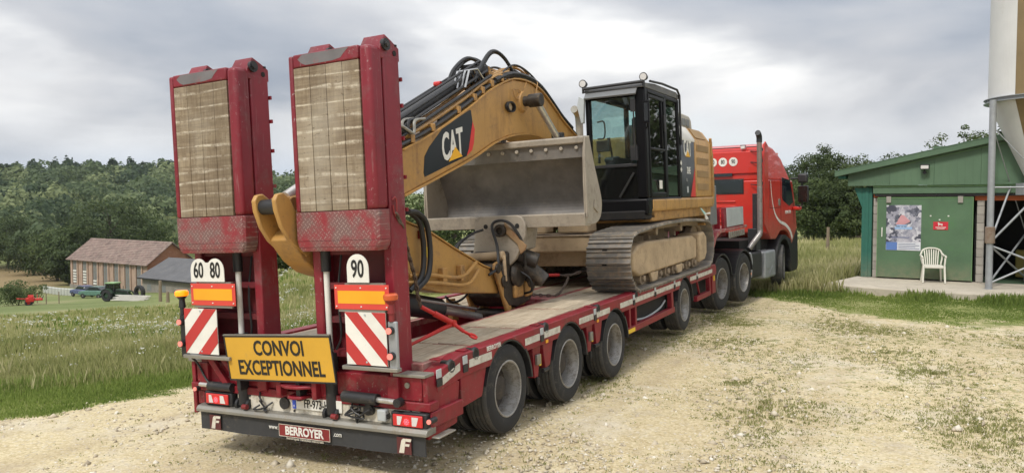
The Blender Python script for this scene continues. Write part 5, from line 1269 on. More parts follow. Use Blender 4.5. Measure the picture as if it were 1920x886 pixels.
# glazing
MB().box((X0 + .0705, Y0 + .03, 2.58), (X1 - .1505, Y0 + .036, 3.489)).build('windscreen', M_cab, EXC)
MB().box((X0 + .0705, Y0 + .03, 2.101), (X1 - .1505, Y0 + .036, 2.535)).build('lower_windscreen', M_cabd, EXC)
m = MB(); m.box((X0 + .0705, Y0 + .01, 2.536), (X1 - .1505, Y0 + .06, 2.579)); m.build('windscreen_rail', M_dark, EXC, bevel=.006)
# door: frame, upper and lower glass, handle
m = MB(); y0, y1 = Y0 + .125, Y0 + .895; xa, xb = X1 - .035, X1 + .008
m.box((xa, y0, 2.101), (xb, y0 + .045, 3.525)); m.box((xa, y1 - .045, 2.101), (xb, y1, 3.525)); m.box((xa, y0 + .046, 3.475), (xb, y1 - .046, 3.525)); m.box((xa, y0 + .046, 2.101), (xb, y1 - .046, 2.17)); m.box((xa, y0 + .046, 2.76), (xb, y1 - .046, 2.795)); m.box((xa, y0 + .60, 2.796), (xb + .002, y0 + .64, 3.474))
dr = m.build('cab_door', M_cabblk, EXC, bevel=.010)
MB().box((X1 - .018, y0 + .0455, 2.796), (X1 - .012, y1 - .0455, 3.474)).build('door_window', M_cabd, dr)
MB().box((X1 - .018, y0 + .0455, 2.171), (X1 - .012, y1 - .0455, 2.759)).build('lower_door_window', M_cabd, dr)
m = MB(); m.box((xb, y1 - .10, 3.05), (xb + .02, y1 - .04, 3.28)); m.tube([(xb, y0 + .10, 2.34), (xb + .03, y0 + .12, 2.33), (xb + .03, y0 + .26, 2.20), (xb, y0 + .27, 2.18)], .010); m.build('door_handle', M_dark, dr, bevel=.004)
m = MB(); m.box((xb, y0 + .38, 2.22), (xb + .002, y0 + .52, 2.34)); m.build('door_sticker', M_plate, dr)
MB().box((X1 - .028, Y0 + 1.005, 2.12), (X1 - .022, Y1 - .0905, 3.529)).build('rear_side_window', M_cabd, EXC)
MB().box((X0 + .025, Y0 + .0915, 2.42), (X0 + .031, Y1 - .0815, 3.529)).build('far_side_window', M_cab, EXC)
MB().box((X0 + .0705, Y1 - .04, 2.621), (X1 - .0615, Y1 - .034, 3.499)).build('rear_window', M_cab, EXC)
# bits hung on the cab
m = MB(); m.tube(catmull([(X1 + .01, Y0 - .02, 3.40), (X1 + .06, Y0 - .06, 3.38), (X1 + .05, Y0 - .06, 3.1), (X1 + .01, Y0 - .0, 3.04)]), .012); m.box((X1 + .00, Y0 - .11, 3.10), (X1 + .09, Y0 - .08, 3.40)); m.build('mirror', M_cabblk, EXC, bevel=.01)
MB().box((X1 + .020, Y0 - .115, 3.13), (X1 + .075, Y0 - .111, 3.37)).build('mirror_glass', M_windsh, EXC)
m = MB(); m.tube([(X1 - .16, Y0 - .02, 3.42), (X1 - .16, Y0 - .03, 2.65)], .010); m.tube([(X1 - .19, Y0 - .01, 2.45), (X1 - .40, Y0 - .025, 2.12)], .016); m.box((X1 - .20, Y0 - .03, 3.28), (X1 - .13, Y0 - .0, 3.45)); m.box((X1 - .22, Y0 - .03, 2.62), (X1 - .12, Y0 - .0, 2.82)); m.build('wiper', M_dark, EXC)
m = MB(); m.tube(catmull([(X0 + .12, Y0 + .14, 3.20), (X0 + .22, Y0 + .14, 3.19), (X0 + .22, Y0 + .14, 2.98), (X0 + .12, Y0 + .14, 2.96)]), .011); m.build('grab_handle', M_dark, EXC)
m = MB(); m.prism([(Y0 + .0, 1.80), (Y0 - .03, 1.93), (Y0 + .4, 1.93), (Y0 + .4, 1.80)], 'x', X0 + .02, X1 - .04); m.build('cab_base', M_deep, EXC, bevel=.02)
# interior
m = MB(); m.prism([(6.25, 2.50), (6.75, 2.50), (6.82, 2.66), (6.25, 2.62)], 'x', .62, 1.08); m.prism([(6.62, 2.6), (6.80, 2.62), (6.92, 3.22), (6.86, 3.36), (6.76, 3.36), (6.70, 3.0)], 'x', .60, 1.10); m.prism([(6.80, 3.36), (6.90, 3.36), (6.93, 3.52), (6.84, 3.52)], 'x', .72, .98)
m.build('seat', M_seat, EXC, bevel=.04, seg=3)
m = MB(); m.box((.45, 5.95, 2.15), (.60, 6.75, 2.72)); m.box((1.10, 5.95, 2.15), (1.18, 6.6, 2.70)); m.prism([(5.90, 2.70), (6.2, 2.74), (6.2, 2.68), (5.92, 2.64)], 'x', .45, .60); m.build('console', mat('console_grey', (.05, .05, .05), .6), EXC, bevel=.02)
for x in (.54, 1.12):
    m = MB(); m.tube([(x, 6.02, 2.72), (x, 5.98, 2.84), (x - .01, 5.96, 2.92)], .014); m.cyl((x - .01, 5.96, 2.90), (x - .02, 5.95, 3.0), .024, 10); m.build('joystick', M_dark, EXC)
m = MB(); m.box((.47, 5.62, 2.62), (.50, 5.66, 2.78)); m.box((.46, 5.60, 2.78), (.66, 5.64, 2.94)); m.build('monitor', M_dark, EXC, bevel=.01)
m = MB()
for x in (.72, .90): m.bar((x, 5.62, 2.12), (x, 5.56, 2.40), .07, .02)
m.box((.45, 5.50, 2.10), (1.18, 7.0, 2.115)); m.build('pedals', M_deep, EXC)
# ---- boom
HB = .24; xr, xl = CX + HB, CX - HB
top = [(.50, 2.22), (1.17, 2.624), (1.71, 2.819), (2.44, 3.141), (2.76, 3.305), (3.10, 3.454), (3.50, 3.578), (3.93, 3.590), (4.28, 3.519), (4.63, 3.345), (4.93, 3.182), (5.40, 2.99), (5.95, 2.62), (6.30, 2.30)]
bot = [(6.28, 2.02), (6.05, 1.98), (5.6, 2.25), (5.1, 2.62), (4.6, 2.86), (4.10, 2.945), (3.71, 2.945), (3.34, 2.897), (2.94, 2.793), (2.48, 2.618), (1.86, 2.423), (1.14, 2.204), (.55, 1.90), (.35, 1.86), (.25, 2.0)]
bp = top + bot
def plate_prism(pts, x0, x1):
    m = MB(); m.prism(pts, 'x', x0, x1); return m
bo = plate_prism(bp, xl + .012, xr - .012).build('boom', M_cat, EXC, bevel=.012, smooth=22)
def strip(line, w_, x0, x1, dn=0.0):
    """flange plate that follows an outline"""
    m = MB(); P = [Vector((0, y, z)) for y, z in line]; L = []; U = []
    for i, p in enumerate(P):
        d = (P[min(i + 1, len(P) - 1)] - P[max(0, i - 1)]).normalized(); n = Vector((0, -d.z, d.y)); L.append(p + n * dn); U.append(p + n * (dn + w_))
    for i in range(len(P) - 1):
        q = [L[i], L[i + 1], U[i + 1], U[i]]; m.prism([(v.y, v.z) for v in q], 'x', x0, x1)
    return m
tl = [tuple(v)[1:] for v in catmull([(0, y, z) for y, z in top[1:12]], 3)]; bl = [tuple(v)[1:] for v in catmull([(0, y, z) for y, z in bot[3:12]], 3)]
strip(tl, .016, xl - .015, xr + .015).build('boom_top_plate', M_cat, bo, smooth=25)
strip(bl, .016, xl - .018, xr + .018).build('boom_bottom_plate', M_cat, bo, smooth=25)
# welded boss, slot with its dark shade ring, rod pin
m = MB(); m.cyl((xr - .02, 3.70, 3.33), (xr + .035, 3.70, 3.33), .14, 28, .115); m.build('boss', M_cat, bo)
m = MB(); m.cyl((xl - .26, 3.70, 3.33), (xr + .255, 3.70, 3.33), .062, 18); m.cyl((xr + .10, 3.70, 3.33), (xr + .265, 3.70, 3.33), .082, 20); m.cyl((xl - .27, 3.70, 3.33), (xl - .1, 3.70, 3.33), .082, 20); m.build('cylinder_pin', M_grease, bo, bevel=.01)
m = MB(); m.lathe((xr + .006, 3.36, 3.235), 'x', [(.080, -.008), (.104, -.008), (.104, .03), (.080, .03)], 24, closed=True); m.v = [(x, y, 3.235 + (z - 3.235) * .62) for x, y, z in m.v]; m.build('slot_shade_ring', M_dark, bo); MB().cyl((xr - .01, 3.36, 3.235), (xr + .004, 3.36, 3.235), .055, 20).build('slot_floor', M_under, bo)  # raised black ring paints the shading inside a recessed oblong slot
# boom cylinders
for s in (1, -1):
    x = CX + s * (.24 + .185); p0 = Vector((x, 3.70, 3.33)); p1 = Vector((x, 5.62, 1.98)); d = (p1 - p0).normalized()
    ec = MB(); ec.cyl(p0, p0 + d * .78, .042, 18); ec.build('cylinder_rod', M_rod, EXC)
    m = MB(); m.cyl(p0 + d * .72, p0 + d * .84, .085, 18); m.cyl(p0 + d * .84, p1, .072, 18); m.cyl((x - .06, 5.62, 1.98), (x + .06, 5.62, 1.98), .09, 16); m.box((x - .075, p0.y + d.y * .70, p0.z + d.z * .72 - .02), (x + .075, p0.y + d.y * .8, p0.z + d.z * .72 + .06)); m.build('cylinder_barrel', M_dark, EXC, bevel=.006)
# logo on the boom
lg = [(1.515, 2.380), (1.50, 2.42), (1.53, 2.583), (1.62, 2.68), (1.895, 2.891), (2.44, 3.118), (2.472, 3.118), (2.494, 2.997), (2.39, 2.70), (2.34, 2.618)]
MB().prism(lg, 'x', xr - .0119, xr - .0100).build('logo_panel', M_logo, bo)
MB().prism([(2.39, 2.70), (2.494, 2.997), (2.535, 2.914), (2.50, 2.76), (2.456, 2.685), (2.34, 2.622)], 'x', xr - .0098, xr - .0085).build('logo_stripe', M_logored, bo)
Mb = Matrix.Translation(Vector((xr - .0088, 2.06, 2.716)) - B_)
text('CAT', .39, M_plate, bo, Mb, 'cat_lettering', sx=.56, bold=.010, pre=Matrix(((0, 0, 1), (.972, -.03, 0), (.235, 1.0, 0))).to_4x4())
MB().prism([(1.965, 2.545), (2.245, 2.612), (2.105, 2.705)], 'x', xr - .0062, xr - .0045).build('logo_triangle', M_logoyel, bo)
# pipes and hoses over the boom
def along(line, off, x, r, m, name, par, a=0, b=None, n=8, jitter=0):
    P = line[a:b]; o = []
    for i, (y, z) in enumerate(P):
        y0, z0 = P[max(0, i - 1)]; y1, z1 = P[min(len(P) - 1, i + 1)]; d = Vector((y1 - y0, z1 - z0)).normalized()
        o.append((x + jitter * math.sin(i * 1.7), y - d.y * off, z + d.x * off))
    return MB().tube(o, r, n).build(name, m, par)
fine = tl
along(fine, .050, xr - .03, .024, M_hose, 'boom_hose', bo)
along(fine, .045, xr - .085, .024, M_hose, 'boom_hose', bo, 4)
along(fine, .10, xr - .06, .021, M_cat, 'boom_pipe', bo, 0, 16)
along(fine, .105, xr - .13, .021, M_cat, 'boom_pipe', bo, 0, 17)
along(fine, .11, CX, .021, M_cat, 'boom_pipe', bo, 0, 17)
for i in range(1, 15, 2):
    y, z = fine[i]; m = MB(); m.box((xr - .16, y - .03, z + .02), (xr + .0, y + .03, z + .10)); m.build('pipe_clamp', M_catd, bo, bevel=.006)
along(fine, .07, xr - .02, .027, M_hose, 'boom_hose', bo, 12, 30)
rng = random.Random(4)
for k in range(9):
    x = xr - .05 - .045 * k; a = rng.randint(12, 15)
    P = [(x, fine[a][0], fine[a][1] + .10), (x + rng.uniform(-.03, .03), fine[a + 3][0], fine[a + 3][1] + rng.uniform(.14, .20)), (x, fine[a + 6][0], fine[a + 6][1] + rng.uniform(.12, .17)), (x + .02, fine[a + 9][0] , fine[a + 9][1] + rng.uniform(.06, .12)), (x, fine[a + 12][0], fine[a + 12][1] + .04)]
    MB().tube(catmull(P), rng.uniform(.012, .018), 6).build('boom_hose' if k % 2 else 'boom_pipe', M_catd if k % 3 else M_hose, bo)
for k in range(5):
    x = xr - .08 - .07 * k; y = 3.0 + .15 * k
    m = MB(); m.box((x - .03, y, 3.52 + .02 * k), (x + .03, y + .08, 3.62 + .02 * k)); m.cyl((x, y + .04, 3.6), (x, y + .04, 3.68), .014, 6); m.build('pipe_clamp', M_catd, bo, bevel=.006)
m = MB(); m.tube(catmull([(xr + .01, 3.72, 3.36), (xr + .015, 3.60, 3.46), (xr + .015, 3.45, 3.44), (xr + .01, 3.50, 3.36), (xr + .012, 3.62, 3.34)]), .007, 5); m.tube([(xr + .012, 4.0, 3.32), (xr + .02, 4.12, 3.60), (xr - .02, 4.16, 3.66)], .006, 5); m.tube([(xr + .012, 3.64, 3.34), (xr + .02, 3.80, 3.58)], .006, 5); m.build('grease_line', M_catd, bo)
# stick cylinder and its pipes
s0, s1 = Vector((CX, 3.02, 3.64)), Vector((CX + .04, -.20, 2.20)); d = (s1 - s0).normalized()
m = MB(); m.cyl(s0 + d * .1, s0 + d * 2.0, .075, 20); m.cyl(s0 + d * 1.95, s0 + d * 2.1, .10, 20); m.build('stick_cylinder', M_dark, EXC)
m = MB(); m.cyl(s0 + d * 2.08, s1, .05, 16); m.build('stick_cylinder_rod', M_rod, EXC)
m = MB(); m.box((CX - .12, 2.86, 3.42), (CX + .12, 3.1, 3.70)); m.box((CX - .1, 1.05, 2.66), (CX + .13, 1.3, 2.9)); m.build('cylinder_mount', M_dark, EXC, bevel=.015)
nrm = Vector((0, -d.z, d.y)); nrm = nrm if nrm.z > 0 else -nrm
for k, (x, o_, r) in enumerate(((.13, .07, .017), (.17, .0, .017), (.10, .12, .015), (-.12, .06, .017), (.20, -.06, .019))):
    a = s0 + d * .15 + nrm * o_; b = s0 + d * 2.0 + nrm * o_
    P = [(CX + x, a.y + .10, a.z + .04), (CX + x, a.y, a.z), (CX + x, b.y, b.z), (CX + x - .02, b.y - .10, b.z - .07), (CX + x - .01, b.y - .16, b.z + .02)]
    MB().tube(P, r, 8).build('cylinder_pipe', M_dark, EXC)
for k in range(4):
    x = CX + .10 + .035 * k; y = 1.10 + .05 * k
    MB().tube(catmull([(x, y + .35, 2.96), (x + .02, y + .15, 2.92), (x + .03, y + .10, 2.80), (x, y - .08, 2.86), (x - .02, y - .20, 2.74)]), .016, 6).build('cylinder_pipe', M_alu if k % 2 else M_dark, EXC)
for k, (x, y0, h, y1) in enumerate(((.16, 2.80, 3.86, 3.62), (.08, 2.95, 3.88, 3.80), (-.05, 2.60, 3.78, 3.42), (-.10, 2.72, 3.80, 3.62))):
    P = [(CX + x, y0 - .12, 3.45), (CX + x, y0 + .02, 3.62), (CX + x, (y0 * .62 + y1 * .38), h), (CX + x, (y0 * .25 + y1 * .75), h - .02), (CX + x + .02, y1 + .08, 3.62)]
    MB().tube(catmull(P), .021, 10).build('hose_loop', M_hose, EXC)
for k in range(4):
    x = CX + .05 + .05 * k
    MB().tube([(x, 2.42, 3.36), (x, 2.52, 3.56), (x, 2.70, 3.60), (x, 2.84, 3.50)], .012, 6).build('steel_line', M_steel, EXC)
m = MB(); m.cyl((CX - .13, 2.33, 3.42), (CX - .05, 2.33, 3.42), .03, 10); m.box((CX - .12, 2.33, 3.30), (CX - .08, 2.36, 3.42)); m.build('boom_lamp', M_lensr, EXC)
# ---- stick
xs0, xs1 = CX - .05, CX + .18
sp_ = [(.10, 1.545), (-.04, 1.59), (-.18, 1.69), (-.33, 1.87), (-.26, 1.93), (-.12, 1.98), (.08, 2.16), (.45, 2.16), (.90, 2.06), (1.27, 1.938), (1.58, 1.852), (2.06, 1.645), (2.66, 1.408), (3.05, 1.30), (3.10, 1.16), (2.98, 1.06), (1.82, 1.20), (1.22, 1.34), (.6, 1.42)]
st = MB().prism(sp_, 'x', xs0, xs1).build('stick', M_cat, EXC, bevel=.014, smooth=22)
ear = [(-.33, 1.86), (-.41, 1.97), (-.46, 2.10), (-.47, 2.18), (-.44, 2.225), (-.38, 2.235), (-.31, 2.19), (-.26, 2.10), (-.17, 2.04), (-.06, 2.03), (.08, 2.14), (.04, 1.9), (-.15, 1.72)]
for x in (xs0 - .012, xs1 - .03): MB().prism(ear, 'x', x, x + .042).build('stick_ear', M_cat, st, bevel=.008)
m = MB(); m.cyl((xs0 + .02, -.385, 2.13), (xs1 - .02, -.385, 2.13), .060, 20); m.build('stick_pin', M_dark, st, bevel=.006)
m = MB(); m.cyl((xs0 + .05, -.20, 2.15), (xs1 - .05, -.20, 2.15), .06, 18); m.prism([(-.34, 2.09), (.08, 2.13), (.08, 2.23), (-.34, 2.20)], 'x', xs0 + .06, xs1 - .06); m.cyl((xs1 + .0, -.05, 2.17), (xs1 + .05, -.05, 2.17), .05, 14); m.build('rod_eye', M_catd, st, bevel=.01)
# flanges
strip([(1.0, 2.03), (1.27, 1.938), (1.58, 1.852), (2.06, 1.645), (2.66, 1.408), (3.0, 1.31)], .014, xs0 - .015, xs1 + .015).build('stick_top_plate', M_cat, st)
m = MB(); m.tube(catmull([(xs1 + .03, 1.20, 1.44), (xs1 + .05, 1.5, 1.42), (xs1 + .05, 2.1, 1.34), (xs1 + .04, 2.45, 1.46)]), .020, 8); m.tube(catmull([(xs1 + .03, 1.15, 1.38), (xs1 + .06, 1.6, 1.33), (xs1 + .06, 2.2, 1.25), (xs1 + .04, 2.5, 1.38)]), .020, 8); m.build('stick_pipe', M_cat, st)
for y in (1.35, 1.75, 2.1): MB().box((xs1, y, 1.30), (xs1 + .06, y + .08, 1.46)).build('pipe_clamp', M_catd, st, bevel=.006)
MB().prism([(1.52, 1.60), (1.66, 1.56), (1.67, 1.66), (1.53, 1.70)], 'x', xs1 + .0005, xs1 + .002).build('warning_sticker', M_yel, st)
MB().box((xs1, 1.42, 1.78), (xs1 + .03, 1.48, 1.86)).build('stick_lug', M_berr, st)
# hose loops beside the stick
for k, (x, dy) in enumerate(((xs1 + .09, 0), (xs1 + .13, .05))):
    MB().tube(catmull([(x, 1.05 + dy, 2.05), (x, 1.20 + dy, 2.03), (x, 1.34 + dy, 1.92), (x, 1.38 + dy, 1.65), (x, 1.32 + dy, 1.42), (x - .03, 1.16 + dy, 1.30)]), .027, 10).build('stick_hose', M_hose, EXC)
# ---- bucket cylinder and linkage
c0, c1 = Vector((CX, .10, 1.40)), Vector((CX, 3.00, .80)); d = (c1 - c0).normalized()
a0 = Vector((CX, .5, 1.33)); a1 = Vector((CX, 2.0, 1.01)); e1 = Vector((CX, 2.85, .80))
MB().cyl(a0, a1, .115, 20).build('bucket_cylinder', M_dark, EXC, bevel=.02); MB().cyl(a1, e1, .045, 16).build('bucket_cylinder_rod', M_rod, EXC)
m = MB(); m.cyl((CX + .10, 1.5, 1.17), (CX + .10, 2.6, .93), .018, 8); m.cyl((CX - .10, 1.5, 1.17), (CX - .10, 2.6, .93), .018, 8); m.build('cylinder_line', M_steel, EXC)
for s in (1, -1):
    x = CX + s * .235
    m = MB(); m.prism([(2.82, 1.42), (2.90, 1.44), (3.20, .82), (3.17, .74), (3.10, .76), (2.80, 1.36)], 'x', x - .02, x + .02); m.build('tipping_link', M_catd, EXC, bevel=.01)
    m = MB(); m.prism([(3.10, .74), (3.24, .74), (3.62, 1.08), (3.66, 1.20), (3.55, 1.22), (3.30, 1.04)], 'x', x - .06 * s - .03, x - .06 * s + .03); m.build('power_link', M_catd, EXC, bevel=.01)
m = MB(); m.cyl((CX - .28, 2.86, 1.36), (CX + .28, 2.86, 1.36), .055, 16); m.cyl((CX - .3, 3.16, .80), (CX + .3, 3.16, .80), .06, 16); m.cyl((CX - .28, 3.0, 1.2), (CX + .28, 3.0, 1.2), .07, 16); m.build('link_pin', M_grease, EXC, bevel=.008)
m = MB(); m.prism([(2.46, 1.05), (2.56, 1.05), (2.62, .80), (2.50, .80)], 'x', CX - .2, CX - .14); m.cyl((CX - .10, 2.5, 1.0), (CX - .10, 2.9, .80), .025, 8); m.build('link_bracket', M_catd, EXC)
# coupler and tilting head: a dark greasy casting
m = MB()
m.prism([(2.98, 1.02), (2.98, 1.38), (3.18, 1.56), (3.55, 1.54), (3.78, 1.34), (3.82, 1.05), (3.66, .90), (3.30, .86), (3.10, .90)], 'x', CX - .22, CX + .26); m.cyl((CX + .262, 3.30, 1.25), (CX + .33, 3.30, 1.25), .17, 20, .13); m.cyl((CX + .262, 3.62, 1.16), (CX + .31, 3.62, 1.16), .10, 16)
m.build('coupler_body', M_grease, EXC, bevel=.03, seg=3)
m = MB(); m.cyl((CX, 3.42, 1.48), (CX, 3.46, 1.72), .24, 28); m.cyl((CX, 3.43, 1.40), (CX, 3.43, 1.48), .17, 24); m.build('tilt_rotator', M_grease, EXC, bevel=.02)
m = MB(); m.box((CX + .225, 3.20, .98), (CX + .30, 3.42, 1.20)); m.box((CX + .225, 3.5, .96), (CX + .29, 3.68, 1.15)); m.prism([(3.10, 1.02), (3.36, .86), (3.55, .86), (3.7, 1.0)], 'x', CX - .12, CX + .24); m.build('coupler_jaw', M_catd, EXC, bevel=.02)
m = MB(); m.cyl((CX + .20, 3.30, 1.52), (CX + .50, 3.42, 1.40), .09, 16); m.cyl((CX + .30, 3.45, 1.35), (CX + .52, 3.55, 1.15), .11, 18, .09); m.build('tilt_cylinder', mat('grey_cast_iron', (.055, .05, .045), .45, .4, dirt=(.2, .16, .11), dirt_amt=.3), EXC, bevel=.012)
m = MB(); m.cyl((CX - .28, 3.02, 1.47), (CX + .26, 3.02, 1.50), .05, 14); m.tube([(CX + .26, 3.02, 1.50), (CX + .27, 3.02, 1.20)], .022, 8); m.build('hose_bar', M_under, EXC, bevel=.01)
m = MB(); m.box((CX - .22, 3.04, 1.16), (CX + .22, 3.06, 1.45)); m.build('coupler_cover', M_under, EXC)
for P, r in (([(CX + .22, 2.72, 1.30), (CX + .26, 2.86, 1.38), (CX + .20, 2.98, 1.60), (CX + .12, 3.02, 1.84), (CX + .22, 3.05, 1.90), (CX + .34, 3.10, 1.84), (CX + .44, 3.16, 1.62), (CX + .42, 3.24, 1.36)], .017),
             ([(CX - .22, 2.7, 1.52), (CX - .20, 2.82, 1.66), (CX - .12, 2.98, 1.76), (CX - .02, 3.06, 1.80)], .015), ([(CX - .26, 2.7, 1.50), (CX - .26, 2.85, 1.64), (CX - .18, 3.0, 1.74)], .015),
             ([(CX + .3, 3.3, 1.3), (CX + .42, 3.34, 1.2), (CX + .40, 3.42, 1.05), (CX + .25, 3.5, 1.0)], .014), ([(CX - .1, 2.3, 1.1), (CX - .1, 2.45, 1.02), (CX - .04, 2.6, 1.06), (CX, 2.75, 1.2)], .014)):
    MB().tube(catmull(P), r, 8).build('coupler_hose', M_hose, EXC)
# ---- bucket
bx0, bx1 = -.90, 1.20
cur = [(3.44, 2.82), (3.49, 2.70), (3.56, 2.52), (3.66, 2.32), (3.745, 2.14), (3.76, 2.02), (3.71, 1.90), (3.60, 1.835), (3.46, 1.815), (3.30, 1.82)]
cur = [tuple(v)[1:] for v in catmull([(0, y, z) for y, z in cur], 3)]
inn = []
for i, (y, z) in enumerate(cur):
    a, b = cur[max(0, i - 1)], cur[min(len(cur) - 1, i + 1)]; dd = Vector((b[0] - a[0], b[1] - a[1])).normalized(); inn.append((y + dd.y * .025, z - dd.x * .025))
m = MB()
for i in range(len(cur) - 1): m.prism([cur[i], cur[i + 1], inn[i + 1], inn[i]], 'x', bx0, bx1)
bk = m.build('bucket', M_buckin, EXC, smooth=40)
sidep = [(3.30, 2.80)] + cur + [(3.28, 1.82), (3.255, 1.92), (3.25, 2.3), (3.27, 2.62)]
for x in (bx0 - .025, bx1 + .0005): MB().prism(sidep, 'x', x, x + .0245).build('bucket_side', M_bucket, bk, bevel=.006)
m = MB(); m.prism([(3.262, 2.80), (3.285, 2.815), (3.46, 2.825), (3.46, 2.795), (3.30, 2.785), (3.298, 2.735), (3.285, 2.73), (3.265, 2.74)], 'x', bx0 - .02, bx1 + .02); m.build('bucket_lip', M_bucket, bk, bevel=.008)
m = MB(); m.prism([(3.30, 2.79), (3.312, 2.79), (3.335, 2.58), (3.323, 2.58)], 'x', bx0, bx1)
m.build('cutting_edge', M_buckin, bk)
M_bolt = mat('bright_bolt', (.42, .38, .32), .5, .3)
for k in range(11):
    x = bx1 - .08 - k * .19; MB().cyl((x, 3.290, 2.69), (x, 3.312, 2.69), .022, 12).build('bucket_bolt', M_bolt, bk, bevel=.004)
m = MB(); m.prism([(3.22, 1.945), (3.255, 1.955), (3.29, 1.945), (3.40, 1.85), (3.40, 1.80), (3.24, 1.80)], 'x', bx0 - .02, bx1 + .02); m.build('bucket_back_edge', M_bucket, bk, bevel=.008)
m = MB(); m.prism([(3.25, 2.3), (3.235, 2.62), (3.262, 2.80), (3.30, 2.80), (3.30, 1.9), (3.24, 1.90)], 'x', bx1 + .024, bx1 + .045); m.prism([(3.25, 2.3), (3.235, 2.62), (3.262, 2.80), (3.30, 2.80), (3.30, 1.9), (3.24, 1.90)], 'x', bx0 - .045, bx0 - .025); m.build('side_cutter', M_bucket, bk, bevel=.005)
MB().prism([(3.52, 2.10), (3.62, 2.02), (3.60, 1.94), (3.48, 2.0)], 'x', bx1 + .025, bx1 + .04).build('wear_pad', M_bucket, bk, bevel=.004)
# mounting ears
pe = [(-.19, 1.62), (-.24, 1.40), (-.12, 1.33), (.24, 1.34), (.36, 1.44), (.44, 1.58), (.50, 1.72), (.50, 1.86), (.46, 1.93), (.40, 1.955), (-.10, 1.955), (-.165, 1.92), (-.175, 1.80)]
m = MB(); m.prism(pe, 'y', 3.155, 3.205); ep = m.build('bucket_ear', M_bucket, bk, bevel=.01)
m = MB()
for x in (-.02, .40): m.cyl((x, 3.150, 1.83), (x, 3.1545, 1.83), .028, 14)
m.build('ear_hole', M_deep, bk)
m = MB(); m.cyl((.20, 3.10, 1.78), (.20, 3.155, 1.78), .07, 18); m.lathe((.20, 3.10, 1.78), 'y', [(.04, -.03), (.075, -.03), (.075, .0), (.04, .0)], 16, closed=True); m.build('swivel_joint', M_grease, bk, bevel=.006)
m = MB(); m.box((-.15, 3.206, 1.55), (.45, 3.5, 1.80)); m.prism([(3.21, 1.50), (3.6, 1.55), (3.7, 1.82), (3.21, 1.82)], 'x', -.10, -.05); m.prism([(3.21, 1.50), (3.6, 1.55), (3.7, 1.82), (3.21, 1.82)], 'x', .36, .41); m.build('bucket_bracket', M_bucket, bk, bevel=.012)
m = MB(); m.prism([(.24, 1.88), (.52, 1.60), (.50, 1.55), (.44, 1.50), (.40, 1.62), (.26, 1.74)], 'y', 3.13, 3.154); m.build('ear_gusset', mat('rusty_patch', (.28, .18, .09), .8, dirt=(.2, .1, .05), dirt_amt=.4), bk, bevel=.006)
# cloth tied to the upper frame
m = MB(); P = [(.95, 8.30, 1.92), (1.24, 8.28, 1.90), (1.30, 8.36, 1.80), (1.27, 8.30, 1.70)]
rb = root('tied_ribbon', 'pale green and white strip of cloth tied beside the excavator skirt above the track', 'ribbon', FT, (1.28, 8.3, 1.75))
m = MB(); m.loft([(1.275, 8.12, 1.90), (1.278, 8.18, 1.90), (1.282, 8.18, 1.90), (1.282, 8.12, 1.90)], [(1.30, 8.30, 1.78), (1.31, 8.40, 1.80), (1.315, 8.40, 1.80), (1.31, 8.30, 1.78)]); m.build('green_strip', mat('pale_green_cloth', (.35, .55, .50), .8), rb)
m = MB(); m.loft([(1.30, 8.30, 1.80), (1.31, 8.38, 1.79), (1.315, 8.38, 1.79), (1.31, 8.30, 1.80)], [(1.315, 8.62, 1.82), (1.32, 8.64, 1.79), (1.325, 8.64, 1.79), (1.32, 8.62, 1.82)]); m.loft([(1.30, 8.30, 1.80), (1.31, 8.36, 1.79), (1.315, 8.36, 1.79), (1.31, 8.30, 1.80)], [(1.31, 8.34, 1.70), (1.32, 8.50, 1.71), (1.325, 8.50, 1.71), (1.315, 8.34, 1.70)]); m.build('white_strip', M_plate, rb)

# ================================================================ road tractor
TRK = root('tractor_truck', 'bright red high-roofed tractor truck with tall exhaust stack, hitched to the trailer', 'truck', FK, (0, 2.0, 0))
B_ = OFF[TRK]
W2 = make_wheel(.52, .15, .30, True)
first = True
for y in (-.675, .675):
    for x, r in ((1.09, 0), (.76, 0), (-1.09, math.pi), (-.76, math.pi)):
        o = W2 if first else clone(W2); first = False
        o.parent = TRK; o.location = Vector((x, y, .52)) - B_; o.rotation_euler = (random.uniform(0, 6), 0, r)
for x, r in ((1.06, 0), (-1.06, math.pi)):
    o = clone(W2); o.parent = TRK; o.location = Vector((x, 3.80, .52)) - B_; o.rotation_euler = (0, 0, r + R_(13))
m = MB(); m.box((-.45, -1.3, .62), (-.33, 5.0, .92)); m.box((.33, -1.3, .62), (.45, 5.0, .92)); m.box((-.6, -.4, .93), (.6, .5, 1.10)); m.build('chassis', M_dark, TRK, bevel=.01)
for sx in (1, -1):
    for y in (-.675, .675):
        m = MB(); m.arc_plate((y, .52), .565, .60, 12, 168, *sorted((sx * .60, sx * 1.25)), n=16); m.build('mudguard', M_dark, TRK, smooth=40)
m = MB(); m.box((-.9, 1.4, .55), (.9, 2.7, 1.25)); m.box((-.95, 2.8, .7), (.95, 5.0, 1.4)); m.build('engine_bay', M_deep, TRK)
# cab shell
cabp = [(2.62, 1.38), (2.62, 3.30), (2.72, 3.44), (2.95, 3.50), (3.55, 3.42), (4.15, 3.16), (4.30, 2.98), (4.72, 2.55), (4.95, 1.95), (5.10, 1.40), (5.15, 1.30), (3.25, 1.22), (2.9, 1.38)]
HW = 1.20
m = MB()
def section(y):
    return None
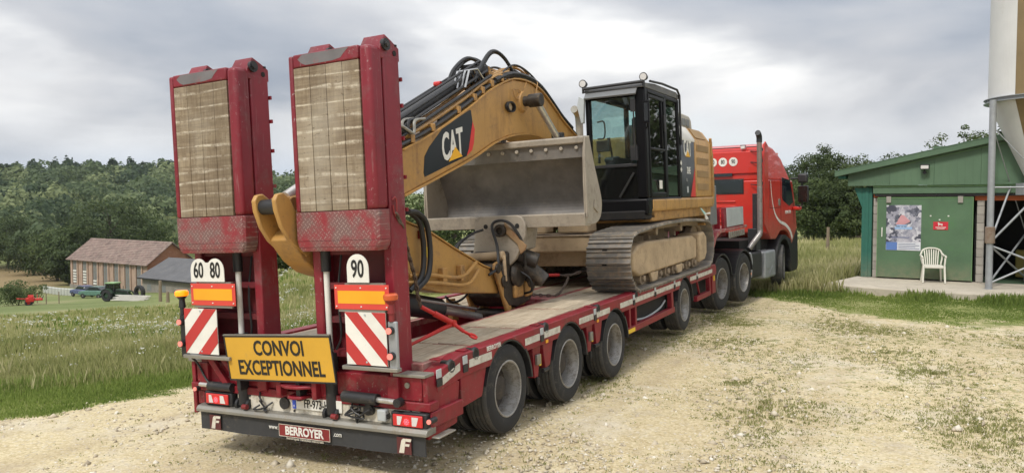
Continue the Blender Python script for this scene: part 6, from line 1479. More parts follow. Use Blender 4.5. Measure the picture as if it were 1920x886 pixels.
# shell with tumblehome: lower body full width, roof narrower
low = [(2.62, 1.38), (2.62, 2.62), (4.66, 2.62), (4.95, 1.95), (5.08, 1.40), (4.60, 1.00), (4.42, 1.20), (4.25, 1.32), (4.0, 1.38), (3.6, 1.38), (3.38, 1.28), (3.2, 1.20), (2.85, 1.22)]
MB().prism(low, 'x', -HW, HW).build('cab_body', M_truck, TRK, bevel=.035, seg=3)
up = [(2.63, 2.60), (2.63, 3.30), (2.72, 3.42), (2.95, 3.48), (3.55, 3.40), (4.10, 3.16), (4.26, 2.98), (4.62, 2.60)]
A = [(-HW + .02, y, z) for y, z in up]; 
m = MB(); m.loft([(-HW + .03 + max(0, (z - 2.6)) * .16, y, z) for y, z in up], [(HW - .03 - max(0, (z - 2.6)) * .16, y, z) for y, z in up]); m.build('cab_roof', M_truck, TRK, bevel=.05, seg=3)
# back wall details
YB = 2.617
m = MB(); m.box((-1.0, YB - .03, 2.78), (1.0, YB, 3.30)); m.box((-1.05, YB - .02, 2.28), (-.02, YB, 2.30)); m.build('rear_pressing', M_truck, TRK, bevel=.03, seg=3)
MB().box((-.55, YB - .012, 2.30), (.62, YB + .0, 2.66)).build('window_seal', M_dark, TRK, bevel=.03, seg=3); MB().box((-.52, YB - .018, 2.33), (.59, YB - .0125, 2.63)).build('rear_window', M_darkglass, TRK, bevel=.002)
MB().box((-.55, YB - .05, 2.725), (.36, YB - .031, 2.80)).build('vent_strip', M_darkglass, TRK)
m = MB()
for k in range(5): m.box((-.6, YB - .018, 1.62 + k * .12), (.42, YB, 1.66 + k * .12))
m.build('rear_rib', M_truck, TRK, bevel=.008)
for x, s in ((-.12, '60'), (.13, '80'), (.385, '90')):
    MB().cyl((x, YB - .038, 3.07), (x, YB - .031, 3.07), .105, 28).build('speed_disc', M_plate, TRK)
    text(s, .14, M_blk, TRK, axes((x, YB - .040, 3.07), (1, 0, 0), (0, 0, 1), B_), 'speed_number', sx=.66, bold=.002)
for x in (.62, -.62):
    m = MB(); m.box((x - .05, YB - .06, 3.36), (x + .05, YB + .02, 3.43)); m.build('work_light', M_lensw, TRK, bevel=.01)
    MB().box((x - .06, YB - .045, 3.43), (x + .06, YB + .03, 3.45)).build('light_cap', M_dark, TRK)
MB().tube([(-1.0, YB - .01, 3.40), (1.0, YB - .01, 3.40)], .012, 6).build('roof_seam', M_dark, TRK)
# side fins and their straps
for sx in (1, -1):
    m = MB(); m.prism([(2.30, 1.60), (2.30, 3.10), (2.34, 3.44), (2.45, 3.50), (2.63, 3.40), (2.63, 1.38)], 'x', *sorted((sx * 1.165, sx * 1.20))); m.build('side_fin', M_truck, TRK, bevel=.012)
    m = MB()
    for z in (3.28, 3.02, 2.50): m.box((min(sx * 1.02, sx * 1.16), 2.42, z), (max(sx * 1.02, sx * 1.16), 2.50, z + .07)); m.tube([(sx * .80, 2.58, z + .02), (sx * .95, 2.52, z + .0), (sx * 1.05, 2.46, z + .03)], .012, 6)
    m.build('fin_bracket', M_dark, TRK)
    # white sweep on the side
    X = sx * 1.2012
    P = catmull([(0, 2.78, 2.62), (0, 2.88, 2.20), (0, 3.10, 1.84), (0, 3.5, 1.62), (0, 4.0, 1.52), (0, 4.4, 1.36), (0, 4.62, 1.15)], 5); m = MB()
    for i in range(len(P) - 1):
        d = (P[i + 1] - P[i]).normalized(); n = Vector((0, -d.z, d.y)); t0 = .012 + .045 * (i / len(P)); t1 = .012 + .045 * ((i + 1) / len(P))
        m.prism([(v.y, v.z) for v in (P[i] - n * t0, P[i + 1] - n * t1, P[i + 1] + n * t1, P[i] + n * t0)], 'x', *sorted((X, X + sx * .002)))
    m.build('white_sweep', M_plate, TRK)
    # window and door lines
    wq = [(3.72, 2.68), (4.42, 2.62), (4.62, 2.30), (4.72, 2.06), (4.35, 1.98), (3.80, 2.12), (3.72, 2.20)]
    MB().prism(wq, 'x', *sorted((sx * 1.2005, sx * 1.206))).build('side_window', M_darkglass, TRK, bevel=.001)
    m = MB()
    for a, b in (((2.70, 2.605), (4.5, 2.605)), ((3.62, 2.6), (3.62, 1.45)), ((4.75, 2.1), (4.80, 1.5)), ((2.72, 2.58), (2.72, 1.95)), ((2.72, 1.95), (3.60, 1.95))): m.prism([(a[0] - .006, a[1]), (b[0] - .006, b[1]), (b[0] + .006, b[1] + .010), (a[0] + .006, a[1] + .010)], 'x', *sorted((sx * 1.2, sx * 1.2035)))
    m.build('door_gap', M_deep, TRK)
    MB().box((min(sx * 1.2, sx * 1.215), 3.40, 2.0), (max(sx * 1.2, sx * 1.215), 3.55, 2.16)).build('badge', M_alu, TRK, bevel=.004)
    m = MB(); m.arc_plate((3.80, .62), .56, .66, -5, 185, *sorted((sx * .78, sx * 1.225)), n=18); m.build('wheel_arch', M_dark, TRK, smooth=40)
    m = MB(); m.prism([(4.40, .42), (4.40, 1.15), (4.62, 1.25), (5.05, 1.36), (5.20, 1.3), (5.22, .42), (5.1, .30), (4.5, .30)], 'x', *sorted((sx * .9, sx * 1.19))); m.build('front_bumper', M_dark, TRK, bevel=.04, seg=3)
    # mirrors
    m = MB(); m.tube([(sx * 1.2, 4.50, 2.66), (sx * 1.42, 4.62, 2.66), (sx * 1.45, 4.62, 2.60), (sx * 1.45, 4.62, 1.98), (sx * 1.22, 4.74, 1.95)], .025, 8); m.build('mirror_arm', M_dark, TRK)
    MB().box((min(sx * 1.36, sx * 1.62), 4.52, 2.06), (max(sx * 1.36, sx * 1.62), 4.66, 2.48)).build('mirror', M_dark, TRK, bevel=.05, seg=3); MB().box((min(sx * 1.38, sx * 1.60), 4.514, 2.08), (max(sx * 1.38, sx * 1.60), 4.519, 2.46)).build('mirror_glass', M_windsh, TRK)
    MB().box((min(sx * 1.36, sx * 1.60), 4.52, 2.54), (max(sx * 1.36, sx * 1.60), 4.66, 2.78)).build('mirror', M_dark, TRK, bevel=.05, seg=3)
    MB().box((min(sx * 1.2, sx * 1.40), 4.66, 1.86), (max(sx * 1.2, sx * 1.40), 4.80, 1.96)).build('kerb_mirror', M_truck, TRK, bevel=.03)
text('BERROYER', .12, M_plate, TRK, axes((1.2055, 4.25, 1.82), (0, 1, 0), (0, 0, 1), B_), 'door_lettering', sx=.9)
m = MB(); m.cyl((.95, 4.1, 3.20), (.95, 4.1, 3.30), .05, 12); m.build('roof_marker', M_beaconoff, TRK)
m = MB(); m.prism([(4.32, 2.98), (4.68, 2.55), (4.95, 1.95), (4.97, 1.96), (4.74, 2.60), (4.36, 3.02)], 'x', -1.05, 1.05); m.build('windscreen', M_darkglass, TRK)
# exhaust, tanks, steps
m = MB(); m.cyl((1.20, 1.95, 1.42), (1.20, 1.95, 2.45), .060, 20); m.build('exhaust_guard', mat('stained_stack', (.26, .245, .235), .4, .6, dirt=(.13, .10, .08), dirt_amt=.35, scale=4), TRK, bevel=.006)
m = MB(); m.cyl((1.20, 1.95, 2.44), (1.20, 1.95, 3.46), .056, 20); m.build('exhaust_pipe', mat('scorched_steel', (.27, .21, .18), .42, .6, dirt=(.16, .12, .10), dirt_amt=.3), TRK)
m = MB(); m.tube(catmull([(1.20, 1.95, 3.45), (1.20, 1.95, 3.56), (1.20, 1.90, 3.63), (1.20, 1.84, 3.66)]), .064, 16); m.build('exhaust_tip', M_dark, TRK)
m = MB(); m.tube([(1.20, 1.95, 1.45), (1.20, 1.93, 1.38), (1.06, 1.72, 1.12), (1.03, 1.68, 1.06)], .062, 16); m.build('exhaust_elbow', MATS['stained_stack'], TRK)
m = MB(); m.box((.98, 2.1, 1.0), (1.08, 2.24, 2.3)); m.box((.9, 2.0, 1.0), (1.1, 2.3, 1.5)); m.build('exhaust_mast', M_dark, TRK, bevel=.01)
m = MB(); m.box((.62, 1.40, .40), (1.14, 2.30, .98)); m.build('battery_box', M_dark, TRK, bevel=.05, seg=3)
m = MB(); m.box((.68, 2.36, .32), (1.20, 3.18, .96)); m.build('fuel_tank', M_galv, TRK, bevel=.05, seg=3)
m = MB(); m.box((1.201, 2.42, .55), (1.207, 2.60, .57)); m.box((1.201, 2.9, .66), (1.207, 3.05, .68)); m.tube([(1.205, 2.62, .42), (1.205, 2.75, .5), (1.205, 2.85, .58)], .008, 5); m.build('tank_mark', M_steel, TRK)
m = MB(); m.tube(catmull([(1.12, 1.34, .95), (1.16, 1.36, .98), (1.18, 1.40, .8), (1.17, 1.38, .45)]), .02, 8); m.build('step_rail', M_galv, TRK)
MB().box((1.15, 1.36, .50), (1.175, 1.42, .56)).build('side_marker', glow('side_marker_lit', (1, .32, .05), 1.2), TRK)
m = MB(); m.box((-1.14, 1.40, .40), (-.62, 3.1, .96)); m.build('air_tank', M_dark, TRK, bevel=.05)

# ================================================================ shed
SHD = root('metal_shed', 'green sheet-metal shed with a sliding door, open dark bay and low gable roof', 'shed', FB, (0, 0, 0))
roofz = lambda x: 2.95 + .212 * (x + .75)
m = MB(); m.box((-.35, .16, 0), (-.18, 13, 2.6)); m.box((-.35, 12.9, 0), (12.5, 13, 4.4)); m.box((6.0, .14, 0), (6.2, 4, 2.4)); m.box((12.3, .14, 0), (12.5, 13, 2.6)); m.box((6.2, .14, 0), (12.4, .24, 2.5)); m.box((-.2, .3, .1), (12.4, 13, .20)); m.build('wall', M_gwall, SHD)
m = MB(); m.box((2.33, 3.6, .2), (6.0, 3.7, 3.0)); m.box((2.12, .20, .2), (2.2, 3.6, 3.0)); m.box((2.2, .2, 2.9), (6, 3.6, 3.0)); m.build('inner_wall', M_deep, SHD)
m = MB(); m.box((2.9, 2.0, .24), (3.3, 2.5, .95)); m.box((3.5, 1.6, .24), (3.9, 2.0, 1.3)); m.build('stored_drum', mat('stored_yellow', (.30, .24, .06), .7), SHD, bevel=.03)
for k in range(3): MB().box((-.43 + k * .083, -.012 * (k % 2) - .0, .24), (-.43 + (k + 1) * .083 - .002, .06, 2.56)).build('cladding_sheet', M_teal, SHD)
MB().prism([(-.62, 2.56), (-.432, 2.56), (-.432, 2.06)], 'y', -.01, .02).build('eave_bracket', M_teal, SHD)
for x0 in (-.145, 2.175):
    for k in range(10): MB().box((x0, -.02 + .004 * (k % 2), .24 + k * .206), (x0 + (.11 if x0 < 0 else .155), .12, .24 + k * .206 + .200)).build('concrete_block', M_block, SHD, bevel=.006, seg=1)
m = MB(); m.box((-.145, -.03, 2.305), (-.03, .12, 2.385)); m.box((2.12, -.02, 2.225), (6.2, .12, 2.37)); m.build('lintel', M_orange, SHD, bevel=.008)
m = MB(); m.box((-.15, -.10, 2.40), (8.0, .02, 2.565)); m.build('fascia', M_gwall, SHD, bevel=.006)
m = MB(); m.box((-.15, -.115, 2.566), (8.0, .02, 2.606)); m.build('fascia_trim', M_gtrim, SHD, bevel=.004)
m = MB(); m.box((-.10, -.13, 2.335), (6.0, -.05, 2.385)); m.build('door_track', M_deep, SHD)
# sliding door
m = MB(); m.box((-.035, -.10, .265), (2.105, -.045, 2.300)); dr = m.build('sliding_door', M_gdoor, SHD, bevel=.006)
m = MB(); m.box((-.035, -.112, 2.288), (2.105, -.101, 2.312)); m.box((-.037, -.112, .26), (-.022, -.101, 2.287)); m.box((2.092, -.112, .26), (2.107, -.101, 2.287)); m.build('door_frame', M_gtrim, dr)
for x in (.23, 1.83): MB().box((x - .055, -.135, 2.17), (x + .055, -.113, 2.33)).build('door_hanger', M_block, dr, bevel=.004)
MB().box((.07, -.125, 1.30), (.095, -.101, 1.54)).build('door_handle', M_plate, dr, bevel=.004)
# poster: a pale sheet of blotchy grey artwork with blue foot
def poster_mat():
    m = bpy.data.materials.new('faded_poster'); m.use_nodes = True; t = m.node_tree; b = t.nodes['Principled BSDF']
    O = t.nodes.new('ShaderNodeTexCoord').outputs['Object']
    v = t.nodes.new('ShaderNodeTexVoronoi'); v.inputs['Scale'].default_value = 9; v.inputs['Randomness'].default_value = 1
    t.links.new(mix(t, .25, O, noise(t, O, 6, 4, .6, out=1)), v.inputs['Vector']); s = t.nodes.new('ShaderNodeSeparateColor'); t.links.new(v.outputs['Color'], s.inputs[0])
    n = noise(t, O, 7, 6, .7)
    f = math_(t, 'ADD', math_(t, 'MULTIPLY', s.outputs[0], .5), math_(t, 'MULTIPLY', n, .5))
    c = ramp(t, f, [(.30, (.06, .065, .09)), (.40, (.25, .26, .32)), (.50, (.46, .45, .50)), (.60, (.62, .62, .66)), (.72, (.30, .30, .36))])
    t.links.new(c, b.inputs['Base Color']); b.inputs['Roughness'].default_value = .5; return m
ps = MB().box((.18, -.108, .965), (.98, -.1015, 2.11)).build('poster', poster_mat(), dr)
MB().prism([(.40, 1.62), (.60, 1.62), (.74, 1.70), (.58, 1.86), (.52, 1.86)], 'y', -.110, -.1085).build('poster_print', mat('poster_rose', (.55, .28, .30), .6), ps)
m = MB(); m.box((.38, -.1100, 1.50), (.78, -.1085, 1.56)); m.box((.42, -.1100, 1.58), (.66, -.1085, 1.615)); m.build('poster_print', mat('poster_lightblue', (.30, .45, .68), .6), ps)
m = MB(); m.box((.185, -.1100, .97), (.44, -.1085, 1.17)); m.build('poster_print', mat('poster_blue', (.10, .19, .46), .6), ps)
m = MB(); m.box((.45, -.1100, .97), (.975, -.1085, 1.17)); m.build('poster_print', mat('poster_pale', (.62, .64, .68), .6), ps)
m = MB()
for k in range(4): m.box((.47, -.1115, 1.00 + k * .042), (.95 - .09 * (k % 2), -.1105, 1.014 + k * .042))
m.box((.30, -.1100, 1.28), (.72, -.1085, 1.305)); m.build('poster_text', mat('poster_ink', (.12, .14, .24), .6), ps)
sg = MB().box((1.25, -.110, 1.505), (1.575, -.102, 1.700)).build('red_sign', mat('sign_red_paint', (.55, .02, .04), .5), dr)
m = MB(); m.prism([(1.36, 1.60), (1.375, 1.60), (1.38, 1.625), (1.43, 1.625), (1.435, 1.60), (1.45, 1.60), (1.455, 1.65), (1.385, 1.655), (1.375, 1.685), (1.35, 1.675), (1.36, 1.64)], 'y', -.1125, -.1105); m.box((1.30, -.1125, 1.555), (1.53, -.1105, 1.57)); m.box((1.33, -.1125, 1.525), (1.50, -.1105, 1.538)); m.build('sign_print', M_plate, sg)
m = MB()
for x, z in ((1.17, 1.83), (1.56, 1.83), (1.37, 1.735)): m.box((x, -.106, z), (x + .035, -.1015, z + .03))
m.build('paint_chip', M_plate, dr)
# gable cladding in sheets, roof edge
for k in range(14):
    a = -.75 + k * 1.0; b = a + .996
    zt = lambda x: min(roofz(x), roofz(6.2) - .212 * (x - 6.2) if x > 6.2 else 99)
    m = MB()
    for j in range(6):
        p = a + (b - a) * j / 6; q_ = a + (b - a) * (j + .8) / 6; r_2 = a + (b - a) * (j + 1) / 6
        m.prism([(p, 2.61), (q_, 2.61), (q_, zt(q_)), (p, zt(p))], 'y', -.150, -.10); m.prism([(q_, 2.61), (r_2, 2.61), (r_2, zt(r_2)), (q_, zt(q_))], 'y', -.158, -.10)
    m.build('cladding_sheet', M_gwall, SHD)
m = MB()
for (a, b) in ((-1.05, 6.2), (6.2, 13.2)):
    za, zb = (roofz(a), roofz(b)) if a < 6 else (roofz(6.2), roofz(6.2) - .212 * 7)
    m.prism([(a, za - .04), (b, zb - .04), (b, zb + .10), (a, za + .10)], 'y', -.32, -.28); 
m.build('roof_trim', M_gwall, SHD, bevel=.004)
m = MB()
for (a, b) in ((-1.05, 6.2), (6.2, 13.2)):
    za, zb = (roofz(a), roofz(b)) if a < 6 else (roofz(6.2), roofz(6.2) - .212 * 7)
    m.prism([(a, za + .0), (b, zb + .0), (b, zb + .04), (a, za + .04)], 'y', -.279, 13.2)
    m.prism([(a, za + .101), (b, zb + .101), (b, zb + .115), (a, za + .115)], 'y', -.33, -.18)
m.build('roof', M_gwall, SHD)
m = MB(); m.box((-.98, -.2, 2.80), (-.80, 13, 2.87)); m.build('eave_gutter', M_teal, SHD)
m = MB(); m.prism([(.0, 2.665 + .35), (.0, 3.03), (3.2, 3.70), (3.2, 3.68)], 'y', -.175, -.159); m.build('flashing', M_gtrim, SHD)
# floodlight
m = MB(); m.tube([(1.05, -.16, 2.93), (1.05, -.24, 2.93), (1.05, -.28, 3.0)], .015); m.cyl((1.05, -.18, 2.92), (1.05, -.26, 2.92), .04, 12); m.build('lamp_arm', M_dark, SHD)
fl = MB().box((.96, -.34, 2.99), (1.16, -.24, 3.12)).build('floodlight', M_dark, SHD, bevel=.012); MB().box((.975, -.345, 3.01), (1.145, -.341, 3.09)).build('lamp_glass', M_lensw, fl)
# slab in front of the shed
sl_ = bpy.data.objects
m = MB(); sp2 = [(-.55, .12), (-.95, -1.80), (.0, -2.15), (1.4, -2.36), (3.3, -2.15), (5.0, -2.0), (9, -1.8), (9, .12)]
m.loft([(x, y, -.25) for x, y in sp2], [(x, y, .235 if y > 0 else .175) for x, y in sp2])
slab = m.build('concrete_slab', M_conc, None, off=(0, 0, 0), bevel=.02); slab.matrix_world = FB; slab['kind'] = 'structure'

# ================================================================ garden chair
CH = root('plastic_chair', 'white plastic garden armchair standing in front of the green sliding door', 'chair', FB @ Matrix.Translation((1.30, -.45, .222)) @ Matrix.Rotation(R_(14), 4, 'Z'), (0, 0, 0))
m = MB(); m.prism([(-.20, -.24), (.20, -.24), (.215, .15), (.17, .22), (-.17, .22), (-.215, .15)], 'z', .40, .425); m.prism([(-.20, -.245), (.20, -.245), (.20, -.225), (-.20, -.225)], 'z', .36, .41); m.build('seat', M_plastic, CH, bevel=.01)
for sx in (-1, 1):
    m = MB(); m.loft([(sx * .24 - .02, -.27, 0), (sx * .24 + .02, -.27, 0), (sx * .24 + .02, -.23, 0), (sx * .24 - .02, -.23, 0)], [(sx * .225 - .022, -.235, .42), (sx * .225 + .022, -.235, .42), (sx * .225 + .022, -.20, .42), (sx * .225 - .022, -.20, .42)])
    m.loft([(sx * .225 - .018, -.23, .42), (sx * .225 + .018, -.23, .42), (sx * .225 + .018, -.20, .42), (sx * .225 - .018, -.20, .42)], [(sx * .245 - .018, -.20, .62), (sx * .245 + .018, -.20, .62), (sx * .245 + .018, -.17, .62), (sx * .245 - .018, -.17, .62)]); m.build('leg', M_plastic, CH, bevel=.006)
    m = MB(); m.loft([(sx * .22 - .02, .25, 0), (sx * .22 + .02, .25, 0), (sx * .22 + .02, .29, 0), (sx * .22 - .02, .29, 0)], [(sx * .19 - .02, .18, .42), (sx * .19 + .02, .18, .42), (sx * .19 + .02, .21, .42), (sx * .19 - .02, .21, .42)]); m.build('leg', M_plastic, CH, bevel=.006)
    m = MB(); P = [(sx * .245, -.21, .61), (sx * .262, -.15, .645), (sx * .268, .0, .65), (sx * .255, .15, .66), (sx * .225, .245, .70)]; m.tube(catmull(P), .022, 8); m.build('armrest', M_plastic, CH)
m = MB(); P = [(-.20, .21, .43), (-.235, .26, .62), (-.20, .29, .76), (-.10, .31, .815), (0, .315, .825), (.10, .31, .815), (.20, .29, .76), (.235, .26, .62), (.20, .21, .43)]; m.tube(catmull(P), .020, 8); m.build('back_frame', M_plastic, CH)
for k in range(7):
    x = -.15 + k * .05; m = MB(); m.bar((x * .85, .21, .42), (x * 1.05, .305, .80 - abs(x) * .18), .026, .010); m.build('back_slat', M_plastic, CH, bevel=.003)

# ================================================================ feed silo
SIL = root('feed_silo', 'white and tan feed silo with cone bottom on galvanised legs beside the shed', 'silo', FW, (12.2, 18.1, .1))
cx, cy = 12.2, 18.1; r = 1.08
def sil_arc(a0, a1, zr, m_, name, rr=0.0):
    m = MB(); n = 20
    for i in range(n):
        t0 = R_(a0 + (a1 - a0) * i / n); t1 = R_(a0 + (a1 - a0) * (i + 1) / n)
        for (z0, r0), (z1, r1) in zip(zr, zr[1:]):
            r0_, r1_ = r0 + rr, r1 + rr
            m.loft([(cx + r0_ * math.cos(t0), cy + r0_ * math.sin(t0), z0), (cx + r0_ * math.cos(t1), cy + r0_ * math.sin(t1), z0), (cx + r1_ * math.cos(t1), cy + r1_ * math.sin(t1), z1), (cx + r1_ * math.cos(t0), cy + r1_ * math.sin(t0), z1)],
                   [(cx + (r0_ - .02) * math.cos(t0), cy + (r0_ - .02) * math.sin(t0), z0), (cx + (r0_ - .02) * math.cos(t1), cy + (r0_ - .02) * math.sin(t1), z0), (cx + (r1_ - .02) * math.cos(t1), cy + (r1_ - .02) * math.sin(t1), z1), (cx + (r1_ - .02) * math.cos(t0), cy + (r1_ - .02) * math.sin(t0), z1)])
    return m.build(name, m_, SIL, smooth=30)
body = [(4.50, r + .02), (9.0, r)]; cone = [(2.25, .10), (4.50, r + .02)]
sil_arc(130, 207, body, M_silo, 'silo_body'); sil_arc(207, 245, body, M_silotan, 'tan_stripe')
sil_arc(245, 490, body, M_silo, 'silo_body')
sil_arc(130, 207, cone, M_silo, 'silo_cone'); sil_arc(207, 245, cone, M_silotan, 'tan_stripe'); sil_arc(245, 490, cone, M_silo, 'silo_cone')
m = MB(); m.lathe((cx, cy, 4.52), 'z', [(r + .02, -.05), (r + .11, -.05), (r + .11, -.035), (r + .04, -.03), (r + .04, .03), (r + .11, .035), (r + .11, .05), (r + .02, .05)], 48); m.build('silo_ring', M_galv, SIL, smooth=30)
legs = []
for a in (187, 307, 67):
    x, y = cx + (r + .18) * math.cos(R_(a)), cy + (r + .18) * math.sin(R_(a)); legs.append((x, y))
    g = .18
    m = MB(); m.cyl((x, y, g - .3 if a != 187 else .10), (x, y, 4.50), .072, 20); m.build('silo_leg', M_galv, SIL)
    m = MB(); m.box((x - .13, y - .13, .17), (x + .13, y + .13, .20)); m.build('foot_plate', M_galv, SIL)
(x0, y0), (x1, y1), (x2, y2) = legs
m = MB(); m.cyl((x0, y0, 1.24), (x0, y0, 1.62), .105, 16); m.build('leg_clamp', mat('rusty_clamp', (.22, .17, .13), .8, dirt=(.16, .09, .05), dirt_amt=.4), SIL, bevel=.01)
for (xa, ya), (xb, yb) in (((x0, y0), (x1, y1)), ((x0, y0), (x2, y2)), ((x1, y1), (x2, y2))):
    for (za, zb, rr) in ((1.25, 3.9, .024), (3.9, 1.25, .012), (.32, 1.5, .022), (1.2, .3, .022), (2.52, 2.52, .02)):
        MB().cyl((xa, ya, za), (xb, yb, zb), rr, 8).build('brace', M_galv, SIL)
m = MB(); m.cyl((cx, cy, 1.95), (cx, cy, 2.28), .14, 16); m.box((cx - .5, cy - .14, 2.35), (cx - .25, cy + .14, 2.62)); m.build('outlet', M_galv, SIL)

# ================================================================ posts, barn, farmyard
def thing_at(name, label, cat, x, y, rz=0, group=None, zo=0): return root(name, label, cat, Matrix.Translation((x, y, dz(x, y) + zo)) @ Matrix.Rotation(rz, 4, 'Z'), (0, 0, 0), group)
x, y = pxy(1552.5, 38); po = thing_at('fence_post', 'single weathered wooden post standing in the tall grass left of the shed', 'post', x, y)
m = MB(); m.cyl((0, 0, -.3), (.02, 0, 1.35), .085, 10, .07); m.build('post_shaft', M_wood, po)
M_brick = mat('old_brick', (.36, .255, .195), .9, dirt=(.42, .31, .22), dirt_amt=.35, scale=.8, var=.2, bump=.2, bscale=6)
M_brick2 = mat('gable_brick', (.30, .135, .075), .9, dirt=(.38, .22, .14), dirt_amt=.3, scale=.8, var=.2, bump=.2, bscale=6)
M_rooft = mat('clay_tile_roof', (.19, .13, .11), .85, dirt=(.30, .24, .20), dirt_amt=.45, scale=.9, var=.4)
M_slate = mat('fibre_roof', (.10, .10, .105), .85, dirt=(.17, .165, .16), dirt_amt=.3, scale=.5, var=.2)
M_render = mat('grey_render', (.24, .22, .19), .9, dirt=(.16, .15, .12), dirt_amt=.35, scale=.5)
M_pane = mat('grey_panes', (.17, .18, .18), .5, dirt=(.28, .27, .25), dirt_amt=.3, scale=2)
bx, by = -68.9, 122.0
BRN = root('brick_barn', 'long pale brick barn with brown tiled roof and seven tall windows in the valley', 'barn', Matrix.Translation((bx, by, -10.9)) @ Matrix.Rotation(R_(-35), 4, 'Z'), (0, 0, 0))
Lb, Wb, Hb, Rb = 21.7, 7.0, 4.75, 7.45
m = MB(); m.box((0, 0, -1), (Lb, .3, Hb)); m.box((0, Wb - .3, -1), (Lb, Wb, Hb)); m.box((0, .3, -1), (.3, Wb - .3, Hb)); m.build('wall', M_brick, BRN)
MB().prism([(0, -1), (Wb, -1), (Wb, Hb), (Wb / 2, Rb - .12), (0, Hb)], 'x', Lb, Lb + .3).build('gable_wall', M_brick2, BRN); MB().prism([(.1, Hb), (Wb - .1, Hb), (Wb / 2, Rb - .15)], 'x', .0, .28).build('gable_wall', M_brick2, BRN)
for sgn in (0, 1):
    yA, yB_ = (-.5, Wb / 2) if not sgn else (Wb + .5, Wb / 2); sl = (Rb - Hb) / (Wb / 2)
    ze = Hb - .5 * sl
    NR = 14
    for k in range(NR):
        f0, f1 = k / NR, (k + 1) / NR; ya, yb = yA + (yB_ - yA) * f0, yA + (yB_ - yA) * f1; za, zb = ze + (Rb - ze) * f0, ze + (Rb - ze) * f1
        MB().prism([(ya, za + .10), (yb, zb + .03), (yb, zb - .06), (ya, za - .02)], 'x', -.4, Lb + .7).build('tile_course', M_rooft, BRN)
MB().prism([(Wb / 2 - .25, Rb - .08), (Wb / 2, Rb + .12), (Wb / 2 + .25, Rb - .08)], 'x', -.4, Lb + .7).build('ridge_tile', M_rooft, BRN)
for k in range(7):
    xw = .95 + k * 3.02; wd_ = 1.15
    fr = MB().box((xw, -.02, .75), (xw + wd_, .0, 4.45)).build('window', M_pane, BRN)
    m = MB(); m.box((xw + wd_ / 2 - .04, -.05, .75), (xw + wd_ / 2 + .04, -.021, 4.45)); 
    for j in range(6): m.box((xw, -.05, 1.35 + j * .52), (xw + wd_, -.021, 1.40 + j * .52))
    m.build('glazing_bar', M_render, fr)
    if k in (0, 1, 2):
        m = MB()
        for j in range(5 if k < 2 else 2): m.box((xw + .1, -.12, .9 + j * .42), (xw + wd_ - .1, -.052, 1.12 + j * .42))
        m.build('shutter_slat', M_plate, fr)
    for xx in (xw - .42, xw + wd_ + .08): MB().box((xx, -.14, -.8), (xx + .34, -.001, Hb - .1)).build('pilaster', M_brick, BRN)
MB().box((0, -.16, -1), (Lb, -.001, .55)).build('plinth', M_render, BRN)
# lean-to beside it
LT = root('farm_outbuilding', 'low rendered outbuilding with a dark grey roof against the right gable of the barn', 'outbuilding', Matrix.Translation((-50.4, 106.5, -10.6)) @ Matrix.Rotation(R_(-35), 4, 'Z'), (0, 0, 0))
m = MB(); m.box((0, 0, -1), (14, .3, 2.9)); m.box((0, .3, -1), (.3, 8, 2.9)); m.box((13.7, .3, -1), (14, 8, 2.9)); m.build('wall', M_render, LT)
MB().prism([(-.5, 2.75), (4.2, 5.2), (4.2, 5.05), (-.5, 2.6)], 'x', -.4, 14.4).build('roof', M_slate, LT); MB().prism([(8.9, 2.75), (4.2, 5.2), (4.2, 5.05), (8.9, 2.6)], 'x', -.4, 14.4).build('roof', M_slate, LT)
m = MB(); m.box((-.4, -.56, 2.58), (14.4, -.5, 2.75)); m.build('eave_board', M_deep, LT)
for xx in (1.2, 4.6): MB().box((xx, -.02, 1.0), (xx + 1.0, -.001, 1.9)).build('window', M_pane, LT)
def low_wheel(r, w_, rimm, tyre=M_rubber, n=20):
    m = MB(); m.lathe((0, 0, 0), 'x', [(r * .5, -w_), (r * .9, -w_), (r, -w_ * .7), (r, w_ * .7), (r * .9, w_), (r * .5, w_)], n)
    for k in range(n):
        t = 2 * math.pi * k / n; m.box((-w_ * .8, r * math.cos(t) - .02, r * math.sin(t) - .02), (w_ * .8, r * math.cos(t) + .05, r * math.sin(t) + .05))
    o = m.build('wheel', tyre, None, off=(0, 0, 0)); MB().lathe((0, 0, 0), 'x', [(.001, w_ * .35), (r * .2, w_ * .5), (r * .40, w_ * .2), (r * .44, w_ * .95)], n).build('rim', rimm, o, off=(0, 0, 0)); return o
M_tgreen = mat('tractor_green', (.022, .05, .026), .5, dirt=(.2, .18, .12), dirt_amt=.2)
x, y = pxy(217, 84)
FTc = thing_at('farm_tractor', 'old green farm tractor with a cab and front loader parked before the barn', 'tractor', x, y, R_(-90 - 14))
for xx, yy, r_, w_ in ((.85, -.9, .80, .22), (-.85, -.9, .80, .22), (.75, 1.25, .50, .15), (-.75, 1.25, .50, .15)):
    o = low_wheel(r_, w_, M_tgreen); o.parent = FTc; o.location = (xx, yy, r_); o.rotation_euler = (0, 0, 0 if xx > 0 else math.pi)
m = MB(); m.prism([(.0, .8), (1.8, .85), (1.9, 1.35), (1.75, 1.55), (0, 1.65)], 'x', -.35, .35); m.box((-.4, -1.2, .6), (.4, .0, 1.2)); m.build('bonnet', M_tgreen, FTc, bevel=.05)
m = MB()
for sx in (-1, 1): m.bar((sx * .6, .0, 1.1), (sx * .55, -.05, 2.35), .08); m.bar((sx * .6, -1.35, 1.3), (sx * .55, -1.3, 2.35), .08); m.bar((sx * .6, -.7, 1.3), (sx * .55, -.7, 2.35), .06)
m.build('cab_frame', M_dark, FTc)
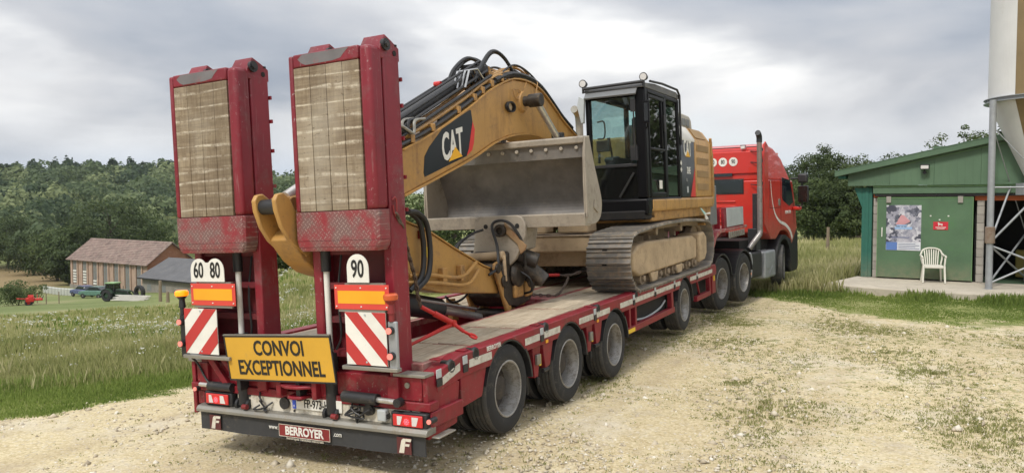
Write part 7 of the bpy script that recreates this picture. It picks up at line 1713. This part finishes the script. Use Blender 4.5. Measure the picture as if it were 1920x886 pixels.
MB().box((-.54, -1.28, 1.35), (.54, -.05, 2.3)).build('cab_glass', M_cabd, FTc); m = MB(); m.box((-.68, -1.45, 2.35), (.68, .10, 2.50)); m.build('cab_roof', mat('roof_light_green', (.22, .36, .16), .5), FTc, bevel=.05)
for sx in (-1, 1): MB().arc_plate((-.9, .80), .88, .93, 20, 170, *sorted((sx * .6, sx * 1.1)), n=8).build('mudguard', M_tgreen, FTc)
m = MB()
for sx in (-1, 1): m.bar((sx * .5, .2, 1.5), (sx * .5, 1.9, 1.35), .12); m.bar((sx * .5, 1.9, 1.35), (sx * .5, 2.6, .4), .12)
m.prism([(2.6, .15), (3.2, .15), (2.75, .45), (2.6, .85)], 'x', -.9, .9); m.build('front_loader', M_dark, FTc)
m = MB(); m.cyl((.3, 1.2, 1.5), (.3, 1.2, 2.1), .04, 8); m.build('exhaust_pipe', M_dark, FTc)
x, y = pxy(50, 82)
RM = thing_at('red_farm_implement', 'small red farm implement with black tyre standing on the slope at the far left', 'implement', x, y, R_(-60))
for xx, yy in ((.7, 0), (-.7, .1)): o = low_wheel(.42, .14, M_pred); o.parent = RM; o.location = (xx, yy, .42); o.rotation_euler = (0, 0, 0 if xx > 0 else math.pi)
m = MB(); m.box((-.9, -.3, .5), (.9, .6, .95)); m.box((-.6, .6, .6), (.6, 1.5, .8)); m.bar((0, -.3, .8), (0, -1.3, .9), .12); m.build('frame', M_pred, RM, bevel=.04)
m = MB(); m.box((-.7, -.1, .95), (-.1, .5, 1.25)); m.box((.1, .0, .95), (.75, .5, 1.15)); m.bar((-.5, .9, .8), (-.5, .9, 1.3), .06); m.bar((.5, 1.2, .8), (.5, 1.2, 1.2), .06); m.build('hopper', M_pred, RM, bevel=.05)
m = MB(); m.tube([(-.6, 1.4, .8), (0, 1.6, 1.1), (.6, 1.4, .8)], .04); m.build('guard_rail', M_dark, RM)
def car(px, dep, rz, colr, cname, label):
    x, y = pxy(px, dep); c = thing_at('parked_car', label, 'car', x, y, rz, 'old cars parked by the barn')
    for xx in (.72, -.72):
        for yy in (-1.15, 1.2): o = low_wheel(.30, .09, M_rim, n=14); o.parent = c; o.location = (xx, yy, .30); o.rotation_euler = (0, 0, 0 if xx > 0 else math.pi)
    mt = mat(cname, colr, .3, coat=.5)
    m = MB(); m.prism([(-1.9, .35), (-1.9, .80), (-1.75, .92), (-.9, .98), (.9, .95), (1.75, .82), (1.9, .65), (1.9, .35)], 'x', -.8, .8); m.build('body', mt, c, bevel=.08, seg=3)
    m = MB(); m.prism([(-1.45, .97), (-1.05, 1.38), (.25, 1.42), (1.0, .95)], 'x', -.66, .66); m.build('windows', M_darkglass, c, bevel=.06)
    m = MB(); m.prism([(-1.05, 1.381), (-1.0, 1.43), (.2, 1.46), (.25, 1.421)], 'x', -.62, .62); m.build('roof', mt, c, bevel=.02)
    for sx in (-1, 1): MB().box((sx * .55 - .14, 1.85, .58), (sx * .55 + .14, 1.93, .72)).build('headlight', M_lensw, c, bevel=.02)
car(154, 102, R_(60), (.07, .09, .20), 'car_blue', 'small blue car parked at the left front corner of the barn')
car(176, 97, R_(75), (.10, .20, .16), 'car_green', 'low green car parked between the blue car and the farm tractor')
x, y = pxy(259, 88); TT = thing_at('big_tyre', 'large black tyre ring standing on edge beside the farm tractor', 'tyre', x, y, R_(60))
MB().lathe((0, 0, .78), 'x', [(.50, -.2), (.74, -.22), (.80, -.12), (.80, .12), (.74, .22), (.50, .2)], 28, closed=True).build('tyre_ring', M_rubber, TT)
x, y = pxy(245, 80); WS = thing_at('stacked_boards', 'low pile of whitish boards and rubble lying before the farm tractor', 'boards', x, y, R_(-12))
for k in range(7): MB().box((-2.2 + .25 * (k % 3), -.5 + .12 * k, .05 + .07 * k), (1.9 - .3 * (k % 2), -.1 + .10 * k, .11 + .07 * k)).build('board', mat('weathered_board', (.50, .48, .43), .8), WS, bevel=.01, seg=1)
for i in range(9):
    x, y = pxy(82 + i * 6.0, 112 - i * .9); b = thing_at('wrapped_bale', 'pale wrapped bale, %s in the row left of the barn' % ['leftmost', 'second from the left', 'third from the left', 'fourth from the left', 'the middle one', 'fourth from the right', 'third from the right', 'second from the right', 'rightmost and nearest the barn'][i], 'bale', x, y, R_(20), 'row of pale wrapped bales left of the barn')
    m = MB(); m.cyl((0, 0, 0), (0, 0, .95), .33, 14); m.build('bale_body', mat('bale_wrap', (.45, .46, .42), .6), b, bevel=.06)
gl = 'thin fence posts in front of the barn field'
for i, (px, dep, h_) in enumerate(((83, 86, 1.2), (107, 84, 1.3), (66, 88, 1.1), (298, 70, 1.9), (312, 66, .9))):
    x, y = pxy(px, dep); p = thing_at('fence_post', ['thin post left of the row of bales', 'thin post below the middle of the row of bales', 'thin post nearest the bush at the left edge', 'thick dark post standing in front of the grey outbuilding', 'short post right of the thick dark post'][i], 'post', x, y, 0, gl)
    m = MB(); m.cyl((0, 0, -.2), (0, 0, h_), .055 if i < 3 else .16, 8, .05 if i < 3 else .13); m.build('post_shaft', M_wood, p)

FTc.scale = (.8, .8, .8); RM.scale = (.85, .85, .85)
# ================================================================ air between here and the hill
hz = bpy.data.materials.new('haze'); hz.use_nodes = True; t = hz.node_tree; t.nodes.clear()
ho = t.nodes.new('ShaderNodeOutputMaterial'); pv = t.nodes.new('ShaderNodeVolumePrincipled')
pv.inputs['Color'].default_value = (.82, .88, .95, 1); pv.inputs['Density'].default_value = .00013; pv.inputs['Anisotropy'].default_value = .2
t.links.new(pv.outputs[0], ho.inputs['Volume'])
hb = MB().box((-700, -60, -16), (420, 800, 34)).build('haze', hz, None, off=(0, 0, 0), smooth=0); hb['kind'] = 'stuff'
